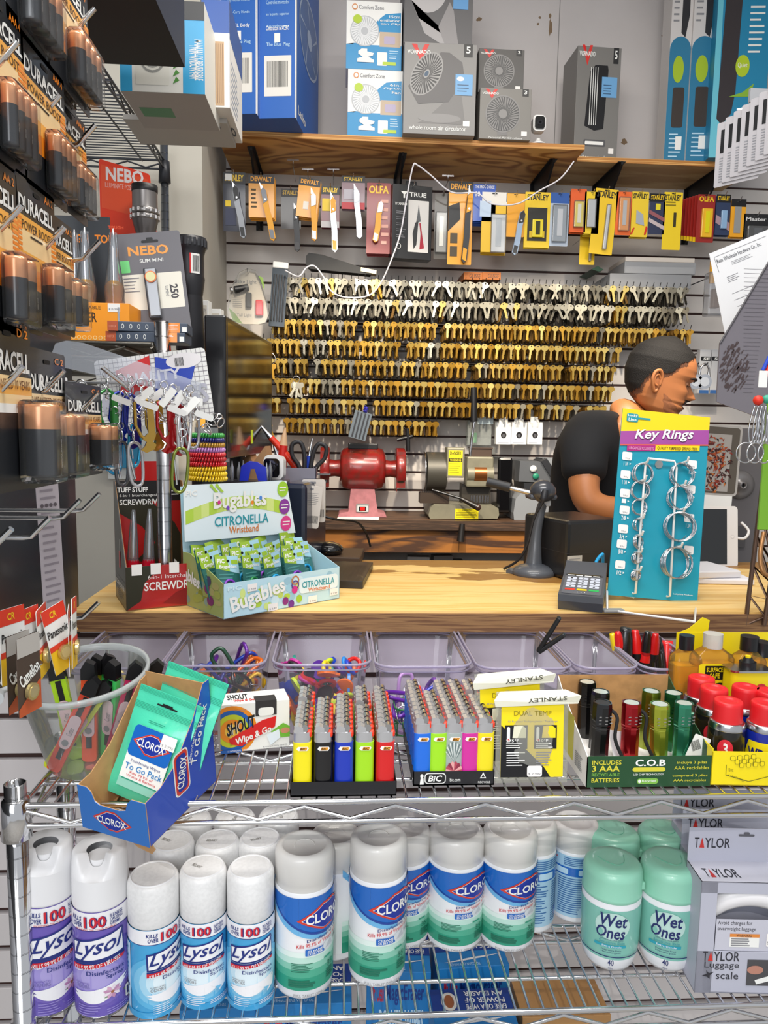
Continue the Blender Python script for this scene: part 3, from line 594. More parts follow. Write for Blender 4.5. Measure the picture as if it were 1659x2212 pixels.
def cutter(c, label, loc, rot):
    t = thing('box_cutter', label, 'box cutter', loc, rot, 'box cutters in the clear tub'); b = MB(); m = mat(c, .35)
    b.prism(rrect(.019, .125, .006, 4, 0, .0625), -.0045, .0045, m, ax='Y'); b.box(-.0035, .0035, -.0055, .0055, .02, .115, K_); b.build('grip', t)
    b = MB(); b.prism([(-.0097, .117), (.0097, .117), (.0075, .138), (-.0035, .143), (-.0097, .132)], -.006, .006, K_, ax='Y'); b.build('nose', t)
    b = MB(); b.prism(rrect(.015, .05, .007, 5, 0, .062), -.0068, -.0060, mat('e6c9cf', .5)); f = Face(b, (-.0075, -.0069, .037), (1, 0, 0), (0, 0, 1), .015, .05); f.ell(.5, .18, .3, .09, GREYTX, 1); f.text('Cutter', .1, .45, .9, .6, GREYTX, 1, 0, rot=90); b.build('tag_sticker', t)
for i, (c, px, py, dx, dy, lean, yaw) in enumerate((('b5e61d', 120, 1505, -.03, .0, -10, 10), ('e9f23c', 148, 1500, -.012, .02, 6, -5), ('ff5a1e', 176, 1495, -.004, -.012, 2, 4), ('3fd35e', 198, 1495, .012, .016, 3, 30), ('4fe06e', 215, 1490, .024, .0, 8, -20), ('c8265e', 228, 1490, .03, -.01, 16, 14),
        ('f2c320', 262, 1470, .036, .02, 24, 12), ('f04b2c', 150, 1600, -.02, -.034, 26, 0), ('d7e63a', 190, 1620, -.03, -.026, 34, 8), ('e8e84a', 95, 1590, -.044, .012, -6, 20))):
    deep = -.004 if i > 6 else .0
    cutter(c, ('lime green', 'pale yellow', 'orange', 'green', 'bright green', 'magenta', 'amber', 'red orange', 'yellow green', 'lemon')[i] + ' box cutter standing in the clear tub', (tub[0] + dx * .75 - (.03 if i in (7, 8) else 0), tub[1] + dy * .8, ZT + .008 + deep), (4, lean, yaw))
# hanging pouch display box
BX = mat('1f49b8', .35, coat=.4); BX2 = mat('2a6fc0', .35, coat=.3); KR = mat('c99a66', .8, noise=.1, nscale=80)
q = P(252, 1806, .835)
t = thing('display_box', 'blue cardboard display box tipping over the shelf edge, two teal pouches inside', 'display box', q, (9, 2, -25))
BM = Matrix.Translation(q) @ Euler((rad(9), rad(2), rad(-25))).to_matrix().to_4x4()
wB, dB, hF = .098, .132, .058
prof = [(0, 0), (dB, 0), (dB, .146), (dB - .012, .146), (dB * .72, .11), (dB * .42, .072), (dB * .2, hF + .002), (0, hF)]
b = MB()
b.prism(prof, wB / 2 - .0015, wB / 2 - .0006, KR, ax='X'); b.prism(prof, wB / 2 - .0006, wB / 2, BX, ax='X')
f = Face(b, (wB / 2, 0, 0), (0, 1, 0), (0, 0, 1), dB, .17)
f.rr(.38, .16, .60, .5, .007, W_, 1); f.rr(.395, .17, .585, .49, .006, CLR_RED, 2); f.rr(.42, .19, .56, .47, .005, mat('16319c', .35), 3); f.text('CLOROX', .34, .29, .64, .37, W_, 4, .03, rot=72)
f.text('Disinfecting Wipes', .45, .52, 1.0, .56, W_, 2, .0, rot=65); f.text('To Go Pack', .5, .47, 1.06, .54, W_, 2, .02, rot=65)
b.build('side_panel', t)
b = MB(); b.prism([(0, 0), (dB, 0), (dB, .135), (dB * .9, .132), (dB * .42, .078), (dB * .15, hF + .002), (0, hF)], -wB / 2, -wB / 2 + .0012, KR, ax='X'); b.build('side_panel', t)
b = MB(); b.box(-wB / 2, wB / 2, dB - .001, dB, 0, .14, KR); b.build('back_panel', t)
b = MB(); b.box(-wB / 2, wB / 2, 0, dB, 0, .001, KR); b.build('base_panel', t)
b = MB(); nt = [(-wB / 2, 0), (wB / 2, 0), (wB / 2, hF), (wB * .30, hF), (wB * .24, hF - .006), (wB * .2, hF - .017), (wB * .1, hF - .02), (-wB * .18, hF - .02), (-wB * .26, hF - .016), (-wB * .3, hF - .005), (-wB * .36, hF), (-wB / 2, hF)]
b.prism(nt, -.0012, -.0002, KR); b.prism(nt, -.002, -.0012, BX2); f = Face(b, (-wB / 2, -.002, 0), (1, 0, 0), (0, 0, 1), wB, hF)
brand_diamond(f, .48, .36, .58, .46, 1); b.build('front_panel', t)
b = MB(); b.prism([(wB * .15, 0), (wB * .5, 0), (wB * .5, -.012), (wB * .38, -.028), (wB * .2, -.02)], .002, .003, KR, M=TR(0, 0, 0, 25, 0, 0)); b.build('torn_flap', t)
TEAL = mat('4fd6b0', .3, coat=.6, bump=.4, nscale=60); TEALD = mat('2fa486', .35)
def pouch(label, px, py, Y, w, h, rot):
    q = BM @ V((px, py, Y)); t = thing('wipes_pouch', label, 'pouch', q, rot, 'teal pouches in the blue display box'); b = MB(); n, m = 10, 14; vs = []; fs = []
    for sgn in (-1, 1):
        b0 = len(vs)
        for j in range(m + 1):
            for i in range(n + 1):
                u, v = i / n, j / m; th = .011 * (math.sin(math.pi * u) ** .6) * (math.sin(math.pi * min(1, v / .78) * 1.0) ** .6 if v < .78 else 0)
                vs.append(((u - .5) * w * (1 - .04 * math.sin(math.pi * v)), sgn * (th + .0006), v * h))
        for j in range(m):
            for i in range(n): a = b0 + j * (n + 1) + i; fs.append((a, a + 1, a + n + 2, a + n + 1))
    b.add(vs, fs, TEAL, True)
    b.build('pouch_body', t); b = MB(); f = Face(b, (-w / 2, -.0012, 0), (1, 0, 0), (0, 0, 1), w, h)
    for k in range(5): f.rect(.01, .80 + k * .012, .99, .805 + k * .012, TEALD, 1); f.rect(.01, .95 + k * .01, .99, .954 + k * .01, TEALD, 1)
    f.rr(.34, .875, .66, .89, .001, K_, 2); f.rr(.42, .88, .58, .905, .001, K_, 2); b.build('crimped_header', t)
    b = MB(); f = Face(b, (-w / 2, -.0125, 0), (1, 0, 0), (0, 0, 1), w, h)
    f.rr(.2, .12, .84, .68, .006, W_, 1); f.rr(.2, .40, .84, .68, .006, CB, 2); f.rect(.2, .12, .84, .2, mat('8fd0bd', .4), 2); brand_diamond(f, .52, .54, .58, .19, 3)
    f.text('Disinfecting Wipes', .3, .345, .76, .375, NAVY, 3, 0); f.text('To Go Pack', .24, .28, .82, .335, mat('2a7fc0', .4), 3, .01); f.text('Kills 99.9% of', .34, .25, .7, .27, LRED, 3, 0); f.text('Viruses & Bacteria', .3, .22, .76, .242, LRED, 3, 0); f.rect(.24, .19, .8, .2, CG, 3)
    f.lines(.36, .72, .66, .75, 2, TEALD, 1); f.rr(.64, .56, .86, .68, .001, STICK, 7); f.text('$ 2.99¢', .66, .57, .84, .6, GREYTX, 8, 0)
    b.build('label', t)
pouch('teal wipes pouch in front, white price sticker on its label', -.008, .045, .012, .090, .135, (-16, 13, -20))
pouch('teal wipes pouch behind, only its crimped top showing', .0, .085, .012, .090, .148, (-14, 13, -22))
# stain wipes carton
loc, w, h = fit(467, 1512, 634, 1626, .9)
t = thing('wipes_carton', 'white stain wipes carton with black and red lettering, tilted on the wires', 'carton', PZ(552, 1620, ZT), (0, 0, 14))
b, f, l, r, tp = facebox(w * 1.02, .045, .071, W_)
SB = mat('1f62b8', .4); SO = mat('f2921d', .4); SG = mat('c9d42a', .4)
for k, (m_, rr_) in enumerate(((SO, .36), (SB, .3), (SG, .24), (SO, .17), (mat('f7c84a', .4), .1))): f.poly([(max(0, min(1, .16 + rr_ * math.cos(a))), max(0, min(1, .45 + rr_ * 1.42 * math.sin(a)))) for a in [i * math.pi / 16 for i in range(32)]], m_, 1 + k)
f.rect(0, 0, .3, .07, SB, 6); f.text('12 INDIVIDUAL WIPES', .1, .02, .38, .055, W_, 7, 0)
f.poly([(.14, .18), (.3, .12), (.78, .46), (.8, .68), (.6, .62), (.2, .35), (.12, .28)], RED, 6)
f.text('SHOUT', .09, .42, .5, .66, W_, 6, .12, rot=16, shear=.2); f.text('SHOUT', .08, .42, .5, .68, BLK, 7, .05, rot=16, shear=.2); f.text('Wipe & Go', .2, .22, .74, .40, W_, 8, .04, rot=17, shear=.2)
f.poly([(.66, .3), (.84, .4), (.86, .22), (.72, .08)], mat('e4eef6', .5), 7); f.poly([(.72, .36), (.9, .52), (1, .44), (1, .22), (.84, .22)], mat('74b83c', .4), 6); f.ell(.93, .36, .07, .06, mat('c98b6a', .5), 7); f.text('Johnson', .2, .84, .36, .89, GREYTX, 6, 0); f.text('4.7 IN x 5.9 IN WIPES', .6, .04, .96, .07, GREYTX, 6, 0)
tp.text('SHOUT', .12, .35, .42, .8, BLK, 1, .04); tp.text('Wipe & Go', .2, .1, .5, .35, RED, 2, .04); b.build('carton_body', t)
b = MB(); b.box(.0, .03, -.0008, .02, .05, .0722, mat('2e2c2e', .6)); b.prism(rrect(.022, .012, .004, 3, .015, .056), -.001, -.0004, W_); b.build('torn_opening', t)
# lighters
HOOD = mat('cfcfd2', .28, .65)
def lighter_parts(c, t):
    b = MB(); m = mat(c, .25, coat=.5); pr = []
    for i in range(20): a = 2 * math.pi * i / 20; pr.append((.0118 * (abs(math.cos(a)) ** .7) * (1 if math.cos(a) > 0 else -1), .0068 * (abs(math.sin(a)) ** .8) * (1 if math.sin(a) > 0 else -1)))
    b.prism(pr, 0, .054, m, ax='Z', smooth=True); f = Face(b, (-.0118, -.0069, 0), (1, 0, 0), (0, 0, 1), .0236, .054)
    f.poly([(.2, .885), (.28, .93), (.8, .93), (.85, .9), (.76, .85), (.3, .85)], W_, 1); f.poly([(.36, .86), (.42, .92), (.78, .92), (.72, .86)], mat('f2a21e', .4), 2); f.text('BIC', .42, .865, .72, .915, K_, 3, .03, shear=.2)
    if c == 'a8b4b0':   # printed leaves and a pink bloom
        for i in range(12): a = .4 + i * .24; f.poly([(.5, .42), (.5 + .45 * math.cos(a) - .05, .62 + .2 * math.sin(a)), (.5 + .48 * math.cos(a), .62 + .24 * math.sin(a))], mat(('5d6f72', 'e9edea')[i % 2], .4), 1)
        for i in range(14): a = i * .45; f.poly([(.5, .25), (.5 + .45 * math.cos(a - .25), .25 + .17 * math.sin(a - .25)), (.5 + .48 * math.cos(a), .25 + .2 * math.sin(a)), (.5 + .45 * math.cos(a + .25), .25 + .17 * math.sin(a + .25))], mat(('b5485a', 'e8a6a4', '8c2f45')[i % 3], .4), 2)
    b.build('body', t)
    b = MB(); b.prism([(p[0] * .92 - .0006, p[1] * .95) for p in pr], .054,   .0645, HOOD, ax='Z', smooth=True); b.prism([(-.0105, .0640), (.0015, .0640), (.001, .069), (-.005, .0715), (-.0095, .0705)], -.0062, .0062, HOOD); b.build('hood', t)
    b = MB(); b.cyl(.0042, -.0052, .0052, STEEL, 14, TR(.003, 0, .0685, 90, 0, 0)); b.build('spark_wheel', t)
    b = MB(); b.box(.0048, .0118, -.0042, .0042, .0588, .0655, mat('f03a1c', .35), bev=.002); b.build('button', t)
def tray(label, px0, px1, py, Y, cols, names, frame, nm, hdr):
    a, c = P(px0, py, Y), P(px1, py, Y); w = c.x - a.x; dpt = .151; x0 = (a.x + c.x) / 2; hh = .019; TB = mat('1c1c20', .45)
    t = thing('lighter_tray', label, 'tray', (x0, Y, ZT))
    b = MB(); b.box(-w / 2, w / 2, 0, dpt, 0, .002, TB)
    for q_ in ((-w / 2, -w / 2 + .001, 0, dpt), (w / 2 - .001, w / 2, 0, dpt), (-w / 2, w / 2, 0, .001), (-w / 2, w / 2, dpt - .001, dpt)): b.box(q_[0], q_[1], q_[2], q_[3], 0, hh, TB)
    if hdr:
        f = Face(b, (-w / 2, 0, 0), (1, 0, 0), (0, 0, 1), w, hh); f.rr(.14, .15, .40, .9, .004, W_, 1); f.rr(.15, .2, .39, .85, .004, K_, 2); f.text('BiC', .19, .3, .35, .75, W_, 3, .04, shear=.2); f.ell(.105, .7, .02, .15, W_, 2); f.poly([(.08, .1), (.13, .1), (.125, .55), (.09, .55)], W_, 2)
        f.text('bic.com', .45, .3, .58, .55, W_, 2, 0); f.poly([(.86, .95), (.90, .5), (.82, .5)], W_, 2); f.poly([(.86, .8), (.88, .58), (.84, .58)], K_, 3); f.text('RECYCLE', .8, .15, .95, .3, W_, 2, 0)
    b.build('tray_body', t)
    g = 'lighters in the %s tray' % frame; pit = (w - .003) / 5
    for ci, (c_, n_) in enumerate(zip(cols, names)):
        proto = None
        for r_ in range(10):
            if (nm, ci, r_) in {('a', 1, 7), ('a', 1, 8), ('a', 1, 9), ('a', 2, 8), ('a', 2, 9), ('a', 3, 5), ('a', 0, 6), ('b', 1, 7), ('b', 1, 8), ('b', 1, 9), ('b', 4, 6)}: continue
            lo = (x0 - w / 2 + .0015 + pit * (ci + .5), Y + .0088 + r_ * .0149, ZT + .0022)
            lab = '%s lighter in the %s tray, %s from the front of its row' % (n_, frame, ordn(r_)) if r_ else '%s lighter at the front of the %s tray' % (n_, frame)
            if proto is None:
                proto = thing('lighter', lab, 'lighter', lo, group=g); lighter_parts(c_, proto); proto.scale = (1, 1, 1.24)
            else: dup(proto, lo, (0, 0, RN.uniform(-4, 4)), lab, g)
tray('plain black cardboard tray of fifty lighters beside the stain wipes carton', 627, 857, 1685, .885, ('f4e40f', '131316', '1836b4', 'a6e01a', 'd51a1c'), ('yellow', 'black', 'dark blue', 'lime', 'red'), 'plain black', 'a', False)
tray('black printed tray of pastel and floral lighters beside the glue stick bags', 893, 1068, 1668, .91, ('1b6fe0', 'a4e61f', 'a8b4b0', 'd62f9e', 'f6e21a'), ('bright blue', 'light green', 'floral print', 'magenta', 'lemon'), 'printed black', 'b', True)
# glue stick bags
YE = mat('f4dc12', .4); BAG = mat('f2f2ea', .12, clear=.8, tint='f1f1ea')
def glue_bag(label, x0, yt, x1, yb, Y, rot, full):
    loc, w, h = fit(x0, yt, x1, yb, Y); t = thing('glue_stick_bag', label, 'bag', (loc.x, Y, ZT), rot, 'bagged glue sticks')
    b = MB(); f = Face(b, (-w / 2, -.009, h * .09), (1, 0, 0), (0, 0, 1), w * .96, h * .86); b.box(-w / 2, w * .46, -.009, -.0085, h * .09, h * .95, YE)
    f.poly([(0, 0), (.86, 0), (.0, .66)], K_, 1); f.poly([(.8, 0), (.86, 0), (.5, .42), (.45, .42)], YE, 2)
    for k, s_ in ((0.06, '275°F'), (.53, '410°F')):
        f.rect(k, .36, k + .36, .66, K_, 3); f.rr(k + .03, .46, k + .08, .64, .002, W_, 4); f.ell(k + .055, .475, .03, .02, W_, 4); f.ell(k + .055, .475, .02, .014, RED, 5); f.poly([(k + .12, .5), (k + .34, .5), (k + .34, .62), (k + .28, .655), (k + .14, .65)], mat('e4e2c8', .5) if k < .5 else YE, 4)
        f.text(s_, k + .02, .45, k + .22, .485, W_, 6, .02); f.lines(k + .02, .37, k + .32, .44, 3, W_, 5, .4); f.lines(k + .03, .14, k + .33, .33, 6, W_ if k < .5 else GREYTX, 4, .4)
    f.text('All Purpose / Multipropósito / Tout usage', .1, .69, .9, .72, GREYTX, 3, 0); f.text('DUAL TEMP', .2, .78, .8, .84, mat('8a7b10', .5), 3, 0)
    if full: f.rr(.42, .01, .66, .15, .003, STICK, 6); f.text('$ 7.99¢', .44, .03, .64, .06, GREYTX, 7, 0)
    b.build('card', t)
    b = MB()
    for i in range(7): b.cyl(.0055, h * .06, h * .8, mat('e9e6d4', .35), 10, TR(-w * .42 + i * w * .14, .001, 0))
    b.build('glue_sticks', t)
    b = MB(); vs = []; fs = []; n, m = 12, 14
    for sg in (-1, 1):
        b0 = len(vs)
        for j in range(m + 1):
            for i in range(n + 1):
                u, v = i / n, j / m; vs.append(((u - .5) * w * 1.12, sg * (.0105 * math.sin(math.pi * u) ** .5 * math.sin(math.pi * v) ** .4 + .0004 + .001 * RN.random()), v * h))
        for j in range(m):
            for i in range(n): a = b0 + j * (n + 1) + i; fs.append((a, a + 1, a + n + 2, a + n + 1))
    b.add(vs, fs, BAG, True); b.build('clear_bag', t)
    b = MB(); vs = [(-w * .6, -.012, h * .86), (w * .66, -.014, h * .9), (w * .7, -.016, h * .99), (w * .5, -.004, h * 1.03), (-w * .5, .0, h * 1.0), (-w * .62, -.012, h * .93)]; b.add(vs + [(x, y + .0008, z) for x, y, z in vs], [(0, 1, 2, 3, 4, 5), (11, 10, 9, 8, 7, 6)] + [(i, (i + 1) % 6, 6 + (i + 1) % 6, 6 + i) for i in range(6)], mat('efeede', .4, clear=.25), False)
    f = Face(b, (-w * .6, -.0165, h * .87), (1, 0, 0), (0, 0, 1), w * 1.2, h * .15); f.text('STANLEY', .4, .4, .9, .7, mat('4a4a40', .5), 1, .02, rot=184); b.build('folded_header', t)
glue_bag('clear bag of glue sticks in front, yellow and black card with price sticker', 1082, 1470, 1222, 1662, .915, (-5, 0, 0), True)
glue_bag('clear bag of glue sticks standing behind the other bag', 1040, 1432, 1176, 1630, .965, (-4, -2, 3), False)
# coin flashlights in their green tray
loc, w, h = fit(1268, 1622, 1540, 1688, .9); GRN = mat('1f4a2a', .45); CF = mat('eeeae4', .7)
t = thing('display_tray', 'dark green display tray with white foam holding small metal flashlights', 'display tray', (loc.x, .9, ZT)); dT = .142; hb = P(1350, 1457, .9 + dT).z - ZT
sd = [(0, 0), (dT, 0), (dT, hb), (dT - .02, hb - .012), (0, h * 1.0)]
b = MB(); b.box(-w / 2, w / 2, 0, .0012, 0, h, GRN); f = Face(b, (-w / 2, 0, 0), (1, 0, 0), (0, 0, 1), w, h); YT = mat('d8cf3c', .4); GT2 = mat('7fb84a', .4)
f.text('INCLUDES', .04, .74, .27, .88, YT, 1, .03); f.text('3 AAA', .04, .51, .26, .71, YT, 1, .04); f.text('RECYCLABLE', .04, .36, .26, .46, GT2, 1, .01); f.text('BATTERIES', .04, .16, .26, .3, YT, 1, .03)
f.text('C.O.B', .38, .68, .62, .9, W_, 1, .05); f.rr(.36, .5, .62, .64, .003, YT, 1); f.text('LED CHIP TECHNOLOGY', .37, .38, .61, .44, W_, 1, .01); f.rr(.4, .1, .57, .28, .004, GT2, 1); f.text('Recycled', .44, .14, .55, .24, W_, 2, .01); f.ell(.42, .19, .012, .06, W_, 2)
f.text('incluye 3 pilas', .71, .72, .95, .84, YT, 1, .01); f.text('AAA reciclables', .69, .56, .97, .67, YT, 1, .01); f.text('comprend 3 piles', .68, .3, .96, .41, YT, 1, .01); f.text('AAA recyclables', .69, .14, .95, .25, YT, 1, .01); b.build('front_panel', t)
b = MB(); b.prism(sd, -w / 2, -w / 2 + .0012, CF, ax='X'); f = Face(b, (-w / 2, dT, 0), (0, -1, 0), (0, 0, 1), dT, hb); f.rect(.25, .1, .6, .7, YT, 1); f.lines(.66, .1, .9, .3, 8, GREYTX, 1); b.build('side_panel', t)
b = MB(); b.prism(sd, w / 2 - .0012, w / 2, GRN, ax='X'); b.build('side_panel', t)
b = MB(); b.box(-w / 2, w / 2, dT - .0015, dT, 0, hb, CARD); b.build('back_panel', t)
b = MB(); b.box(-w / 2 + .002, w / 2 - .002, .002, dT - .002, 0, h * .35, mat('efedea', .9, bump=.3, nscale=200)); b.build('foam_insert', t)
zf = ZT + h * .35
def torch(c, label, x, y, hb_=.092, coin=False, strap=False, tag_=False):
    # x, y are the photo position of the top of the flashlight
    q = PZ(x, y, zf + hb_ - .012); t = thing('flashlight', label, 'flashlight', (q.x, q.y, zf - .009), (0, RN.uniform(-1.5, 1.5), 0), 'small flashlights in the green tray'); r = .0122
    m = mat(c, .18, .85, coat=.5) if c != '0d0d0f' else mat(c, .2, .2, coat=.7); b = MB()
    b.lathe([(r, 0), (r, hb_ * .62), (r * 1.04, hb_ * .63), (r * 1.04, hb_ * .66), (r * 1.08, hb_ * .68), (r * 1.08, hb_ * .95), (r * 1.03, hb_), (r * .9, hb_)], m, 10, smooth=False); b.cyl(r * .9, hb_ * .9, hb_ * .985, m, 20)
    if c == 'b8c23c': f = CFace(b, r + .0004, .01, .02, 60, 5); f.text('Duracell', .2, .2, .8, .5, LW, 1, .01, rot=90)
    b.build('barrel', t)
    if y < 1530 or not c == '0d0d0f' or True:
        b = MB(); b.cyl(r * .82, hb_ * .985, hb_ * .995, mat('d9dccf', .15, .4) if c != '0d0d0f' or y < 1500 else mat('2a2a2c', .5), 20); b.build('lens', t)
    b = MB()
    for k in (-1, 0, 1):
        for j in (0, 1, 2):
            a = rad(-90 + k * 36 + 8); b.cbox((r * 1.1 * math.cos(a), r * 1.1 * math.sin(a), hb_ * (.72 + .05 * j)), (.0035, .0014, .0012), CHROME, M=Matrix.Identity(4))
    b.build('grip_ring', t)
    if strap: b = MB(); b.tube(curve([(r * .8, -.002, hb_ * .9), (r * 1.5, -.008, hb_ * .8), (r * 1.3, -.012, hb_ * .5), (r * 2.2, -.016, .02)], 6), .0024, mat('161618', .8), 6); b.build('wrist_strap', t)
    if tag_: b = MB(); b.prism(rrect(.024, .034, .002, 3), -.0148, -.0142, W_, M=TR(.016, 0, .034, 0, 22, 0)); f = Face(b, (.006, -.0156, .02), (1, 0, .35), (-.35, 0, 1), .022, .028); f.bars(.25, .3, .8, .8, 14, K_, 1); b.build('price_tag', t)
for c, l_, x, y, k in (('0d0d0f', 'black flashlight with pale lens, rearmost at left in the green tray', 1270, 1476, {}), ('0d0d0f', 'black flashlight in the middle of the black three', 1295, 1497, {}), ('0d0d0f', 'black flashlight with a wrist strap, front of the black three', 1299, 1521, dict(strap=True)),
        ('b3121f', 'metallic red flashlight in the green tray', 1365, 1521, dict(strap=True)), ('8e9a2c', 'olive green flashlight behind the lime one', 1404, 1496, {}), ('b8c23c', 'metallic lime flashlight with lettering down its side', 1429, 1524, {}), ('2f7a50', 'dark green flashlight at the rear of the tray', 1458, 1500, {}), ('3f9a78', 'mint green flashlight carrying a barcode tag', 1478, 1522, dict(tag_=True))):
    torch(c, l_, x, y, **k)
b = MB(); b.prism([(0, 0), (.03, .002), (.026, .034), (-.006, .04)], 0, .0006, PAPER); q = PZ(1345, 1640, zf); solo(b, 'paper_slip', 'blank white slip stuck in the foam beside the red flashlight', 'slip', (q.x - .012, q.y, zf), (-12, 0, 10))
# yellow spray tray with small cans
loc, w, h = fit(1541, 1606, 1730, 1688, .895)
t = thing('display_tray', 'yellow cardboard tray of small red capped oil cans', 'display tray', (loc.x, .895, ZT + .002), (0, 0, -4)); dY = .15; hy = .05
b = MB(); b.box(-w / 2, w / 2, 0, .0012, 0, hy * .92, YE); f = Face(b, (-w / 2, 0, 0), (1, 0, 0), (0, 0, 1), w, hy * .92); DK = mat('6a6a1a', .5)
for k in range(3):
    for j in range(4):
        x_, y_ = .2 + j * .075 + k * .05, .74 - k * .10 + (j * .02); f.rr(x_, y_, x_ + .055, y_ + .14, .002, DK, 1 + k); f.rr(x_ + .006, y_ + .008, x_ + .049, y_ + .132, .0015, YE, 2 + k)
f.poly([(.16, .62), (.165, .62), (.165, .3), (.16, .3)], DK, 2); f.poly([(.16, .3), (.42, .12), (.42, .14), (.16, .32)], DK, 2); f.poly([(.42, .12), (.66, .3), (.66, .32), (.42, .14)], DK, 2); f.text('12oz', .18, .42, .24, .52, DK, 3, 0); f.text('4 UNITS DEEP', .18, .2, .38, .26, DK, 3, 0, rot=-20); f.text('A', .74, .35, .8, .55, DK, 3, .04); b.build('front_panel', t)
b = MB(); b.box(-w / 2, -w / 2 + .0012, 0, dY, 0, hy, YE); b.build('side_panel', t)
b = MB(); b.box(-w / 2, w / 2, 0, dY, 0, .0012, CARD); b.build('base_panel', t)
def oil_can(label, x, y, c, k):
    h = .098; r = .0235; q = PZ(x, y, ZT + .006 + h); t = thing('oil_can', label, 'spray can', (q.x, q.y, ZT + .006), group='small red capped oil cans')
    b = MB(); b.lathe([(.001, 0), (r - .001, 0), (r, .002), (r, h * .62)], mat(c, .25, coat=.5), 32); b.lathe([(r, h * .62), (r + .0004, h * .64), (r - .001, h * .68), (r * .95, h * .70), (r * .9, h * .715), (r * .8, h * .72)], STEEL, 32)
    f = CFace(b, r + .0002, 0, h * .62, 150, camang(q))
    if k == 3: f.ell(.5, .62, .16, .22, mat('d82a3a', .4), 1); f.text('3', .46, .5, .55, .76, W_, 2, .05); f.text('3-IN-ONE', .25, .26, .75, .38, W_, 1, .01)
    else: f.poly([(.2, .15), (.8, .15), (.9, .5), (.8, .8), (.2, .8), (.1, .5)], YE, 1); f.text('WD-40', .2, .4, .8, .66, mat('16226e', .4), 2, .05)
    b.build('can_body', t); b = MB(); rc = r * .80; b.lathe([(rc, h * .715), (rc * 1.0, h * .94), (rc * .97, h * .985), (rc * .9, h), (rc * .55, h), (rc * .5, h * .985), (rc * .3, h * .98), (.0001, h * .98)], mat('dc1f26', .4), 32); b.build('cap', t)
for a in (('oil can with black body, front one beside the blue can', 1574, 1512, '151517', 3), ('blue bodied oil can at the right frame edge', 1655, 1516, '12289a', 0), ('black bodied oil can in the middle, red cap tilted light', 1543, 1484, '151517', 3), ('black bodied oil can rearmost at left', 1516, 1462, '151517', 3), ('blue bodied oil can behind the front pair', 1612, 1482, '12289a', 0), ('blue bodied oil can at the right frame edge, rear', 1664, 1492, '12289a', 0)): oil_can(*a)
# solvent bottles
BR = mat('f0c860', .1, clear=.85, tint='fbe3a0')
Yb = 1.085
loc, w, h = fit(1455, 1352, 1660, 1510, 1.15)
t = thing('display_tray', 'yellow carton behind the solvent bottles with its lid flap up', 'display tray', (loc.x, 1.145, .93))
b = MB(); b.box(-w / 2, w / 2, 0, .0012, 0, P(1550, 1366, 1.145).z - .93, YE); b.poly = None; b.build('back_panel', t)
b = MB(); b.box(-w / 2, w / 2, -.12, 0, 0, .0012, YE); b.build('base_panel', t)
b = MB(); xx = P(1530, 1360, 1.145).x - loc.x; zz = P(1530, 1366, 1.145).z - .93; b.prism([(-w / 2, zz - .002), (xx, zz - .002), (xx + .002, zz + .02), (xx - .01, zz + .025), (-w / 2 + .02, zz + .006)], .001, .002, YE); b.build('lid_flap', t)
def bottle(label, x, y, capc, cr_, w=.062, d=.032, hb=.1, kind=''):
    q = P(x, y, Yb); z0 = .935; ht = q.z - z0; t = thing('solvent_bottle', label, 'bottle', (q.x, Yb, z0)); b = MB(); hs = ht - .038
    n = 8; P2 = rrect(w, d, .01, 5); lev = [(1, 0), (1, hs), (.9, hs + .006), (.45, hs + .016), (.40, hs + .022)]; vs = []; fs = []; k = len(P2)
    for s_, z in lev: vs += [(p[0] * s_, p[1] * (s_ if s_ > .5 else s_ * w / d * .6), z) for p in P2]
    for j in range(len(lev) - 1):
        for i in range(k): fs.append((j * k + i, j * k + (i + 1) % k, (j + 1) * k + (i + 1) % k, (j + 1) * k + i))
    b.add(vs, fs, BR, True); b.build('bottle_body', t)
    b = MB(); b.prism(rrect(w * .98, d * .9, .01, 5), .002, hs - .008, mat('f2b92c', .3, clear=.15, tint='f6cf70'), ax='Z'); b.build('liquid', t)
    if kind:
        b = MB(); f = Face(b, (-w / 2 + .004, -d / 2 - .0004, 0), (1, 0, 0), (0, 0, 1), w - .008, hs); f.rr(0, .04, 1, .96, .004, YE, 1); f.rr(.18, .78, .72, .94, .001, K_, 2); f.text('SURFACE', .22, .87, .68, .92, YE, 3, .02); f.text('SAFE', .32, .8, .6, .855, YE, 3, .02)
        f.ell(.62, .55, .38, .2, K_, 2); f.ell(.62, .62, .11, .06, YE, 3); f.ell(.62, .62, .05, .03, K_, 4); b.build('label', t)
    b = MB(); b.cyl(cr_, ht - .022, ht, mat(capc, .3) if capc != 'clear' else mat('e8e8e4', .15, clear=.4), 24); b.build('cap', t)
bottle('amber solvent bottle with clear cap and yellow label', 1541, 1368, 'clear', .0145, .064, kind='y')
bottle('amber solvent bottle with black cap, left of the two', 1620, 1374, '131315', .0135, .05)
bottle('amber solvent bottle with black cap, at the right frame edge', 1648, 1386, '131315', .0135, .05)
bottle('amber solvent bottle behind, square black cap', 1484, 1372, '161618', .011, .046)
q = P(1622, 1450, 1.04); t = thing('solvent_tin', 'flat yellow solvent tin with black nozzle cap', 'tin', (q.x, 1.05, .957)); b = MB(); hh = q.z - .957
b.prism(rrect(.062, .034, .008, 5), 0, hh, YE, ax='Z', smooth=True); f = Face(b, (-.031, -.0172, 0), (1, 0, 0), (0, 0, 1), .062, hh); f.ell(.72, .45, .3, .4, LRED, 1); f.text('OOF', .5, .5, .9, .75, W_, 2, .04, rot=10); b.build('tin_body', t)
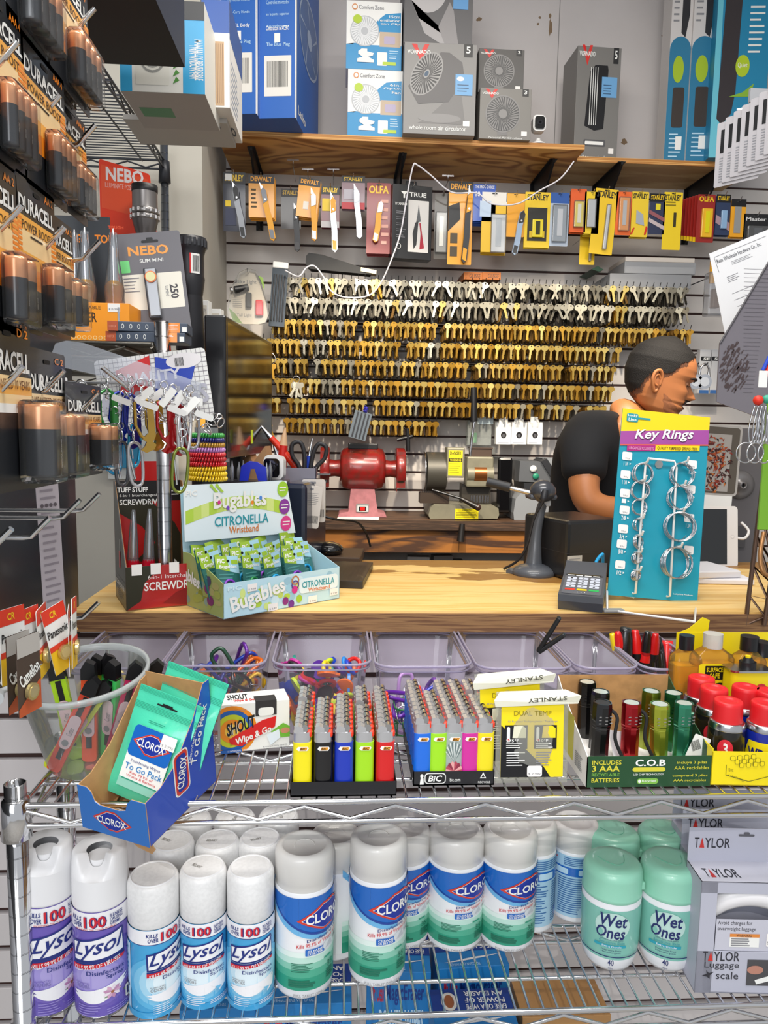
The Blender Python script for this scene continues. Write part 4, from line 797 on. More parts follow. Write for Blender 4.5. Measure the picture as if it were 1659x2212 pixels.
b = MB(); b.prism(rrect(.066, .038, .01, 5), hh, hh + .003, STEEL, ax='Z'); b.build('tin_rim', t); b = MB(); b.cyl(.012, hh, hh + .012, K_, 20); b.cyl(.009, hh + .012, hh + .018, K_, 20, r2=.006); b.cyl(.004, hh + .018, hh + .021, YE, 12); b.build('nozzle_cap', t)
# ---------------------------------------------------------------- battery rack at left
ORG = mat('f58a1c', .35, coat=.4); ORY = mat('f9b24a', .35, coat=.4); ORL = mat('fbd9a0', .35, coat=.4); COPP = mat('e2a070', .28, .35, coat=.4); BTB = mat('23262c', .3, coat=.5); BKC = mat('1b1d21', .35, coat=.3)
XC = -.30
t = thing('battery_rack', 'black wire rack of long steel hooks holding battery cards at left', 'rack', (XC - .3, 0, 0))
b = MB(); b.box(-.012, 0, .35, 1.2, .95, 2.2, mat('0e0f12', .5)); b.build('back_panel', t)
tips = [(205, 18, XC + .02), (38, 90, XC + .02), (130, 205, XC + .01), (206, 270, XC + .02), (48, 443, XC + .02), (140, 490, XC + .02), (216, 520, XC + .02), (50, 792, XC + .02), (138, 800, XC + .02), (212, 848, XC + .02), (215, 1066, XC + .01), (173, 1080, XC), (108, 1118, XC), (25, 1142, XC + .02), (214, 1300, XC + .01), (165, 1357, XC), (88, 1430, XC)]
HK = []
for i, (x, y, X) in enumerate(tips):
    q = PX(x, y, X); HK.append(q); r = .0028
    b = MB(); p = [(0, q.y + .006, q.z - .022), (q.x - t.location.x - .03, q.y + .004, q.z - .022), (q.x - t.location.x - .021, q.y + .003, q.z - .0205), (q.x - t.location.x, q.y, q.z)]
    b.tube(p, r, CHROME, 10); b.build('hook', t)
def batt_card(label, xl, xr, yb, hgt, n, big, xoff=0, ry=0, txt='POWER BOOST', size='AA 4', yl=None):
    hgt *= 1.2; X = XC + xoff; y0, y1 = PX(xl, yb, X).y, PX(xr, yb, X).y; w = y1 - y0; z0 = PX(xr, yb, X).z
    t = thing('battery_card', label, 'battery pack', (X, (y0 + y1) / 2, z0), (0, ry, 90), 'battery cards on the steel hooks')
    b = MB(); b.prism(rrect(w, hgt, .004, 3, 0, hgt / 2), 0, .0008, BKC); f = Face(b, (-w / 2, 0, 0), (1, 0, 0), (0, 0, 1), w, hgt)
    if big:
        for k in range(8): f.rect(.01, .46 + k * .027, .99, .46 + (k + 1) * .027, (ORL, ORL, ORY, ORY, ORG, ORG, ORG, ORG)[7 - k] if k > 3 else (ORL if k > 1 else W_), 1)
        f.text('DURACELL', .05, .70, .95, .82, W_, 2, .07); f.text('GUARANTEED 10 YEARS', .06, .60, .94, .655, mat('6b3a10', .5), 3, .0); bt = .40
    else:
        for k in range(10): f.rect(.0, .27 + k * .046, 1, .27 + (k + 1) * .046, (ORG, ORG, ORG, ORY, ORY, ORL, ORL, ORL, ORY, ORY)[k], 1)
        for k in range(12): f.rect(.86, .33 + k * .033, 1, .35 + k * .033, ORG, 2); f.rect(.0, .33 + k * .033, .10, .35 + k * .033, ORG, 2)
        f.text('DURACELL', .04, .755, .96, .86, W_, 2, .07); f.text(txt, .1, .64, .88, .70, mat('2a1c10', .5), 3, .0); f.lines(.3, .6, .7, .625, 1, mat('2a1c10', .5), 3); bt = .46
    f.rr(.42, .90, .58, .93, .002, mat('050506', .6), 2); f.text(size, .70, .91, .93, .96, ORG, 2, .03)
    b.build('card', t)
    r = (.0160 if n == 1 else .0120) if big else (.0070 if 'AAA' in size else .0088 if n > 2 else .0095); s_ = r * 2.02; x_0 = w * .46 - n * s_; hb_ = hgt * (.44 if big else .37)
    for i in range(n):
        b = MB(); cx = x_0 + s_ * (i + .5); M = TR(cx, -r - .001, .012)
        b.lathe([(.0001, 0), (r * .6, 0), (r * .98, .001), (r, .003), (r, hb_ * .66)], BTB, 18, M); b.lathe([(r, hb_ * .66), (r, hb_ - .003), (r * .93, hb_), (.3 * r, hb_), (.3 * r, hb_ + .001), (.0001, hb_ + .001)], COPP, 18, M)
        f = CFace(b, r + .0002, .012, hb_ * .66, 60, 20, x=cx, y=-r - .001); f.text('DURACELL', .0, .38, 1, .58, mat('d8d2cc', .4), 1, .03, rot=-90) if not big else f.text('DURACELL', -.3, .38, 1.3, .60, W_, 1, .05, rot=-90)
        b.build('battery', t)
    b = MB(); D = 2 * r + .003; M = TR(0, 0, .006); hh = hb_ + .010; b.box(x_0 - .003, w * .47, -D, -.0005, 0, hh, mat('f0f2f4', .12, clear=.97, tint='fbfbfb'), M=M, bev=.005); b.build('blister', t)
    return t
def batt_stack(proto, n, what, dx=-.011):
    for k in range(1, n + 1):
        c = dup(proto, (proto.location.x + dx * k * 1.5, proto.location.y + .002 * (k % 2), proto.location.z + .002 * RN.uniform(-1, 1)), label='%s, %s behind the front' % (what, ordn(k - 1)))
p = batt_card('battery card of four on the upper far hook, top cut by the frame', 108, 195, 258, .114, 4, False); batt_stack(p, 3, 'four cell card, upper far hook')
p = batt_card('battery card of four at the top left corner of the frame', 18, 108, 152, .114, 4, False); batt_stack(p, 2, 'four cell card, top left corner')
p = batt_card('battery card of slim cells on the second row middle hook', 58, 146, 462, .114, 4, False, size='AAA 4'); batt_stack(p, 3, 'slim cell card, second row middle hook')
p = batt_card('battery card of slim cells on the second row far hook, partly covered', 118, 190, 492, .102, 4, False, -.02, size='AAA 4')
p = batt_card('battery card of slim cells on the second row nearest hook', -48, 60, 390, .118, 4, False, size='AAA 4'); batt_stack(p, 2, 'slim cell card, second row nearest hook')
p = batt_card('battery card of two on the third row middle hook', 46, 126, 728, .118, 2, False, size='AA 2'); batt_stack(p, 3, 'two cell card, third row middle hook')
p = batt_card('battery card of two on the third row far hook, orange edge showing', 108, 163, 730, .104, 2, False, -.014, size='AA 2')
p = batt_card('battery card of two on the third row nearest hook, cut by the frame', -60, 48, 728, .122, 2, False, size='AA 2')
p = batt_card('large battery card on the fourth row nearest hook', -30, 76, 1052, .130, 1, True, size='D 2'); 
p = batt_card('large battery card on the fourth row middle hook', 64, 148, 1040, .116, 2, True, -.004, size='C 2')
p = batt_card('large battery card reading ten years on the fourth row far hook', 146, 222, 1022, .090, 2, True, 0, size='C 4')
# small coin cell cards lower left
PYE = mat('f7c41c', .4); PRD = mat('e23a20', .4)
def pana(label, px, py, X, ry, rz, nm='Panasonic', dark=False):
    q = PX(px, py, X); t = thing('battery_card', label, 'battery pack', q, (0, ry, rz), 'small battery cards on the lower hooks'); w, h = .033, .078; b = MB()
    b.prism(rrect(w, h, .003, 3, 0, -h / 2), 0, .0007, mat('4a3a30', .6) if dark else W_); f = Face(b, (-w / 2, 0, -h), (1, 0, 0), (0, 0, 1), w, h)
    if dark: f.poly([(0, 0), (1, 0), (1, .4), (0, .1)], mat('c4562c', .4), 1); f.text('Camelion', .05, .42, .95, .6, W_, 2, .05, rot=25); f.rect(0, .75, 1, 1, mat('b9b4ae', .5), 1)
    else: f.rect(0, .78, 1, 1, PRD, 1); f.text('CR', .3, .84, .6, .94, PYE, 2, .04); f.rect(0, 0, 1, .42, PYE, 1); f.rect(0, .36, 1, .44, PRD, 2); f.text(nm, .05, .56, .95, .68, K_, 2, .03)
    b.build('card', t); b = MB()
    b.cyl(.0085, 0, .0035, mat('d8c48a', .25, .8), 24, TR(0, -.001, -h * .72, 90, 0, 0)); b.cyl(.006, .0035, .004, mat('e8d9a8', .2, .8), 24, TR(0, -.001, -h * .72, 90, 0, 0)); b.build('coin_cell', t); return t
for i, a in enumerate((('small red and white battery card at the frame edge', 25, 1312, -.33, 0, 70), ('small red and white battery card second from the frame edge', 62, 1312, -.325, 0, 80), ('small red and white battery card next to the twisted one', 88, 1310, -.32, -6, 95), ('small red and white battery card twisted on its hook, name readable', 112, 1310, -.312, -14, 66),
        ('small yellow edged battery card turned sideways, near hook tip', 160, 1290, -.295, 6, 101), ('small yellow edged battery card turned sideways behind it', 148, 1312, -.305, -4, 107))): pana(a[0], a[1], a[2], a[3], a[4], a[5])
pana('brown battery card nearest, white lettering rising to the right', 60, 1372, -.30, 0, 75, dark=True); pana('brown battery card behind the nearest brown one', 38, 1368, -.315, 0, 75, dark=True)
b = MB(); b.prism(rrect(.035, .33, .002, 3), 0, .0006, mat('b9b0b6', .45)); f = Face(b, (-.0175, -.0001, -.165), (1, 0, 0), (0, 0, 1), .035, .33); f.lines(.15, .06, .85, .94, 30, mat('8f868e', .5), 1, .3)
for k in range(4): f.ell(.2 + .2 * k, .72, .07, .008, mat('5a5258', .5), 2)
solo(b, 'warning_strip', 'long narrow printed paper strip hanging beside the dark panel', 'strip', P(112, 1210, .98), (0, -2, 62))
b = MB(); b.box(-.003, .003, 0, .36, 0, .54, mat('2c3138', .3, coat=.1)); q = PX(195, 1300, -.38); solo(b, 'dark_board', 'smooth dark glossy panel standing behind the steel hooks', 'board', (-.47, .98, 1.04))
# ---------------------------------------------------------------- boxed goods on the counter rack
z15 = 1.565
loc, w, h = fit(60, 668, 280, 756, 1.42)
t = thing('driver_box', 'orange counter display box with clear handled screwdrivers', 'display box', (loc.x, 1.42, z15)); OR = mat('f79a14', .4)
b, f, l, r, tp = facebox(w, .09, h, OR); T_ = mat('3a2408', .5); f.text('RECHARGEABLE', .32, .84, .72, .92, T_, 1, 0); f.text('SCREWDRIVER', .08, .52, .68, .76, T_, 1, .02)
for k in range(9): f.ell(.34 + k * .053, .14, .021, .052, mat('fbd28a', .5), 1); f.ell(.34 + k * .053, .14, .013, .034, OR, 2)
for a in (.06, .79): f.rr(a, .02 if a < .5 else .78, a + .12, .24 if a < .5 else .99, .001, STICK, 2); f.text('$15.99¢', a + .01, .05 if a < .5 else .82, a + .11, .1 if a < .5 else .87, GREYTX, 3, 0)
f.rect(.885, .45, .905, .9, STEEL, 2); b.build('box_body', t)
b = MB(); hd = P(150, 462, 1.50).z - z15; x2 = P(236, 480, 1.51).x - loc.x; b.box(-w / 2, x2, .092, .096, h * .5, hd, mat('33373c', .35, coat=.6, bump=.5, nscale=12), bev=.001); f = Face(b, (-w / 2, .092, 0), (1, 0, 0), (0, 0, 1), w, hd)
f.text('TOUGH', .52, .80, .86, .865, ORG, 1, .06); f.text('TOUGH', .10, .80, .46, .865, ORG, 1, .06); f.text('TOUGH', .66, .91, .82, .935, mat('e8542a', .5), 1, .04); b.build('header_card', t)
YH = mat('eaa81c', .12, clear=.6, tint='f8cf6a')
for k, (px, py, lb) in enumerate(((187, 665, 'screwdriver with amber clear handle, left in the orange box'), (248, 668, 'screwdriver with amber clear handle, right in the orange box'), (165, 668, 'screwdriver with amber clear handle at the box edge behind battery cards'))):
    q = P(px, py, 1.455 + .02 * (k == 2)); s = thing('screwdriver', lb, 'screwdriver', (q.x, q.y, z15 + .004), group='screwdrivers in the orange box'); z_ = q.z - z15
    b = MB(); b.lathe([(.014, 0), (.015, z_ - .0), (.0165, z_ + .006), (.013, z_ + .014), (.016, z_ + .026), (.0175, z_ + .036), (.015, z_ + .043), (.010, z_ + .047)], YH, 12); b.build('handle', s)
    b = MB(); b.lathe([(.0085, z_ + .04), (.0075, z_ + .07), (.0062, z_ + .10), (.0055, z_ + .115), (.0035, z_ + .128), (.002, z_ + .14), (.0005, z_ + .143)], CHROME, 12); b.build('shaft', s)
    b = MB(); b.lathe([(.016, z_ - .01), (.019, z_ + .03), (.016, z_ + .05), (.010, z_ + .09), (.007, z_ + .135)], mat('e8ecf0', .12, clear=.9, tint='f0f2f4'), 14); b.build('clear_sleeve', s)
# orange torch display card and its silver torch
OD = mat('f2401c', .4); q = P(275, 640, 1.62); t = thing('torch_display', 'tall orange torch display card with a metal torch held on it', 'display', (q.x, 1.62, z15), (0, 0, -8))
hh = P(262, 345, 1.62).z - z15; wd = .105; b = MB(); b.prism([(-wd / 2, 0), (wd / 2 + .04, 0), (wd / 2, hh * .92), (wd / 2 - .004, hh * .93), (-wd / 2 + .002, hh + .002), (-wd / 2 - .002, hh)], 0, .0015, OD)
f = Face(b, (-wd / 2, 0, 0), (1, 0, 0), (0, 0, 1), wd, hh); f.poly([(.02, .98), (.96, .9), (.96, .7), (.02, .76)], mat('f4572c', .4), 1); f.text('NEBO', .12, .885, .88, .955, mat('f7ece8', .4), 2, .1, up=-.13); f.text('ILLUMINATE POSSIBILITIES', .1, .85, .9, .875, mat('f7c9bc', .4), 2, 0, up=-.13); b.build('backing_card', t)
q2 = P(317, 512, 1.585); b = MB(); r = .0255; zt_ = P(317, 405, 1.585).z; zb = q2.z; H = zt_ - zb; GM = mat('8a8582', .3, .7); M = Matrix.Translation((0, 0, 0))
def turned(b, r, H):
    b.lathe([(r * .62, -H * .6), (r * .66, 0), (r * .8, H * .1), (r * .98, H * .28), (r, H * .3)], mat('6f6a68', .3, .6), 36)
    for k in range(2): z_ = H * (.3 + .12 * k); b.lathe([(r, z_), (r * 1.06, z_ + H * .02), (r * 1.06, z_ + H * .09), (r, z_ + H * .11)], GM, 36); [b.cbox((r * 1.07 * math.cos(a), r * 1.07 * math.sin(a), z_ + H * .055), (.004, .004, H * .07), mat('b9b4b0', .25, .8)) for a in [i * math.pi / 7 for i in range(14)]]
    b.lathe([(r, H * .52), (r * .97, H * .6), (r * .97, H * .86)], GM, 36); b.lathe([(r * .98, H * .86), (r, H * .88), (r, H), (r * .9, H), (r * .85, H * .96)], BLK, 36)
turned(b, r, H); solo(b, 'torch', 'grey metal torch with black bezel on the orange display card', 'torch', (q2.x, 1.575, zb))
q2 = P(410, 640, 1.75); b = MB(); H = P(410, 515, 1.75).z - q2.z; r = .036
b.lathe([(r * .8, 0), (r * .95, H * .3), (r * .9, H * .35), (r * .9, H * .7), (r, H * .8), (r * 1.05, H * .84), (r * 1.05, H), (r * .9, H * 1.01), (.001, H)], mat('2c2c30', .35, .3), 36); b.lathe([(r * .9, -.12), (r * .8, 0)], mat('2c2c30', .35, .3), 30)
for k in range(24): a = k * math.pi / 12; b.cbox((r * 1.04 * math.cos(a), r * 1.04 * math.sin(a), H * .9), (.005, .005, H * .13), mat('232327', .35, .3))
f = CFace(b, r * .9 + .001, H * .36, H * .34, 40, 32); f.rect(0, 0, 1, 1, W_, 1); f.bars(.3, .1, .95, .9, 12, K_, 2); f.rect(0, 0, .12, 1, RED, 2); solo(b, 'torch', 'thick black torch with a barcode label behind the grey card', 'torch', (q2.x, 1.75, q2.z))
# slim light on grey card
q = P(345, 722, 1.50); t = thing('light_card', 'grey hanging card holding a slim clip light, reads two hundred fifty', 'light card', (q.x, 1.50, q.z), (-4, -7, 4)); h = .196; w = .124; GC = mat('716f74', .45)
b = MB(); b.prism(rrect(w, h, .005, 4, 0, h / 2), 0, .001, GC); f = Face(b, (-w / 2, 0, 0), (1, 0, 0), (0, 0, 1), w, h); f.rr(.04, .25, .95, .60, .002, mat('efeadb', .5), 1); f.rr(.0, .62, .18, .74, .002, mat('7de08a', .4), 1); f.text('NEBO', .18, .78, .80, .875, mat('f2a24a', .4), 1, .09); f.text('SLIM MINI', .34, .71, .70, .745, W_, 1, .01)
f.text('250', .70, .37, .92, .45, mat('4a464a', .5), 2, .04, rot=-90); f.text('LUMENS', .62, .40, .78, .43, GREYTX, 2, 0, rot=-90); f.lines(.06, .42, .3, .58, 5, GREYTX, 2, .3); f.lines(.3, .05, .7, .09, 2, mat('b9b6ba', .5), 1, .4)
f.rr(.40, .90, .66, .925, .002, K_, 1); f.rr(.48, .905, .58, .95, .002, K_, 1); b.build('card', t)
b = MB(); b.box(-.014, .010, -.016, -.001, .028, .125, mat('5d5f64', .3, .5), bev=.003); b.box(-.010, .010, -.0185, -.016, .032, .122, mat('9ea0a4', .3, .5), bev=.001); b.cyl(.011, 0, .003, mat('e07a3a', .3), 24, TR(.0, -.0185, .106, 90, 0, 0)); b.cyl(.009, 0, .0038, mat('d9d49a', .2), 24, TR(.0, -.0185, .106, 90, 0, 0)); b.build('clip_light', t)
# flat dark boxes stacked on the rack edge
for k, (lb, yb, xo, dz) in enumerate((('flat dark blue and orange light box, lower of two', 760, 0, 0), ('flat dark blue and orange light box, upper of two', 738, .004, .0175))):
    qa, qb = P(232, yb, 1.38), P(402, yb, 1.38); w = qb.x - qa.x; b, f, l, r, tp = facebox(w, .06, .017, mat('3f4a5c', .4)); f.rect(0, 0, .13, 1, mat('b04a1e', .4), 1); f.text('OFFER', .02, .35, .11, .6, mat('d98a6a', .4), 2, 0); f.rect(.62, 0, .9, 1, ORG, 1)
    for j in range(4): f.ell(.19 + j * .1, .5, .018, .25, W_, 2); f.ell(.19 + j * .1, .5, .012, .18, mat('3f4a5c', .4), 3)
    f.lines(.68, .2, .88, .8, 4, W_, 2, .3); f.rect(.93, .1, .99, .6, W_, 2); solo(b, 'light_box', lb, 'box', ((qa.x + qb.x) / 2 + xo, 1.372, z15 + dz), (0, 0, 3 * k))
# red and white carded razors behind
for k, (px, lb) in enumerate(((437, 'white card with a row of small red capped tools'), (464, 'white card with small red capped tools, nearer the corner'))):
    loc, w, h = fit(px - 16, 640 + 14 * k, px + 14, 785, 1.95 + .06 * k); b = MB(); b.box(-w / 2, w / 2, 0, .03, 0, h, W_, bev=.001); f = Face(b, (-w / 2, 0, 0), (1, 0, 0), (0, 0, 1), w, h); f.rect(0, 0, .12, 1, RED, 1); f.rect(.1, 0, 1, .04, RED, 1); f.text('POPPY', .3, .8, .85, .88, GREYTX, 2, 0); f.rr(.26, .77, .88, .93, .001, mat('d8d2c4', .5), 1)
    for j in range(3): f.rect(.3 + j * .2, .3, .42 + j * .2, .52, mat('4a4a50', .4), 2); f.rect(.3 + j * .2, .52, .42 + j * .2, .6, LRED, 2)
    f.rect(.25, .08, .85, .3, mat('3a3a40', .4), 2); solo(b, 'tool_card', lb, 'card', (loc.x, loc.y, z15), (0, 0, -6))
b = MB(); b.box(-.11, .0, 0, .1, 0, .035, mat('4d6a88', .4), bev=.002); solo(b, 'small_box', 'small blue grey box on the rack at the left frame edge', 'box', (P(60, 750, 1.4).x, 1.38, z15))
b = MB(); b.box(-.10, .0, 0, .05, 0, .26, mat('1c1d20', .4), bev=.002); q = P(216, 600, 1.66); solo(b, 'dark_box', 'tall dark box behind the battery cards and orange card', 'box', (q.x, 1.70, z15))
# hanging key-ring sign card with clip tools
q = P(345, 915, 1.08); t = thing('sign_card', 'large clear and white grid patterned card lettered for key rings, tilted', 'card', q, (0, -8, -3)); w, h = .158, .098
b = MB(); b.prism(rrect(w, h, .006, 4, 0, h / 2), 0, .001, W_); f = Face(b, (-w / 2, 0, 0), (1, 0, 0), (0, 0, 1), w, h); LN = mat('8d8790', .5)
for k in range(1, 24): f.rect(k / 24, .0, k / 24 + .004, 1, LN, 1)
for k in range(1, 15): f.rect(0, k / 15, 1, k / 15 + .007, LN, 1)
f.poly([(.18, .82), (.5, .98), (.48, .3), (.2, .5)], RED, 2); f.poly([(.55, .95), (.9, .78), (.78, .3), (.5, .35)], mat('2a49b8', .4), 2); f.text('QUALITY', .16, .58, .76, .76, mat('e4e4ec', .4), 4, .05); f.text('KEY RINGS', .02, .22, .98, .5, mat('b9b9c4', .4), 4, .07)
f.ell(.8, .85, .16, .11, mat('f3eff0', .4), 2); f.bars(.72, .78, .80, .9, 12, K_, 4); b.build('card', t)
b = MB(); ca, sa = math.cos(rad(8)), math.sin(rad(8)); fl = [((x - 345) / 1450, (915 - y) / 1450) for x, y in ((135, 778), (143, 758), (165, 752), (200, 756), (437, 832), (432, 862), (300, 835), (140, 802))]
b.prism([(x * ca + z * sa, -x * sa + z * ca) for x, z in fl], -.012, -.0112, mat('dfe3ea', .15, clear=.75, tint='f4f5f8')); b.build('clear_flap', t)
b = MB(); f = Face(b, (-.150, -.0125, .072), (1, 0, -.2), (.2, 0, 1), .034, .013); f.rr(0, 0, 1, 1, .002, STICK, 1); b.build('sticker', t)
b = MB(); b.tube([(0, 0, 0), (.02, -.10, -.012), (.022, -.118, -.010), (-.004, -.128, .012)], .0028, CHROME, 10); b.tube([(.0, 0, 0), (-.16, .01, .0)], .002, CHROME, 8); solo(b, 'steel_hook', 'steel hook in front of the tilted grid patterned card', 'hook', P(290, 828, 1.06))
def opener(c, lb, px, py, tag_=False, blade=False, kind=0):
    Y = 1.0 + RN.uniform(-.02, .02); q = P(px, py, Y); t = thing('clip_opener', lb, 'key clip', q, (0, RN.uniform(-5, 5), RN.uniform(20, 60)), 'coloured key clips hanging under the card'); m = mat(c, .2, .55, coat=.8); b = MB(); L_ = .062
    if kind == 0:
        b.prism([(.004, 0), (.012, 0), (.013, -.045), (.009, -.052), (.013, -.056), (.010, -L_), (.0, -.066), (-.007, -.062), (-.002, -.058), (.001, -.052), (-.004, -.048), (.004, -.04)], -.003, .003, m); b.tube([(-.010, 0, 0), (-.011, 0, -.030), (-.005, 0, -.044), (.004, 0, -.052)], .0022, m, 8); b.tube([(-.010, 0, 0), (0, 0, .006), (.008, 0, 0)], .0022, m, 8)
    else: b.tube(curve([(-.009, 0, -.005), (0, 0, .004), (.009, 0, -.006), (.008, 0, -.045), (0, 0, -.054), (-.009, 0, -.044)], 4, True), .0022, m, 8, True); b.tube([(-.009, 0, -.008), (-.003, 0, -.044)], .0015, CHROME, 6)
    b.build('clip_body', t); b = MB(); b.ring(.007, .0011, CHROME, TR(0, 0, .012, 0, 0, 70)); b.ring(.005, .0011, CHROME, TR(0, 0, .024, 0, 0, 10)); b.build('ring', t)
    if tag_: b = MB(); b.prism(rrect(.028, .010, .002, 3), -.006, -.0055, W_, M=TR(.004, -.004, .008, 0, RN.choice((-50, -35, 8)), -30)); f = Face(b, (-.008, -.0072, .004), (1, 0, .3), (-.3, 0, 1), .022, .008); f.lines(.1, .2, .9, .8, 3, GREYTX, 1, .4); b.build('paper_tag', t)
for i, a in enumerate((('2f8a3c', 'green key clip opener, leftmost in the row', 232, 850, 0), ('1a2fae', 'deep blue key clip opener beside the green one', 258, 856, 0), ('1c2f9c', 'deep blue key clip opener, second from left pair', 284, 862, 0), ('b08a2a', 'gold key clip opener left of the tags', 308, 868, 1), ('c2a23c', 'gold key clip opener under the barcode tag', 330, 868, 1), ('b21218', 'red key clip opener under the crossed tags', 356, 872, 1), ('a30f14', 'red key clip opener over the chrome post', 378, 878, 1))): opener(a[0], a[1], a[2], a[3], bool(a[4]))
for i, a in enumerate((('5a5a5e', 'dark steel key clip hanging lowest', 262, 960), ('c9c9cc', 'silver key clip hanging lowest', 290, 962), ('1f9ed6', 'bright blue key clip below the deep blue ones', 248, 935), ('27b0e0', 'bright blue key clip with green end', 292, 920), ('d0d0d2', 'large silver key clip at the right end of the row', 400, 890), ('9a9a9e', 'silver key clip behind the large one', 412, 880), ('7d8a2a', 'olive green key clip beside the coil bracelets', 392, 975))): opener(a[0], a[1], a[2], a[3], i in (4, 5), kind=1)
b = MB()
for k in range(46):
    q = V((-.10 + k * .0042 + RN.uniform(-.002, .002), RN.uniform(-.015, .015), .012 * math.sin(k * .9) - k * .0009)); b.ring(RN.uniform(.004, .008), .0009, CHROME, TR(q.x, q.y, q.z, RN.uniform(-60, 60), 0, RN.uniform(0, 180)), 12, 5)
for k in range(5): b.prism(rrect(.024, .008, .002, 3), -.0004, 0, W_, M=TR(-.07 + .035 * k, -.02, -.004 - .006 * k, 10, 20, 10))
solo(b, 'ring_tangle', 'tangle of tiny chrome links and tags along the hanging rod', 'rings', P(330, 850, 1.0), kind='stuff')
# coil bracelets
q = P(447, 1038, 1.42); t0 = None
rowc = (('yellow', 'e8c00e'), ('yellow', 'efc916'), ('yellow', 'e2b90c'), ('red', 'c9101c'), ('red', 'b80f1a'), ('red', 'cf1420'), ('lilac', 'c48ad0'), ('red and gold', 'b5861c'), ('navy', '141c6e'), ('green', '2c9a3c'))
for k, (n_, c) in enumerate(rowc):
    b = MB(); R_, r_ = .034 - .0006 * k, .0034; pts = [((R_ + r_ * math.cos(40 * a)) * math.cos(a), (R_ + r_ * math.cos(40 * a)) * math.sin(a), r_ * math.sin(40 * a)) for a in [i * 2 * math.pi / 400 for i in range(400)]]
    b.tube(pts, .0019, mat(c, .2, coat=.8), 6, True); solo(b, 'coil_bracelet', '%s spiral coil wrist band, %s from the bottom of the stack' % (n_, ordn(k)), 'wrist band', (q.x, q.y, q.z + .005 + .0089 * k), (0, RN.uniform(-2, 2), 13 * k), 'stacked spiral wrist bands')
b = MB(); b.cyl(.022, 0, .10, mat('e6e6ea', .1, clear=.8), 20); b.cyl(.028, -.018, 0, K_, 20); b.cyl(.008, -.35, -.018, K_, 12); b.cyl(.03, -.36, -.35, K_, 20); solo(b, 'bracelet_stand', 'short clear stand carrying the stacked coil bands', 'stand', (q.x, q.y, q.z - .0))
# ---------------------------------------------------------------- things on the overhead rack
z22 = 2.256
q = P(392, 118, 1.5)
t = thing('appliance_box', 'black carton overhanging the high wire shelf, seen from below', 'carton', (q.x, 1.45, P(388, 118, 1.48).z)); b = MB(); b.box(-.32, 0, -.25, .08, 0, .2, mat('040405', .6), bev=.001)
f = Face(b, (0, -.25, 0), (0, 1, 0), (0, 0, 1), .33, .2); f.rect(.0, 0, 1, 1, mat('1d2233', .45), 1); f.rr(.5, .3, .62, .5, .002, W_, 2); f.rect(.3, .12, .34, .3, W_, 2); b.build('carton_body', t)
def obox(label, x0, x1, yt, yb, Y, z, d, c, rz=0, ex=None, hh=None):
    loc, w, h = fit(x0, yt, x1, yb, Y); h = hh or h; b, f, l, r, tp = facebox(w, d, h, mat(c, .5)); un = Face(b, (-w / 2, d, 0), (1, 0, 0), (0, -1, 0), w, d)
    if ex: ex(f, l, r, un, b, w, h)
    return solo(b, 'fan_box', label, 'box', (loc.x, Y, z if z else loc.z), (0, 0, rz))
LB = mat('38a5d8', .4)
def wf(f, l, r, un, b, w, h):
    f.rect(.42 * 2 - .1, 0, 1, 1, LB, 1); f.rect(0, 0, .14, 1, LB, 1); f.text('MANUALLY REVERSIBLE', .70, .32, 1.16, .42, W_, 2, .02, rot=-90); f.text('TWIN WINDOW FAN', .68, .30, 1.06, .40, W_, 2, .02, rot=-90); f.rect(.74, .8, 1, 1, K_, 3)
    f.rr(.18, .08, .58, .9, .003, mat('d8d6cc', .5), 1); GR = mat('8f8f8a', .5)
    for k in range(7): f.ell(.38, .42, .17 - .022 * k, .21 - .027 * k, GR if k % 2 == 0 else mat('d8d6cc', .5), 2 + k)
    for k in range(5): f.poly([(.62, .1 + .08 * k), (.70, .14 + .08 * k), (.66, .18 + .08 * k)], mat('4c8a3a', .5), 2)
    un.rect(0, 0, 1, 1, mat('a9a4a0', .6), 1); un.rect(.1, .35, .5, .6, mat('4d8a5e', .5), 2)
obox('light blue and white twin window fan box on the high rack', 258, 442, 0, 200, 1.72, None, .2, 'dcdbd4', 0, wf)
def lk(f, l, r, un, b, w, h):
    f.rect(0, .7, 1, 1, mat('1f4a94', .4), 1); f.rect(.2, .02, .8, .62, mat('b99a78', .5), 1)
    for k in range(9): f.rect(.22 + k * .065, .04, .24 + k * .065, .6, mat('7d5f48', .5), 2)
    un.text('Lasko', .1, .2, .9, .6, mat('3a4656', .5), 1, .02); r.rect(0, 0, 1, 1, mat('ece9e4', .5), 1); r.rect(0, .65, 1, 1, mat('1f4a94', .4), 2); r.lines(.1, .05, .8, .5, 8, mat('9aa4b8', .5), 2, .3)
obox('white fan box with wooden slat picture, beside the window fan box', 436, 496, 0, 232, 1.86, None, .22, 'e2e0dc', 0, lk)
loc, w, h = fit(265, 205, 490, 262, 1.92); b, f, l, r, tp = facebox(w, .16, .012, mat('b4b1ac', .6)); un = Face(b, (-w / 2, .16, 0), (1, 0, 0), (0, -1, 0), w, .16); un.text('Lasko', .55, .80, .92, .93, mat('3a4656', .5), 1, .03, rot=180); solo(b, 'flat_carton', 'flat grey carton lying under the fan boxes, name printed beneath', 'carton', (loc.x, 1.92, P(380, 262, 1.92).z))
loc, w, h = fit(300, 262, 372, 330, 2.1); b, f, l, r, tp = facebox(w, .25, .02, mat('a9a39a', .6)); solo(b, 'flat_carton', 'pale carton lying on the high rack near its rear post', 'carton', (loc.x, 2.1, z22))
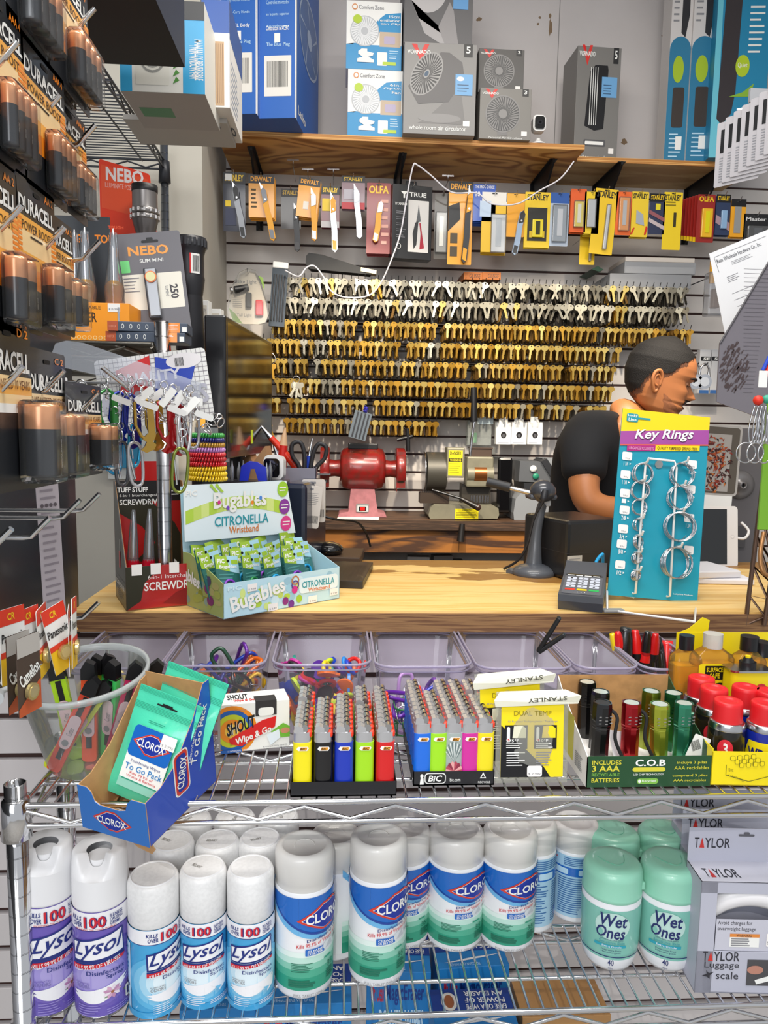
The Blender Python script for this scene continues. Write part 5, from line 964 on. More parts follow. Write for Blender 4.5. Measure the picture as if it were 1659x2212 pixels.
# ---------------------------------------------------------------- clear bins hung on the counter front
def bin_(label, fx0, fx1, bx0, bx1, yf, yb, H=.125):
    z = 1.052; a, c = PZ(fx0, yf, z), PZ(fx1, yf, z); d, e = PZ(bx0, yb, z), PZ(bx1, yb, z); Yf = (a.y + c.y) / 2; Yb = 1.335
    x0, x1 = (a.x + d.x) / 2, (c.x + e.x) / 2; w = x1 - x0; dp = Yb - Yf; t = thing('clear_bin', label, 'bin', ((x0 + x1) / 2, (Yf + Yb) / 2, z - H), group='clear plastic bins along the counter')
    lev = [(.70, 0), (.76, .002), (.80, .008), (.90, H - .012), (.91, H - .010), (.95, H - .009), (.955, H)]; vs = []; fs = []; b = MB(); k = 0
    for s_, zz in lev:
        P2 = rrect(w * s_, dp * s_, .026 * s_ + .004, 7); k = len(P2); vs += [(p[0], p[1], zz) for p in P2]
    for j in range(len(lev) - 1):
        for i in range(k): fs.append((j * k + i, j * k + (i + 1) % k, (j + 1) * k + (i + 1) % k, (j + 1) * k + i))
    fs.append(tuple(range(k))); b.add(vs, fs, CLRV, True); b.build('bin_body', t)
    b = MB(); b.tube([(p[0], p[1], H) for p in rrect(w * .975, dp * .975, .028, 8)], .0022, mat('d9d2e6', .12, clear=.62, tint='d8d2e4'), 8, True); b.tube([(p[0], p[1], H - .009) for p in rrect(w * .955, dp * .955, .026, 8)], .0015, mat('c4bcd2', .15, clear=.5, tint='cfc8dd'), 6, True); b.build('rim', t)
    return t, w, dp, H
Bn = [bin_('clear plastic bin leftmost, nearly hidden by the tub', 170, 372, 205, 385, 1446, 1352), bin_('clear plastic bin of coloured snap hooks behind the stain wipes carton', 362, 584, 396, 590, 1440, 1353), bin_('clear plastic bin heaped with rubber key caps', 590, 800, 602, 797, 1438, 1352), bin_('empty clear plastic bin behind the gap between the lighter trays', 803, 1008, 802, 992, 1442, 1354), bin_('clear plastic bin with a black clamp on its rim', 1012, 1218, 1000, 1185, 1446, 1358), bin_('empty clear plastic bin left of the probe tools', 1222, 1360, 1192, 1312, 1446, 1362), bin_('clear plastic bin crowded with red and black probe tools', 1364, 1500, 1318, 1440, 1448, 1366)]
# key caps
cc = (('yellow', 'f2d81c'), ('royal blue', '1a46c0'), ('orange', 'f5761a'), ('magenta', 'b81a8c'), ('red', 'd8201c'), ('black', '1a1a1c'), ('sky blue', '2a8ae0'), ('lime', 'c8e81c'), ('teal', '1c8a7a'), ('purple', '5a2a9c'))
def keycap(t, c, kind):
    b = MB(); m = mat(c, .35, coat=.2)
    if kind: b.prism(circ(.0155, 20) , -.0025, .0025, m); b.prism(rrect(.021, .014, .002, 3, 0, -.015), -.002, .002, m); b.cyl(.0025, -.0024, .0024, K_, 10, TR(0, 0, .005, 90, 0, 0))
    else: b.ring(.0125, .0036, m, n=20, k=8)
    b.build('cap_body', t)
def heap(bn, n, build, names, cat_, lab, grp, z0=.03, z1=.09, topn=None, nm='key_cover', rr=.34):
    t0, w, dp, H = bn
    for i in range(n):
        fr = i / n; x = RN.uniform(-w * rr, w * rr); y = RN.uniform(-dp * .28, dp * .28); z = z0 + (z1 - z0) * fr - .012 * abs(x) / (w * .3)
        cn, c = names[i % len(names)]; kind = (i // 2) % 2
        lb = lab % (cn, ordn(i)); t = thing(nm, lb, cat_, (t0.location.x + x, t0.location.y + y, t0.location.z + z), (RN.uniform(-70, 70), RN.uniform(-60, 60), RN.uniform(0, 360)), grp); build(t, c, kind)
heap(Bn[2], 66, keycap, cc, 'key cap', '%s rubber key cap in the heaped bin, %s up from its floor', 'rubber key caps in the bin', .012, .098)
def snap(t, c, kind):
    b = MB(); s_ = 1.15; b.tube(curve([(-.010 * s_, 0, .022 * s_), (0, 0, .028 * s_), (.011 * s_, 0, .02 * s_), (.008 * s_, 0, -.02 * s_), (0, 0, -.026 * s_), (-.008 * s_, 0, -.018 * s_)], 4, True), .0034, mat(c, .3, .2, coat=.6), 8, True); b.build('hook_body', t)
    b = MB(); b.tube([(-.010 * s_, 0, .018 * s_), (-.008 * s_, 0, -.016 * s_)], .0022, CHROME, 8); b.ring(.009, .001, CHROME, TR(0, 0, -.036, 0, 0, 80), 14, 5); b.build('gate', t)
sc_ = (('orange', 'f0701a'), ('yellow', 'e8b81c'), ('navy', '1a2a7c'), ('dark green', '1d4a34'), ('black', '1a1a1c'), ('violet', '6a2a9c'), ('bright orange', 'fa8a2a'), ('blue', '2a4ac0'))
heap(Bn[1], 30, snap, sc_, 'snap hook', '%s snap hook in the bin of snap hooks, %s up', 'snap hooks in the bin', .02, .095, nm='snap_hook', rr=.26)
heap(Bn[0], 5, snap, (('pale yellow', 'e8d27a'), ('amber', 'd8a23a')), 'snap hook', '%s snap hook low in the leftmost bin, %s up', 'snap hooks in the leftmost bin', .02, .05, nm='snap_hook')
heap(Bn[3], 3, snap, (('lilac', 'c89ad8'),), 'snap hook', '%s snap hook lying in the nearly empty bin, %s up', 'lilac snap hooks', .02, .035, nm='snap_hook')
# metallic snap hooks behind the second lighter tray
for i in range(16):
    n_, c = (('purple', '6a2aa8'), ('silver', 'c9c9d2'), ('deep blue', '1f2fa8'), ('violet', '8a4ac8'))[i % 4]
    q = P(868 + (i % 8) * 22 + RN.uniform(-6, 6), 1530 - (i // 8) * 22 + RN.uniform(-5, 5), 1.08 + .015 * (i % 2)); t = thing('snap_hook', '%s metal snap hook piled behind the printed black tray, number %s from the left' % (n_, ordn(i % 8)), 'snap hook', q, (RN.uniform(40, 90), RN.uniform(0, 60), RN.uniform(0, 180)), 'metal snap hooks in the green basket'); t['label'] = '%s metal snap hook in the green basket, %s pile, %s from left' % (n_, ('lower', 'upper')[i // 8], ordn(i % 8)); snap(t, c, 0)
q = P(955, 1600, 1.085); t = thing('wire_basket', 'small green wire basket behind the printed lighter tray', 'basket', (q.x, 1.085, .962)); b = MB(); GRW = mat('1f7a3c', .3, coat=.5)
for z_ in (0, .02, .04): b.tube([(p[0], p[1], z_) for p in rrect(.15, .05, .012, 3)], .0013, GRW, 6, True)
for k in range(13): b.tube([(-.072 + k * .012, -.025, .04), (-.072 + k * .012, -.025, 0), (-.072 + k * .012, .025, 0), (-.072 + k * .012, .025, .04)], .001, GRW, 6)
b.build('wire_frame', t)
# probe tools
def probe(lb, px, py, c, rx, ry, s_=1.0, top=True):
    q = P(px, py, 1.22); L_ = .10 * s_; t = thing('probe_tool', lb, 'hand tool', (q.x - L_ * math.sin(rad(ry)), q.y, q.z - L_), (rx, ry, 0), 'probe tools in the last clear bin'); m = mat(c, .25, coat=.5); b = MB(); r = .011 * s_
    b.lathe([(r * .55, 0), (r * .6, L_ * .35), (r, L_ * .5), (r * .9, L_ * .62)], K_ if c != '151517' else mat('b01418', .35), 16); b.build('grip', t); b = MB(); b.lathe([(r, L_ * .55), (r * .95, L_ * .72), (r * .8, L_ * .88), (r * .62, L_ * .96), (r * .55, L_), (.001, L_)], m, 18); b.build('cap', t)
for i, (n_, c, x, y, rx, ry, s_) in enumerate((('black', '151517', 1352, 1356, 0, 2, 1.5), ('red', 'd81a1c', 1331, 1360, 5, -12, .8), ('yellow', 'f0d01c', 1322, 1364, 0, -18, .7), ('red', 'd81a1c', 1375, 1362, -4, -6, .9), ('red', 'd81a1c', 1361, 1378, 0, 8, .9), ('yellow', 'f0d01c', 1376, 1392, -10, 20, .8), ('black', '151517', 1396, 1362, 4, 0, .8), ('red', 'd81a1c', 1400, 1374, 0, 6, 1.0), ('black', '151517', 1425, 1380, -6, -4, 1.4), ('red', 'd81a1c', 1396, 1392, -8, 4, 1.0), ('red', 'c81418', 1412, 1365, 6, 0, .8), ('bright red', 'e81e22', 1453, 1390, -8, 0, 1.6), ('yellow', 'f0d01c', 1337, 1374, 0, -10, .7), ('red', 'd81a1c', 1484, 1404, 0, 3, 1.2), ('black', '151517', 1405, 1400, 0, -4, .9))):
    probe('%s capped probe tool in the crowded bin, %s of fifteen from the back' % (n_, ordn(i)), x, y, c, rx, ry, s_)
# spring clamp
q = P(1182, 1388, 1.10); t = thing('spring_clamp', 'black spring clamp clipped on a bin rim', 'clamp', q, (0, 28, -20)); b = MB(); b.box(-.008, -.001, -.006, .006, -.02, .045, K_, bev=.002); b.build('jaw', t); b = MB(); b.box(.001, .008, -.006, .006, -.02, .03, mat('1c1c1f', .35), M=TR(0, 0, 0, 0, 22, 0), bev=.002); b.build('jaw', t); b = MB(); b.ring(.005, .0015, DSTEEL); b.build('spring', t)
# ---------------------------------------------------------------- things standing on the counter
ZC = 1.0905
# screwdriver display box
qf, qr_, ql = PZ(273, 1320, ZC), PZ(356, 1295, ZC), PZ(193, 1291, ZC); aB = 24
t = thing('display_box', 'black and red display box holding a few clear sleeved screwdrivers', 'display box', qf, (0, 0, aB)); wq, dq, hF_ = .125, (ql - qf).length * .92, .078; hB = P(205, 1040, ql.y).z - ZC; DB_ = mat('17161a', .4, coat=.3); DR = mat('b01a18', .35, coat=.4); OL = mat('2e2c1c', .4)
b = MB(); b.box(0, wq, 0, .0015, 0, hF_, DR); f = Face(b, (0, 0, 0), (1, 0, 0), (0, 0, 1), wq, hF_); f.poly([(0, 0), (0, 1), (.5, 1), (.25, .6), (.2, .2)], OL, 1); f.poly([(.5, .1), (1, .0), (1, .5), (.7, .35)], mat('8a1512', .4), 1)
f.text('6-in-1 Interchangeable', .3, .66, 1.1, .78, W_, 2, 0, rot=0); f.text('SCREWDRIVER', .25, .42, 1.15, .62, W_, 2, .03, rot=0)
for k in range(4): f.rect(.08 + k * .26, .80, .22 + k * .26, 1.05, STICK, 3)
b.build('front_panel', t)
sp = [(0, 0), (dq, 0), (dq, hB), (dq - .015, hB), (0, hF_)]
b = MB(); b.prism(sp, 0, .0015, DB_, ax='X'); b.prism([(p[0] + .0004, p[1] - .0004) for p in sp], .0015, .0022, CARD, ax='X'); f = Face(b, (0, dq, 0), (0, -1, 0), (0, 0, 1), dq, hB); f.text('SCREWDRIVER', .1, .14, .9, .18, W_, 2, .02); f.text('6-in-1 Interchangeable', .12, .2, .88, .225, GREYTX, 2, 0); f.lines(.2, .04, .8, .11, 4, GREYTX, 2, .3); f.rect(.44, .30, .58, .44, LRED, 2); f.rect(.495, .44, .52, .54, STEEL, 2); b.build('side_panel', t)
b = MB(); b.prism(sp, wq - .0015, wq, CARD, ax='X'); b.build('side_panel', t)
b = MB(); b.box(0, wq, dq - .002, dq, 0, hB, DR); f = Face(b, (0, dq - .002, 0), (1, 0, 0), (0, 0, 1), wq, hB); f.poly([(0, .98), (.25, .98), (.9, .62), (1, .5), (1, .2), (.3, .3), (.6, .45), (.4, .6), (0, .75)], OL, 1); f.rect(0, .82, 1, 1, mat('1d1c1c', .4), 1); f.text('TUFF STUFF', .05, .90, .5, .945, W_, 2, .08, rot=0); f.text('6-in-1 Interchangeable', .08, .855, .7, .885, W_, 2, 0); f.text('SCREWDRIVER', .08, .79, .75, .84, W_, 2, .03); f.lines(.72, .86, .98, .95, 3, W_, 2, .3)
b.prism(rrect(.075, .05, .004, 4, wq * .62, hB + .012), dq - .001, dq, mat('c41c1a', .3, clear=.2, tint='d84a44')); b.build('back_panel', t)
b = MB(); b.box(0, wq, 0, dq, 0, .0015, CARD)
for k in range(4): b.box(.002 + k * .028, .02 + k * .028, .01, .09, .05, .062, W_)
b.build('white_insert', t)
for k, (x, y) in enumerate(((.018, .05), (.045, .045), (.048, .06))):
    M_ = Matrix.Rotation(rad(aB), 4, 'Z') @ V((x, y, .01)); s = thing('screwdriver', ('red handled screwdriver in clear sleeve, left in the dark box', 'red handled screwdriver in clear sleeve, middle of the dark box', 'red handled screwdriver behind the middle one in the dark box')[k], 'screwdriver', (t.location.x + M_.x, t.location.y + M_.y, ZC + .012), (0, 2, 0), 'screwdrivers in the dark box')
    b = MB(); b.lathe([(.001, 0), (.009, 0), (.011, .03), (.008, .05), (.012, .062), (.010, .072)], mat('c4122e', .2, clear=.25, tint='d83a50'), 14); b.build('handle', s); b = MB(); b.lathe([(.005, .07), (.005, .1), (.004, .13), (.002, .15), (.0005, .158)], CHROME, 12); b.build('shaft', s); b = MB(); b.lathe([(.011, .06), (.009, .1), (.006, .14), (.003, .162)], mat('e8ecf0', .12, clear=.9, tint='f0f2f4'), 12); b.build('clear_sleeve', s)
# citronella box
qa = PZ(483, 1338, ZC); qb = PZ(733, 1292, ZC); qc = PZ(392, 1296, ZC)
ang = math.degrees(math.atan2(qb.y - qa.y, qb.x - qa.x)); w = (qb - qa).length; 
t = thing('display_box', 'pale green and blue open display box with insect wristband packets', 'display box', qa, (0, 0, ang)); d = .142; hF_ = P(483, 1262, qa.y).z - ZC; hBk = .178
LBx = mat('bfe2ee', .4, coat=.3); LGx = mat('a9cf3c', .4); TL = mat('1f97a4', .4)
b = MB(); b.box(0, w, 0, .0012, 0, hF_, LBx); f = Face(b, (0, 0, 0), (1, 0, 0), (0, 0, 1), w, hF_)
GR_ = [mat(c, .4) for c in ('b5d64a', 'd7e88a', '9ac6d8', 'd3ecf2', 'c6dd6a', 'a3d2e4')]
for k in range(26): f.ell(RN.uniform(.03, .97), RN.uniform(.12, .85), RN.uniform(.02, .05), RN.uniform(.08, .15), GR_[k % 6], 1 + k % 2, 12)
def bug(f, a, b_, c, d, l, rot=0, up=0):
    f.text('Bugables', a, b_, c, d, mat('7fb13a', .4), l, .10, rot=rot, up=up); f.text('Bugables', a, b_, c, d, W_, l + 1, .045, rot=rot, up=up)
bug(f, .05, .2, .50, .78, 5, 12); f.rr(.62, .36, .98, .82, .008, mat('e4f4f8', .4), 4); f.text('CITRONELLA', .645, .52, .945, .72, TL, 6, .02); f.text('Wristband', .70, .38, .90, .5, mat('d87a3c', .4), 6, .02); f.text('PIC', .03, .78, .14, .9, mat('d9eef4', .4), 5, .04)
for (cx, cy, c) in ((.5, .22, '8a2a7c'), (.62, .22, '9fc83a'), (.58, .52, 'd6338c'), (.55, .1, '6a2a8c')): f.ell(cx, cy, .026, .12, mat(c, .4), 5)
for k in range(2): 
    for j in range(16): a_ = j * math.pi / 8; f.ell(.585 + .03 * math.cos(a_), .66 + k * .14 + .12 * math.sin(a_), .006, .028, mat(('5a3a8c', 'c87a3a')[k], .4), 5, 6)
for a_ in ((.18, .68), (.35, .0), (.70, .02), (.9, .14)): f.rr(a_[0], a_[1], a_[0] + .08, a_[1] + .22, .001, STICK, 8); f.text('$ 3.99', a_[0] + .01, a_[1] + .03, a_[0] + .07, a_[1] + .09, GREYTX, 9, 0)
b.build('front_panel', t)
for x_ in (0, w - .0012):
    b = MB(); b.prism([(0, 0), (d, 0), (d, hBk * .55), (d * .8, hBk * .55), (0, hF_)], x_, x_ + .0012, mat('a8b46a', .4) if x_ == 0 else LBx, ax='X')
    if x_ == 0:
        f = Face(b, (0, d, 0), (0, -1, 0), (0, 0, 1), d, hBk * .55); OLV = [mat(c, .4) for c in ('8f9a3a', 'a9b55a', '8aa89a', 'b5b070')]
        for k in range(16): f.ell(RN.uniform(.1, .9), RN.uniform(.1, .55), RN.uniform(.05, .1), RN.uniform(.05, .1), OLV[k % 4], 1 + k % 2, 12)
        bug(f, -.25, .42, .45, .72, 4, -12); f.ell(.62, .45, .06, .09, mat('8a3a7c', .4), 4); f.ell(.7, .25, .08, .09, mat('7a2a6c', .4), 4); f.ell(.66, .6, .06, .09, mat('5a4a6c', .4), 4)
    b.build('side_panel', t)
b = MB(); b.box(0, w, 0, d, 0, .0012, LBx); b.build('base_panel', t)
q1, q2, q3 = P(392, 1046, qa.y + .12), P(608, 1040, qa.y + .16), P(392, 1150, qa.y + .12); hw = (P(622, 1090, qa.y + .15) - P(392, 1090, qa.y + .12)).length; 
b = MB(); zb = hF_ * .0 + hBk * .55; hh = P(392, 1045, qa.y + .13).z - ZC
b.prism([(0, zb * .2), (w * .98, zb * .2), (w * .93, zb * 1.25), (w * .86, hh), (-.004, hh * .985), (0, zb)], d - .0012, d, LBx); b.prism([(-.002, zb * 1.2), (w * .96, zb * 1.16), (w * .87, hh), (-.004, hh)], d - .012, d - .011, mat('e6f3f8', .4, coat=.3)); f = Face(b, (0, d - .012, zb * 1.2), (1, 0, 0), (0, 0, 1), w * .92, hh - zb * 1.2)
n = 14
for k in range(n): u_, v_ = k / n, (k + 1) / n; g = lambda x: .44 + .22 * math.sin(x * 3.0); f.poly([(u_ * .95, g(u_) - .14), (v_ * .95, g(v_) - .14), (v_ * .95, g(v_) + .1), (u_ * .95, g(u_) + .1)], GR_[(0, 4, 1)[k % 3]], 1)
bug(f, .24, .46, .74, .84, 5); f.text('CITRONELLA', .25, .22, .76, .40, TL, 5, .02); f.text('Wristband', .38, .07, .66, .20, mat('d8803c', .4), 5, .02); f.text('PIC', .0, .8, .1, .9, W_, 4, .04)
for k in (0, .05): f.poly([(.26 + k, .84), (.215 + k, .96), (.235 + k, .97), (.285 + k, .85)], mat('a9d04a', .4), 6); f.ell(.222 + k, .97, .014, .03, mat('a9d04a', .4), 6)
for cy, c in ((.84, '9fd03a'), (.5, '8a3a9c'), (.17, 'e0408c')): f.ell(.905 + (.84 - cy) * .05, cy, .055, .15, mat(c, .4), 4); f.lines(.87 + (.84 - cy) * .05, cy - .05, .95 + (.84 - cy) * .05, cy + .06, 2, W_, 5, .4)
for j, (a_, cy, c) in enumerate(((.29, .66, 'd6338c'), (.37, .55, '7a4ac0'), (.60, .62, 'f08a2a'), (.68, .7, '4a8ae0'))): f.ell(a_, cy, .014, .04, mat(c, .4), 8)
b.build('header_panel', t)
PK = [mat('9fc23c', .3, coat=.6), mat('2f6a66', .25, coat=.8), mat('a8d4e6', .3, coat=.6)]
k = 0
for r_ in range(4):
    for c_ in range(5):
        if (r_, c_) in ((0, 4),): continue
        ly = .018 + r_ * .029; lx = .028 + c_ * (w - .058) / 4; hz = hF_ * 1.05 + .006 * r_ + RN.uniform(-.004, .006)
        loc = t.matrix_world; p_ = Matrix.Translation(qa) @ Matrix.Rotation(rad(ang), 4, 'Z') @ V((lx, ly, .004)); k += 1
        s = thing('wristband_packet', 'shiny green wristband packet, %s row from the front, %s from left' % (ordn(r_), ordn(c_)), 'packet', p_, (-14 + RN.uniform(-6, 6), RN.uniform(-8, 8), ang + RN.uniform(8, 26)), 'packets in the wristband box')
        pw, ph = .052, hz + .03; b = MB(); b.prism(rrect(pw, ph, .002, 2, 0, ph / 2), -.0012, .0012, PK[1]); f = Face(b, (-pw / 2, -.0012, 0), (1, 0, 0), (0, 0, 1), pw, ph)
        if r_ < 3: f.poly([(.0, 1), (0, .78), (.6, .72), (.5, 1)], PK[0], 1); f.poly([(.5, 1), (.6, .72), (1, .68), (1, 1)], PK[2], 1); f.text('PIC', .08, .87, .4, .95, W_, 2, .05); f.ell(.55, .91, .06, .025, K_, 2); f.rr(.68, .85, .97, .93, .001, PK[0], 2); f.lines(.1, .45, .9, .7, 4, mat('4f8f8a', .3), 1, .4); f.text('Bugables', .15, .76, .9, .84, W_, 3, .03)
        else: f.rect(0, .5, 1, 1, PK[0], 1); f.text('PIC', .1, .85, .4, .95, W_, 2, .05); f.rect(.6, .7, 1, .9, PK[2], 2); f.lines(.1, .5, .9, .8, 4, PK[1], 2, .3)
        b.build('pouch', s); b = MB(); b.ring(.012, .0022, mat(('1f9ed6', '8a3ac0', '2a8a4a')[k % 3], .3), TR(0, -.003, ph * .45), 16, 6); b.build('wristband', s)
# card terminal
q = PZ(1252, 1322, ZC); t = thing('card_terminal', 'grey card payment terminal with keypad at the counter edge', 'card terminal', (q.x, q.y + .0, ZC), (0, 0, -22)); GT_ = mat('4c4f55', .4); b = MB()
s5 = [(-.0, .018), (.0, .030), (.10, .048), (.165, .066), (.172, .06), (.172, .02), (.15, 0), (.01, 0)]
w5 = .08; b.prism(s5, -w5 / 2, w5 / 2, GT_, ax='X'); b.build('terminal_body', t); nrm = math.degrees(math.atan2(.018, .10)); b = MB()
f = Face(b, (-w5 / 2, .002, .0308), (1, 0, 0), (0, .10, .018), w5, .165); f.rr(.06, .03, .94, .58, .004, mat('5e6168', .4), 1); f.rr(.1, .62, .9, .92, .003, mat('23262b', .15, coat=.6), 1); f.rr(.06, .6, .94, .97, .004, mat('34373d', .4), 0); 
for i in range(3):
    for j in range(4): f.rr(.12 + i * .27, .22 + j * .085, .34 + i * .27, .285 + j * .085, .002, mat('c9cfdc', .4), 2); f.text(('*0#', '789', '456', '123')[j][i], .2 + i * .27, .235 + j * .085, .25 + i * .27, .27 + j * .085, K_, 3, .02)
for i, c in enumerate(('d83a2c', 'e8c81c', '2cae5a')): f.rr(.12 + i * .27, .13, .35 + i * .27, .18, .002, mat(c, .4), 2)
for i in range(4): f.rr(.11 + i * .2, .58, .27 + i * .2, .605, .001, W_, 3)
for i in range(3): f.ell(.42 + i * .08, .08, .012, .008, W_, 2)
b.build('keypad', t)
b = MB(); b.tube(curve([(.02, .165, .05), (.018, .175, .065), (.028, .18, .08), (.03, .19, .07), (.03, .22, .0)], 6), .0035, mat('2aa8e0', .35), 8); b.build('blue_cable', t)
# key ring display
qa = PZ(1310, 1305, ZC); q0 = P(1312, 1285, 1.40); qr_k = 0; qr = P(1506, 1302, 1.40); tl = P(1345, 882, 1.48); tr_ = P(1543, 890, 1.48); w = (qr - q0).length * 1.0; h = (tl - q0).length
t = thing('key_ring_display', 'teal counter display card of steel key rings on a white wire stand', 'display', (0, 0, 0)); U = (qr - q0).normalized(); Vv = (tl - q0); hK = Vv.length; tr_ = tl + (qr - q0); Vv = (Vv - U * Vv.dot(U)).normalized(); sk = (tl - q0).dot(U)
TEA = mat('1596ae', .4, coat=.2); b = MB(); n_ = U.cross(Vv)
def kp(u, v, l=0): return q0 + U * (u * w + (sk if False else 0)) + (tl - q0) * v + n_ * l
class KF(Face):
    def mp(s, a, b_, l): return q0 + (qr - q0) * a * (1 - b_) + (tr_ - tl) * a * b_ + (tl - q0) * b_ + n_ * (s.e * l)
f = KF(b, q0, U, Vv, w, hK, .0007)
vs = [f.mp(0, 0, 0), f.mp(1, 0, 0), f.mp(1, 1, 0), f.mp(0, 1, 0)]; bk = [v - n_ * .002 for v in vs]; b.add(vs + bk, [(0, 1, 2, 3), (7, 6, 5, 4)] + [(i, (i + 1) % 4, 4 + (i + 1) % 4, 4 + i) for i in range(4)], TEA)
f.poly([(0, 1), (1, 1), (1, .93), (0, .875)], mat('f9d616', .4), 1); f.poly([(0, .875), (1, .93), (1, .845), (0, .80)], mat('a44c9c', .4), 1); f.poly([(0, .803), (1, .850), (1, .843), (0, .796)], mat('e0603c', .4), 2)
f.text('Key Rings', .17, .838, .82, .905, mat('4a1a4c', .4), 3, .028, rot=0, shear=.25, up=.10); f.text('Key Rings', .165, .84, .815, .907, W_, 4, .028, rot=0, shear=.25, up=.10)
f.poly([(.08, .8), (.40, .815), (.40, .785), (.08, .770)], mat('b0247c', .4), 3); f.poly([(.40, .815), (.9, .838), (.9, .81), (.40, .785)], mat('f9d616', .4), 3); f.text('ORGANIZE YOUR KEYS', .10, .783, .38, .800, mat('e0a0c8', .4), 4, .01, up=.06); f.text('QUALITY TEMPERED SPRING STEEL', .42, .798, .88, .818, mat('4a3a0a', .4), 4, .01, up=.06)
f.rr(.05, .93, .18, .975, .003, TL, 3); f.rect(.17, .948, .32, .958, TL, 3); f.text('Lucky', .06, .955, .17, .971, W_, 4, .02); f.text('Line', .07, .935, .16, .951, W_, 4, .02)
ST_L = [(.09, .72, '1 1/4'), (.09, .62, '1 1/8'), (.1, .52, '1'), (.11, .43, '7/8'), (.11, .33, '3/4'), (.11, .25, '5/8'), (.11, .14, '1/2')]; ST_R = [(.83, .71, '1 3/8'), (.83, .575, '1 1/2'), (.84, .42, '1 3/4'), (.86, .25, '2')]
for a_, v_, s_ in ST_L + ST_R: f.rr(a_ - .055, v_, a_ + .055, v_ + .045, .003, STICK, 2); f.text('99¢', a_ - .02, v_ + .004, a_ + .03, v_ + .014, GREYTX, 3, 0); f.text(s_, a_ - .03, v_ - .03, a_ + .02, v_ - .008, W_, 2, .02); f.poly([(a_ + .035, v_ - .012), (a_ + .035, v_ - .024), (a_ + .055, v_ - .018)], W_, 2)
f.text('Lucky Line Products', .72, .03, .94, .04, W_, 2, 0); b.build('backing_card', t)
b = MB(); WH = mat('f0efec', .3, coat=.4); N_ = n_
def K3(u, v, l): return f.mp(u, v, 0) + N_ * l
b.tube([K3(.28, .02, .0), K3(.28, .02, .012), K3(.28, .70, .012), K3(.31, .735, .012), K3(.60, .735, .012), K3(.63, .70, .012), K3(.66, .02, .012), K3(.66, .02, 0)], .0024, WH, 8)
zc = ZC + .003; p1, p2 = PZ(1312, 1318, zc), PZ(1500, 1343, zc); b.tube([K3(.0, .02, -.004), p1, p2, K3(1.0, .0, -.004)], .0026, WH, 8); b.tube([K3(.3, .0, -.004), V((q0.x + .03, q0.y + .08, zc)), V((qr.x - .03, q0.y + .08, zc)), K3(.75, .0, -.004)], .0026, WH, 8)
q_ = K3(.45, .715, .001); b.cyl(.008, 0, .003, STEEL, 18, TR(q_.x, q_.y, q_.z, 90, 0, 0)); b.cbox((p1.x + .01, p1.y - .002, zc), (.04, .02, .005), mat('8a8a88', .5), bev=.002); b.build('wire_stand', t)
RG = [(.26, .655, .0165, 6), (.25, .565, .015, 5), (.255, .475, .0125, 4), (.26, .38, .010, 2), (.26, .29, .010, 7), (.265, .205, .009, 7), (.27, .115, .0075, 8), (.70, .67, .0195, 6), (.69, .545, .0195, 6), (.70, .39, .0235, 12), (.70, .20, .0255, 9)]
for i, (u, v, R_, k) in enumerate(RG):
    R_ *= 1.2
    b = MB(); base = K3(u, v + R_ / hK, .013)
    b.tube([K3(u, v + R_ / hK, .0), K3(u, v + R_ / hK, .03), K3(u, v + R_ / hK + .02, .034)], .0022, WH, 8); o = b.build('peg', t)
    for j in range(k):
        b = MB(); M = Matrix.Translation(K3(u, v, .006 + .0016 * j) - V((RN.uniform(-.001, .001), 0, .001 * (j % 3)))) @ Euler((rad(-10 + RN.uniform(-5, 5)), 0, rad(RN.uniform(-22, 22) if R_ > .012 else RN.uniform(10, 60)))).to_matrix().to_4x4()
        for z_ in (-.0007, .0007): b.ring(R_, .0008, STEEL, M @ Matrix.Translation((0, z_, 0)), 28, 5)
        solo(b, 'key_ring', '%s steel key ring on peg %s of the teal card, %s from the card' % ('large' if R_ > .018 else 'medium' if R_ > .012 else 'small', ('one', 'two', 'three', 'four', 'five', 'six', 'seven', 'eight', 'nine', 'ten', 'eleven')[i], ordn(j)), 'key ring', group='key rings on the teal card')
# barcode scanner on its stand
q = PZ(1150, 1238, ZC); t = thing('barcode_scanner', 'grey gooseneck stand holding a barcode scanner on the counter', 'scanner', (q.x, q.y, ZC), (0, 0, 0)); GS = mat('56595f', .35, coat=.3); b = MB()
b.sph(.05, GS, TR(0, -.012, .004), 24, .42); b.prism([(-.062, 0), (-.05, .025), (-.02, .04), (.02, .045), (.048, .03), (.066, .0), (.05, -.012), (.028, -.03), (.024, -.05), (-.02, -.05), (-.026, -.03), (-.048, -.012)], 0, .007, GS, ax='Z'); b.build('base', t)
b = MB(); pts = curve([(.002, 0, .005), (.003, 0, .05), (.006, .002, .10), (.014, 0, .15), (.018, -.004, .165)], 5); b.tube(pts, [.024, .022, .020, .0185, .017, .016, .015, .014, .0135, .013, .0125, .012, .012, .0115, .011, .011, .0108, .0105, .0105, .010, .010][:len(pts)], GS, 16); b.build('neck', t)
b = MB(); b.cbox((.026, -.004, .165), (.016, .014, .016), mat('b9bcc2', .3), bev=.003); b.build('bracket', t)
b = MB(); b.sph(.030, mat('3a3c42', .3, coat=.5), TR(.014, -.01, .192, 10, 0, 0), 20, .85); b.box(-.018, .046, -.022, .03, .172, .186, mat('4a4d54', .3), bev=.006); b.build('scanner_head', t)
b = MB(); b.tube([(-.01, .0, .186), (-.075, .03, .200)], [.006, .005], STEEL, 10); b.tube([(-.055, .02, .197), (-.105, .04, .208)], .011, mat('26272b', .5), 12); b.build('handle', t)
b = MB(); b.tube(curve([(.012, -.035, .195), (.005, -.042, .17), (-.01, -.03, .13), (-.02, -.02, .07), (-.035, .0, .03), (-.06, .03, .004)], 6), [.008] * 6 + [.003] * 25, mat('222226', .5), 8); b.build('cable', t)
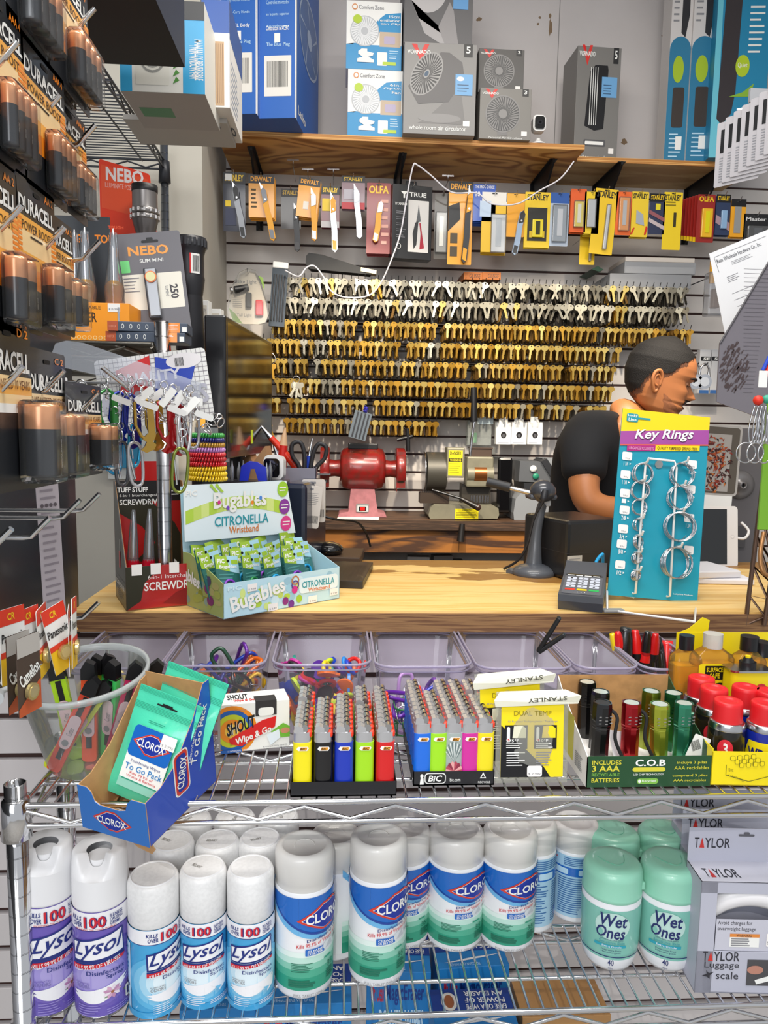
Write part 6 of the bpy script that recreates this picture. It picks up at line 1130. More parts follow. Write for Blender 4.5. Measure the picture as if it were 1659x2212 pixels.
# receipt printer
q = P(1262, 1255, 1.60); t = thing('receipt_printer', 'black receipt printer box behind the teal display', 'printer', (P(1258, 1240, 1.60).x, 1.60, ZC), (0, 0, 20)); KB = mat('1d1c1d', .4, coat=.2)
b = MB(); hP = P(1258, 1122, 1.62).z - ZC; b.box(-.045, .105, 0, .17, 0, hP, KB, bev=.008); b.box(-.0455, .1055, -.0005, .17, hP * .45, hP * .455, mat('3b3634', .5)); b.build('printer_body', t)
b = MB(); f = Face(b, (-.0455, .10, .006), (0, -1, 0), (0, 0, 1), .10, .05); f = Face(b, (-.044, -.0006, .01), (1, 0, 0), (0, 0, 1), .045, .05); f.rr(0, 0, .9, .9, .001, mat('c9c4bc', .6), 1); f.lines(.1, .1, .8, .8, 7, GREYTX, 2, .3); b.build('rating_label', t)
# tablet, photo frame, register panel on the right
q0_ = P(1500, 1225, 1.78); q1_ = P(1594, 1225, 1.78); hT = P(1590, 1093, 1.78).z - P(1590, 1225, 1.78).z; wT = hT * 1.35
t = thing('tablet', 'white tablet with black screen standing sideways on papers', 'tablet', (q1_.x - wT / 2, 1.78, P(1590, 1226, 1.78).z), (-8, 0, 0)); b = MB(); b.prism(rrect(wT, hT, .010, 6, 0, hT / 2), 0, .007, mat('e9e6e4', .25, coat=.5)); b.build('tablet_body', t); b = MB(); f = Face(b, (-wT / 2, 0, 0), (1, 0, 0), (0, 0, 1), wT, hT); f.rect(.09, .05, .865, .95, mat('07070a', .12, coat=.8), 1); f.ell(.935, .5, .022, .03, mat('c4c0be', .3), 1); f.ell(.935, .5, .018, .024, mat('ece9e7', .3), 2); b.build('screen', t)
b = MB(); b.tube(curve([(wT / 2, .003, hT * .48), (wT / 2 + .02, .003, hT * .48), (wT / 2 + .033, .008, hT * .6), (wT / 2 + .02, .02, hT * .74)], 5), .0035, mat('e4e2e0', .3), 8); b.build('charging_plug', t)
loc, w, h = fit(1440, 915, 1597, 1068, 1.95)
t = thing('picture_frame', 'grey frame holding a red leaf wreath photo', 'frame', (loc.x, 1.95, loc.z), (-3, 3, 0)); b = MB(); b.prism(rrect(w, h, .012, 5, 0, h / 2), 0, .012, mat('b9b4ae', .35, .2)); f = Face(b, (-w / 2, 0, 0), (1, 0, 0), (0, 0, 1), w, h); f.rr(.02, .03, .97, .97, .008, mat('5a5248', .4), 1); b.build('frame_body', t); b = MB(); f = Face(b, (-w / 2, -.001, 0), (1, 0, 0), (0, 0, 1), w, h); f.rect(.04, .06, .86, .87, mat('a8a29c', .5), 1)
for k in range(340):
    a_ = RN.uniform(0, 6.28); rr_ = RN.uniform(.08, .36); cx, cy = .55 + rr_ * .9 * math.cos(a_), .44 + rr_ * 1.15 * math.sin(a_); b_ = RN.uniform(0, 6.28); L5 = RN.uniform(.04, .09)
    if cy < .07 or cx > .85: continue
    f.poly([(cx, cy), (cx + L5 * math.cos(b_), cy + L5 * math.sin(b_)), (cx + L5 * .6 * math.cos(b_ + .7), cy + L5 * .6 * math.sin(b_ + .7))], mat(('5a1a14', '8a2a18', '2a1210', 'a8481c', '3a1c16', 'b96a2a')[k % 6], .6), 2 + k % 4)
b.build('photo', t); b = MB(); b.box(-w * .3, w * .44, .0, .012, -.045, -.0, W_); b.box(w * .3, w * .36, .0, .01, loc.z * -1, -.045, W_); b.build('stand', t)
b = MB(); GP = mat('6b6768', .45, .2); xa, xb = P(1560, 1000, 2.05).x, P(1650, 1000, 2.05).x; za, zb_ = P(1600, 1265, 2.05).z, P(1600, 925, 2.05).z; b.prism(rrect(xb - xa, zb_ - za, .02, 6, (xa + xb) / 2, (za + zb_) / 2), 0, .03, GP); t = thing('display_stand', 'grey metal stand panel with round cable hub', 'stand', (0, 2.05, 0)); b.build('panel', t)
q = P(1602, 1048, 2.04); b = MB(); b.lathe([(.042, 0), (.040, .008), (.026, .012), (.012, .016), (.010, .022), (.006, .022), (.006, .012)], mat('8f8b8a', .3, .7), 32, TR(q.x, .0, q.z, 90, 0, 0)); b.build('cable_hub', t)
b = MB(); b.box(-.012, .012, -.01, .0, za - ZC + 0, .0, GP); q = P(1602, 1160, 2.04); b = MB(); b.box(q.x - .02, q.x + .012, -.01, 0, q.z - .03, q.z + .03, mat('4e4b4c', .4)); b.build('socket', t); b = MB(); b.box(xa + .02, xb - .02, 0, .03, .0, za + .01, GP); b.build('stem', t)
for k, (lb, c, dz, rz, w_, hh_) in enumerate((('stack of white papers beneath the tablet', 'e4e1e4', 0, -6, .2, .012), ('folded white bag with blue corner lying on papers', 'dcdade', .0125, 8, .16, .016))):
    b = MB(); b.box(-w_ / 2, w_ / 2, 0, .12, 0, hh_, mat(c, .6), bev=.003); f = Face(b, (-w_ / 2, -.0, 0), (1, 0, 0), (0, 0, 1), w_, hh_)
    if k: f.rect(0, 0, .22, 1, mat('1c2a5a', .5), 1)
    q = PZ(1530, 1262, ZC); solo(b, 'paper_stack', lb, 'papers', (q.x, q.y, ZC + dz), (0, 0, rz))
# ---------------------------------------------------------------- key wall: rails of hooks, keys
def key_shape(kind):
    if kind == 0: bow = [(.0105 * math.cos(a), .0105 * math.sin(a)) for a in [rad(-70 + 320 * i / 16 + 0) for i in range(17)]]; bow = [(.0100 * math.cos(rad(-68 - i * 224 / 14 - 0)), .0095 * math.sin(rad(-68 - i * 224 / 14))) for i in range(0)] or [(x, y) for x, y in ((.004, -.009), (.009, -.0055), (.0112, 0), (.0095, .006), (.005, .0092), (0, .0098), (-.005, .0092), (-.0095, .006), (-.0112, 0), (-.009, -.0055), (-.004, -.009))]
    elif kind == 1: bow = [(.0035, -.010), (.006, -.008), (.0115, -.005), (.0125, .002), (.011, .008), (.004, .009), (-.004, .009), (-.011, .008), (-.0125, .002), (-.0115, -.005), (-.006, -.008), (-.0035, -.010)]
    else: bow = [(.0035, -.011), (.008, -.006), (.0125, -.002), (.0135, .004), (.0085, .0055), (.005, .0095), (-.005, .0095), (-.0085, .0055), (-.0135, .004), (-.0125, -.002), (-.008, -.006), (-.0035, -.011)]
    blade = [(-.0035, -.036), (-.002, -.041), (.002, -.041), (.0042, -.037), (.0030, -.034), (.0042, -.031), (.0026, -.027), (.0040, -.023), (.0034, -.016)]
    return [(x, y - .004) for x, y in bow + blade]
BRS = [mat('d9b257', .25, .75), mat('c79638', .28, .75), mat('e6cb78', .25, .7), mat('6e4f1e', .4, .6)]; SIL = [mat('c9c1ab', .25, .75), mat('a39b88', .3, .75), mat('ddd3b8', .25, .7), mat('4a4439', .4, .6)]  # last tone of each list is darkened: shade painted into the keys behind
prot = {}
def keymesh(kind, m):
    k = (kind, m.name)
    if k not in prot:
        b = MB(); sh = key_shape(kind); b.prism(sh, -.0009, .0009, m); b.prism(circ(.0024, 10, 0, .001), -.00105, .00105, mat('2a2118', .7)); o = b.build('key'); prot[k] = o.data; bpy.data.objects.remove(o)
    return prot[k]
rows = [(598, 622, 1492, 's'), (641, 600, 1490, 's'), (684, 582, 1500, 'b'), (727, 562, 1345, 'b'), (769, 562, 1335, 'b'), (812, 562, 1330, 'b'), (855, 562, 1312, 'b'), (898, 612, 950, 'b')]
hb = MB(); hb.tube([(0, .215, 0), (0, .02, -.004), (0, .006, .002), (0, -.002, .016)], .0013, DSTEEL, 5); ho = hb.build('hook'); HM = ho.data; bpy.data.objects.remove(ho)
bk = MB(); nk = 0; YK = 2.885; allk = []
for ri, (y0, xa, xb_, kd) in enumerate(rows):
    def py(x): return y0 + .026 * (x - 600) + (4 if kd == 'b' else 0)
    nH = int((xb_ - xa) / 14.4); t = thing('key_rail', '%s rail of key hooks down the wall, carrying %s key blanks' % (ordn(ri), 'silver' if kd == 's' else 'brass'), 'key rail', P(xa, py(xa), YK), group='key hook rails')
    b = MB(); base = t.location
    for dy, dz in ((.205, .004), (.225, -.012)): b.tube([P(xa - 8, py(xa), YK) - base + V((0, dy, dz)), P(xb_ + 8, py(xb_), YK) - base + V((0, dy, dz))], .0024, mat('2b2422', .5), 6)
    b.tube([P(xa - 8, py(xa), YK) - base + V((0, .06, .002)), P(xb_ + 8, py(xb_), YK) - base + V((0, .06, .002))], .0018, mat('2b2422', .5), 6); b.build('bar', t)
    for i in range(nH):
        x = xa + (i + .5) * (xb_ - xa) / nH; q = P(x, py(x), YK)
        if kd == 'b' and 1 < ri < 7 and RN.random() < .05: continue
        h = bpy.data.objects.new('hook', HM); COL.objects.link(h); h.parent = t; h.location = q - base
        big = 1.22 if kd == 's' else 1.1; n_b = RN.randint(8, 12); lean = RN.uniform(-7, 7) if kd == 'b' else RN.uniform(-28, 28)
        m_ = (SIL if kd == 's' else BRS)[RN.choice((0, 0, 1, 2))]
        if kd == 'b' and RN.random() < .13: m_ = SIL[RN.choice((0, 1))]
        if kd == 's' and RN.random() < .07: m_ = BRS[2]
        allk.append((q, m_, RN.choice((0, 0, 1, 2)), lean, big, ri, i, kd))
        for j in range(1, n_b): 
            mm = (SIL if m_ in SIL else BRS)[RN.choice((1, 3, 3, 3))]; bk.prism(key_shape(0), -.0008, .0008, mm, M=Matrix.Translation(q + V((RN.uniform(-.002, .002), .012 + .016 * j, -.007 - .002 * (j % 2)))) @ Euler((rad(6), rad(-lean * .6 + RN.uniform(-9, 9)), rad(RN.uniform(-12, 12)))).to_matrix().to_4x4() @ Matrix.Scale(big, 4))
# the 300 keys that show largest become things, the rest join the stuff mesh
order = sorted(range(len(allk)), key=lambda i: (allk[i][5] in (5, 6, 7), i % 7 == 3, i))
keep = set(order[:300])
for i, (q, m_, kd_, lean, big, ri, ci, kd) in enumerate(allk):
    M = Matrix.Translation(q + V((0, .008, -.006))) @ Euler((rad(5), rad(lean), rad(RN.uniform(-14, 14)))).to_matrix().to_4x4() @ Matrix.Scale(big, 4)
    if i in keep:
        o = bpy.data.objects.new('key_blank', keymesh(kd_, m_)); COL.objects.link(o); o.matrix_world = M
        tag(o, '%s key blank, %s hook from the left on the %s rail' % ('silver' if m_ in SIL else 'brass', ordn(ci), ordn(ri)), 'key', 'key blanks on the %s rail' % ordn(ri))
    else: bk.prism(key_shape(kd_), -.0009, .0009, m_, M=M)
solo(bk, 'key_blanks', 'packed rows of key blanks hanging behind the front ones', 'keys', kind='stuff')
# ---------------------------------------------------------------- carded tools under the plywood shelf
def wallcard(label, x0, y0, x1, y1, base, hd, brand, bc, Y=2.88, extra=None, rot=(0, 0, 0), nm='tool_card', stack=1, hk=True, hdh=.2, gname='carded knives and blades under the shelf'):
    loc, w, h = fit(x0, y0, x1, y1, Y); t = thing(nm, label, 'carded tool', loc + V((0, 0, h)), rot, gname); b = MB()
    b.prism(rrect(w, h, .003, 2, 0, -h / 2), 0, .0008, mat(base, .4, coat=.3)); f = Face(b, (-w / 2, 0, -h), (1, 0, 0), (0, 0, 1), w, h)
    if hd: f.rect(0, 1 - hdh, 1, 1, mat(hd, .4), 1)
    if brand: f.text(brand, .08, 1 - hdh * .75, .92, 1 - hdh * .2 if hdh < .3 else 1 - hdh * .35, mat(bc, .4), 2, .05)
    f.rr(.4, .965, .6, .985, .001, K_, 3); b.build('card', t)
    if stack > 1: b = MB(); [b.prism(rrect(w, h, .003, 2, .002 * k, -h / 2 - .003 * k), .012 * k, .012 * k + .006, mat(base, .4)) for k in range(1, stack)]; b.build('cards_behind', t)
    if hk: b = MB(); b.tube([(0, .24, -.008), (0, -.01, -.008), (0, -.022, .004)], .0018, CHROME, 6); b.build('wall_hook', t)
    if extra: extra(t, w, h)
    return t
KG = mat('9a9da2', .3, .6); KY = mat('f2a90f', .4); KD = mat('26272b', .4)
def knife(c1, c2=KG, x=.25, y0=-.55, L_=1.0, tilt=8, blade=True):
    def ex(t, w, h):
        l = h * L_; b = MB(); M = TR(w * x, -.014, h * y0, 0, -tilt, 0)
        b.prism([(-.011, -.5 * l), (.0, -.55 * l), (.010, -.5 * l), (.012, -.2 * l), (.008, .1 * l), (.011, .3 * l), (.002, .40 * l), (-.010, .36 * l), (-.012, .1 * l), (-.009, -.2 * l)], -.006, .006, c1, M=M); b.build('handle', t)
        b = MB(); b.prism([(-.009, .12 * l), (.009, .16 * l), (.010, .33 * l), (.0, .40 * l), (-.009, .34 * l)], -.008, .008, c2, M=M); b.cyl(.0035, -.0095, .0095, STEEL, 12, M @ TR(0, 0, .18 * l, 90, 0, 0)); b.prism([(-.008, -.5 * l), (.006, -.52 * l), (.007, -.36 * l), (-.008, -.34 * l)], -.0075, .0075, c2, M=M); b.build('body_trim', t)
        if blade: b = MB(); b.prism([(-.008, .36 * l), (.003, .39 * l), (-.008, .50 * l)], -.001, .001, STEEL, M=M); b.build('blade', t)
    return ex
def blister(c, a=(.2, .15, .8, .6), c2=None, bl=True):
    def ex(t, w, h):
        b = MB(); x0, z0, x1, z1 = [v * s_ for v, s_ in zip(a, (w, h, w, h))]; b.box(x0 - w / 2, x1 - w / 2, -.010, 0, z0 - h, z1 - h, mat(c, .35, coat=.3), bev=.002)
        if c2: b.box(x0 - w / 2 + .3 * (x1 - x0), x1 - w / 2 - .3 * (x1 - x0), -.012, -.010, z0 - h + .15 * (z1 - z0), z1 - h - .1 * (z1 - z0), mat(c2, .3, .3))
        b.build('tool', t)
        if bl: b = MB(); b.box(x0 - w / 2 - .003, x1 - w / 2 + .003, -.0145, -.001, z0 - h - .003, z1 - h + .003, mat('eef0f2', .12, clear=.9, tint='f4f4f4'), bev=.003); b.build('blister', t)
    return ex
def deco(items):
    def ex(t, w, h):
        b = MB(); f = Face(b, (-w / 2, -.0012, -h), (1, 0, 0), (0, 0, 1), w, h)
        for it in items:
            if it[0] == 'r': f.rect(*it[1:5], mat(it[5], .4), 1)
            elif it[0] == 'l': f.lines(*it[1:5], it[5], mat(it[6], .5), 2, .4)
            elif it[0] == 't': f.text(it[1], *it[2:6], mat(it[6], .4), 3, .03, rot=it[7] if len(it) > 7 else 0)
            elif it[0] == 'p': f.poly(it[1], mat(it[2], .4), 2)
        b.build('print', t)
    return ex
def both(*fs):
    def ex(t, w, h):
        for f in fs: f(t, w, h)
    return ex
wallcard('grey folding knife on navy card, leftmost under the shelf', 482, 372, 530, 500, '1c2238', '14141a', 'STANLEY', 'f2c81c', extra=both(deco([('r', .1, .1, .6, .4, '2c3352'), ('r', .1, .42, .35, .52, 'f2d01c'), ('r', .1, .86, .4, .97, 'f2f2ee')]), knife(mat('8b8e94', .35, .4), KD, .22, -.62, .95, 10)))
wallcard('yellow and grey utility knife on yellow card, second from left', 537, 378, 592, 470, 'f5a81c', '17161a', 'DEWALT', 'f5a81c', extra=both(deco([('l', .1, .2, .35, .7, 5, '5a4a2a')]), knife(KY, mat('6d7076', .35, .4), .25, -.85, 1.35, 12)), stack=3)
wallcard('black hooked knife on dark card beneath the shelf', 607, 408, 650, 495, '2a2422', '191614', 'STANLEY', 'c9a01c', Y=2.91, extra=knife(KD, mat('3b3a3c', .4), .3, -.95, 1.15, 2))
wallcard('slim yellow utility knife on slanted yellow card', 647, 385, 693, 470, 'f5a81c', '1a1a1d', 'DEWALT', 'f5a81c', rot=(0, 6, 0), extra=both(deco([('r', .3, .2, .55, .4, 'f4f0e4')]), knife(KY, KG, .35, -.9, 1.3, 8)), stack=3)
wallcard('silver quick change knife on flag print card', 694, 402, 733, 492, '6d1f2a', '17171a', 'STANLEY', 'f2c81c', extra=both(deco([('r', .05, .4, .5, .7, 'f2cf1c'), ('r', .0, .0, 1, .15, 'c9c4c4')]), knife(mat('b5b8bc', .3, .6), KY, .2, -.85, 1.4, 3)), stack=2)
wallcard('silver retractable knife on grey flag print card', 738, 380, 788, 452, '8a6f78', '17171a', 'STANLEY', 'f2c81c', extra=both(deco([('r', 0, 0, 1, .2, 'c02a34'), ('r', .1, .3, .6, .6, 'b7b2bc')]), knife(mat('a9acb2', .3, .6), KG, .2, -1.05, 1.6, 5)), stack=2)
wallcard('yellow oval cutter on dark red card', 792, 395, 843, 548, '8f1a1c', None, 'OLFA', 'f2c81c', extra=both(deco([('l', .62, .1, .95, .8, 6, 'e8b0a0')]), knife(KY, KG, -.0, -.52, .62, -8, False)), stack=3)
wallcard('yellow cased fixed knife in yellow and black package', 968, 392, 1020, 572, 'f5a81c', '151515', 'DEWALT', 'f5a81c', extra=both(deco([('p', [(.0, .4), (.5, .55), (.45, .75), (0, .7)], '1a1a1c'), ('r', .1, .1, .4, .22, '4a3a1a'), ('r', .1, .26, .4, .38, '4a3a1a')]), knife(KD, KY, .28, -.5, .9, -4)), hdh=.13)
wallcard('bright blue pack of scraper blades', 1022, 398, 1071, 478, '1a52b8', None, "THE PRO'S CHOICE", 'f2f2f2', extra=deco([('r', .3, .12, .8, .55, 'c9dcf2'), ('t', '10', .1, .66, .3, .8, 'f2f2f2')]), stack=4, hdh=.15)
wallcard('white metal glass scraper on yellow card', 1040, 415, 1094, 545, 'f2c21c', 'eeeae0', None, 'ffffff', extra=blister('dfe1e2', (.4, .0, .95, .62), 'b7bcc0'), stack=3)
wallcard('pale blue box cutter on yellow card', 1093, 418, 1133, 512, 'f2a81c', 'f2b53c', None, 'ffffff', extra=knife(mat('9fb4cc', .35), KD, .2, -.85, 1.1, -10, False))
wallcard('yellow and black blade dispenser package with striped edges', 1133, 415, 1188, 535, 'f2cc1c', None, 'STANLEY', '1a1a1a', extra=both(deco([('r', .12, .12, .88, .72, '222018'), ('r', .2, .18, .8, .3, 'd8b81c')]), blister('e8d21c', (.3, .18, .72, .5), '3a3a20', False)), stack=2)
wallcard('clear blue topped pouch of driver bits', 1188, 416, 1228, 532, 'b7c4d4', '2a5aa8', None, 'ffffff', extra=blister('9aa4ae', (.15, .08, .85, .75), 'd8dade'))
wallcard('orange blister of yellow blade holders', 1232, 408, 1266, 502, 'e8601c', None, None, 'ffffff', extra=blister('e6d24a', (.25, .12, .8, .7), 'f2efe2'), stack=2)
wallcard('yellow card with long grey blade strip', 1262, 414, 1294, 505, 'f2cf1c', None, None, 'ffffff', extra=blister('c9ccd0', (.2, .15, .7, .8)), stack=3)
wallcard('long yellow card hanging lower behind orange pack', 1252, 500, 1285, 572, 'f0c81c', None, None, 'ffffff', Y=2.93, extra=blister('8a8478', (.6, .1, .75, .9), None, False))
wallcard('tall yellow card with slim metal cutter', 1284, 408, 1334, 550, 'f2c81c', None, 'STANLEY', '1a1a1a', rot=(0, 4, 0), extra=blister('d8dadc', (.56, .08, .68, .75)), hdh=.18)
wallcard('orange blister of snap blades', 1330, 414, 1364, 508, 'ef6a22', None, None, 'ffffff', extra=blister('f4a03a', (.2, .1, .8, .85), 'd0d2d4'))
wallcard('yellow card with single trapezoid blade and red stripes', 1363, 414, 1400, 512, 'f2cf2c', None, 'STANLEY', '1a1a1a', extra=deco([('p', [(.3, .3), (.8, .25), (.7, .5), (.3, .6)], 'aab0b8'), ('p', [(.0, .05), (.1, .05), (.25, .2), (.15, .2)], 'd8301c'), ('p', [(.8, .05), (.9, .05), (1, .2), (.9, .25)], 'd8301c')]), stack=2)
wallcard('navy flag print card with small blades', 1402, 418, 1436, 506, '2a3250', '17171a', 'STANLEY', 'f2c81c', extra=deco([('p', [(.0, .3), (1, .1), (1, .2), (0, .4)], 'c9b8b8'), ('p', [(.0, .5), (1, .3), (1, .4), (0, .6)], '9a5a60'), ('r', .4, .6, .7, .75, 'e8d82a')]))
wallcard('bright yellow card right of the navy flag card', 1432, 415, 1472, 540, 'f6d31c', None, 'STANLEY', '1a1a1a', extra=deco([('l', .1, .75, .7, .85, 2, '8a7a1a'), ('r', .55, .4, .7, .65, '3a3418')]), hdh=.2)
for k in range(7): wallcard('dark red blade card in the fanned stack, %s from its back' % ordn(k), 1466 + 6.5 * k, 432 - 2 * k, 1504 + 6.5 * k, 518 + k, '9a2018', None, 'OLFA' if k == 6 else None, 'f2c81c', Y=2.96 - .014 * k, hk=(k == 6), extra=blister('f0b81c', (.25, .1, .85, .7), 'f4e81c', False) if k == 6 else deco([('r', 0, 0, .2, .1, 'f2c81c')]))
wallcard('navy card with pale blue plastic cutter', 1546, 420, 1577, 508, '2a3a5c', '17171a', 'STANLEY', 'f2c81c', extra=both(deco([('p', [(0, .3), (1, .1), (1, .3), (0, .5)], 'b0909a')]), blister('8fb4d8', (.35, .15, .75, .6), None, False)), stack=2)
wallcard('yellow and black card with grey plane blade', 1578, 430, 1610, 512, 'f5ab1c', '17171a', None, 'ffffff', extra=deco([('r', .25, .1, .7, .8, '9a9a98')]), stack=2)
wallcard('black padlock package at the far right of the hooks', 1606, 462, 1659, 520, '1a1a1e', None, 'Master', 'd8d8d8', extra=blister('2b2c30', (.15, .0, .95, .5), '5a5e66'), hdh=.35)
# multitool box
loc, w, h = fit(846, 400, 934, 560, 2.86); t = thing('multitool_box', 'black multitool package with picture of pliers on white', 'box', loc, (0, 0, 10), ); b, f, l, r, tp = facebox(w, .05, h, mat('121214', .35, coat=.3)); f.rr(.40, .10, .92, .80, .002, mat('d9d6d2', .5), 1); f.text('TRUE', .42, .845, .85, .905, W_, 2, .03); f.poly([(.2, .91), (.38, .91), (.31, .87), (.31, .82), (.27, .82), (.27, .87)], W_, 2); f.text('TITANIUM', .06, .72, .36, .755, W_, 2, .02)
for k in range(5): f.lines(.1, .28 + k * .08, .34, .33 + k * .08, 2, GREYTX, 2, .3)
f.ell(.17, .17, .06, .04, W_, 2); f.ell(.17, .17, .05, .033, K_, 3)
f.poly([(.66, .75), (.70, .6), (.72, .52), (.60, .5), (.63, .6)], mat('5c5f62', .4), 3); f.poly([(.55, .14), (.52, .35), (.58, .5), (.66, .52), (.62, .2)], mat('2a2c2e', .4), 3); f.poly([(.70, .14), (.82, .16), (.76, .35), (.72, .5), (.68, .5), (.72, .35)], mat('a81e34', .4), 3)
r.rect(0, 0, 1, 1, mat('2a2a2c', .4), 1); r.text('T', .2, .85, .8, .93, W_, 2, .03); r.lines(.3, .2, .5, .7, 10, GREYTX, 2); b.build('carton', t); b = MB(); b.tube([(0, .28, h - .004), (0, -.02, h - .004), (0, -.03, h + .01)], .002, CHROME, 6); b.box(-.02, .02, .02, .03, h, h + .02, K_); b.build('hanging_tab', t)
wallcard('clear pack with grey plier tool beside the black multitool package', 938, 418, 975, 560, '4a4338', None, None, 'ffffff', Y=2.9, extra=blister('a9a69e', (.1, .1, .7, .7), 'd8d4c8'))
for i, (px, py_) in enumerate(((633, 346), (665, 366), (720, 366), (968, 380))): q = P(px, py_, 2.93); b = MB(); b.tube([(0, .2, -.02), (0, 0, -.02), (0, 0, 0)], .0016, CHROME, 6); b.box(-.022, .022, -.001, .001, -.002, .004, STEEL); solo(b, 'display_hook', 'bare metal scan hook %s from left under the shelf' % ordn(i), 'hook', q, group='bare scan hooks')
# bike light, hex key set, case, tags, clear boxes
loc, w, h = fit(494, 585, 580, 700, 2.78); t = thing('bike_light_pack', 'clear pear shaped package with bicycle front and tail lights', 'package', loc, (0, 0, 0)); b = MB(); sh = [(0, 1), (.18, .97), (.3, .8), (.45, .45), (.5, .2), (.42, .04), (.25, 0), (-.3, 0), (-.46, .06), (-.5, .3), (-.36, .7), (-.2, .92)]
b.prism([(x * w, z * h) for x, z in sh], 0, .001, mat('dcd3c8', .5)); f = Face(b, (-w / 2, 0, 0), (1, 0, 0), (0, 0, 1), w, h); f.poly([(.0, .3), (.1, .05), (.35, .0), (.15, .2)], mat('7aa03a', .5), 1); f.poly([(.72, .92), (.9, .65), (.86, .88)], mat('7aa03a', .5), 1); f.text('Bike Light', .2, .74, .7, .83, GREYTX, 2, .02); f.text('Tail Light', .2, .12, .58, .2, GREYTX, 2, .02); f.lines(.1, .3, .4, .5, 6, GREYTX, 1, .3); b.build('card', t)
b = MB(); b.cyl(.013, -.02, .03, K_, 18, TR(-w * .2, -.018, h * .64, 0, 75, 20)); b.cyl(.013, .03, .034, STEEL, 18, TR(-w * .2, -.018, h * .64, 0, -105, 20)); b.box(-.008, .012, -.02, -.002, h * .3, h * .58, K_, bev=.003); b.build('front_light', t); b = MB(); b.box(w * .18, w * .38, -.02, -.002, h * .15, h * .45, mat('c8141c', .2, coat=.8), bev=.005); b.build('tail_light', t)
b = MB(); b.prism([(x * w * 1.06, z * h * 1.04 - .003) for x, z in sh], -.024, -.001, mat('eef0f0', .1, clear=.92, tint='f4f4f2')); b.build('blister', t)
b = MB(); b.tube([(0, .34, h * .96), (0, -.03, h * .96), (0, -.04, h)], .002, CHROME, 6); b.build('wall_hook', t)
loc, w, h = fit(580, 565, 614, 705, 2.85); t = thing('hex_key_set', 'slim clear case of dark hex keys beside the bicycle light package', 'tool set', loc, (0, 4, 0)); b = MB(); b.box(-w / 2, w / 2, 0, .02, 0, h * .9, mat('4a5560', .25, clear=.4, tint='8fa0b0')); b.build('case', t); b = MB()
for k in range(5): b.tube([(-w * .35 + k * w * .17, -.004, h * .08), (-w * .35 + k * w * .17, -.004, h * .8)], .0025, DSTEEL, 6)
b.build('keys', t); b = MB(); b.box(-w / 2, w / 2, -.002, .02, h * .9, h, W_, bev=.004); b.tube([(0, .28, h * .97), (0, 0, h * .97)], .002, CHROME, 6); b.build('header', t)
q = P(740, 575, 2.93); b = MB(); b.prism([(-.14, .022), (-.13, .035), (-.08, .032), (.02, .01), (.11, -.012), (.11, -.026), (-.12, -.024), (-.14, -.008)], -.02, .03, mat('0c0c0e', .55)); b.prism([(.07, -.003), (.13, -.01), (.13, -.024), (.07, -.018)], -.025, .02, mat('e6d8b0', .4)); b.tube([(0, .2, -.01), (0, .02, -.02)], .003, K_, 6); solo(b, 'tool_case', 'long black glossy case lying on the hook tips', 'case', q, (0, 3, 0))
for k, (x, lb) in enumerate(((1022, 'orange printed label box above the silver keys, left'), (1062, 'orange printed label box above the silver keys, right'))): loc, w, h = fit(x - 20, 588, x + 20, 604, 2.95); b, f, l, r, tp = facebox(w, .17, h, mat('d87a2a', .5)); f.text('GLISSE', .3, .2, .9, .8, K_, 1, 0); solo(b, 'label_box', lb, 'box', loc)
CLB = mat('d4d6da', .15, clear=.55, tint='dfe0e2')
for k, (x0, y0, x1, y1, c, lb) in enumerate(((1318, 592, 1492, 622, None, 'lower clear plastic case resting on key hooks'), (1350, 566, 1502, 592, None, 'middle clear plastic case of papers on the key hooks'), (1352, 556, 1500, 566, 'cfc6bc', 'flat white cardboard pack on top of the clear cases'))):
    loc, w, h = fit(x0, y0, x1, y1, 2.90); b = MB(); b.box(-w / 2, w / 2, 0, .2, 0, h, CLB if not c else mat(c, .5), bev=.002)
    if not c: b.box(-w / 2 + .006, w / 2 - .006, .004, .19, .003, h * .6, mat('5a5550' if k == 0 else 'b9b6b0', .6)); 
    solo(b, 'plastic_case', lb, 'case', loc, (0, 0, -2), 'cases lying on the key hooks')
q = P(1288, 582, 2.95); b = MB(); b.prism([(-.02, 0), (.005, .014), (.03, .0), (.012, -.008)], 0, .15, mat('1f4a34', .5)); solo(b, 'fabric_scrap', 'dark green folded scrap left of the clear cases', 'cloth', q)
for k, (px, lb) in enumerate(((1500, 'round silver padlock hanging, partly hidden by the forehead'), (1519, 'round silver padlock hanging nearest the grey folder'))):
    q = P(px, 825, 2.8); t = thing('padlock', lb, 'padlock', q, (0, 3, 0), 'round padlocks'); b = MB(); b.cyl(.028, -.012, .012, mat('aeb6c4', .3, .5, coat=.4), 28, TR(0, 0, 0, 90, 0, 0)); b.cyl(.018, -.013, .013, mat('cfd5de', .3, .4), 24, TR(0, 0, 0, 90, 0, 0)); b.build('lock_body', t); b = MB(); b.tube(curve([(-.015, 0, .02), (-.016, 0, .05), (0, 0, .068), (.016, 0, .05), (.015, 0, .02)], 6), .0042, STEEL, 8); b.build('shackle', t); 
    b = MB(); b.tube([(-.01, .32, .06), (0, .0, .062), (.0, -.02, .07)], .002, DSTEEL, 6); b.build('hanging_hook', t)
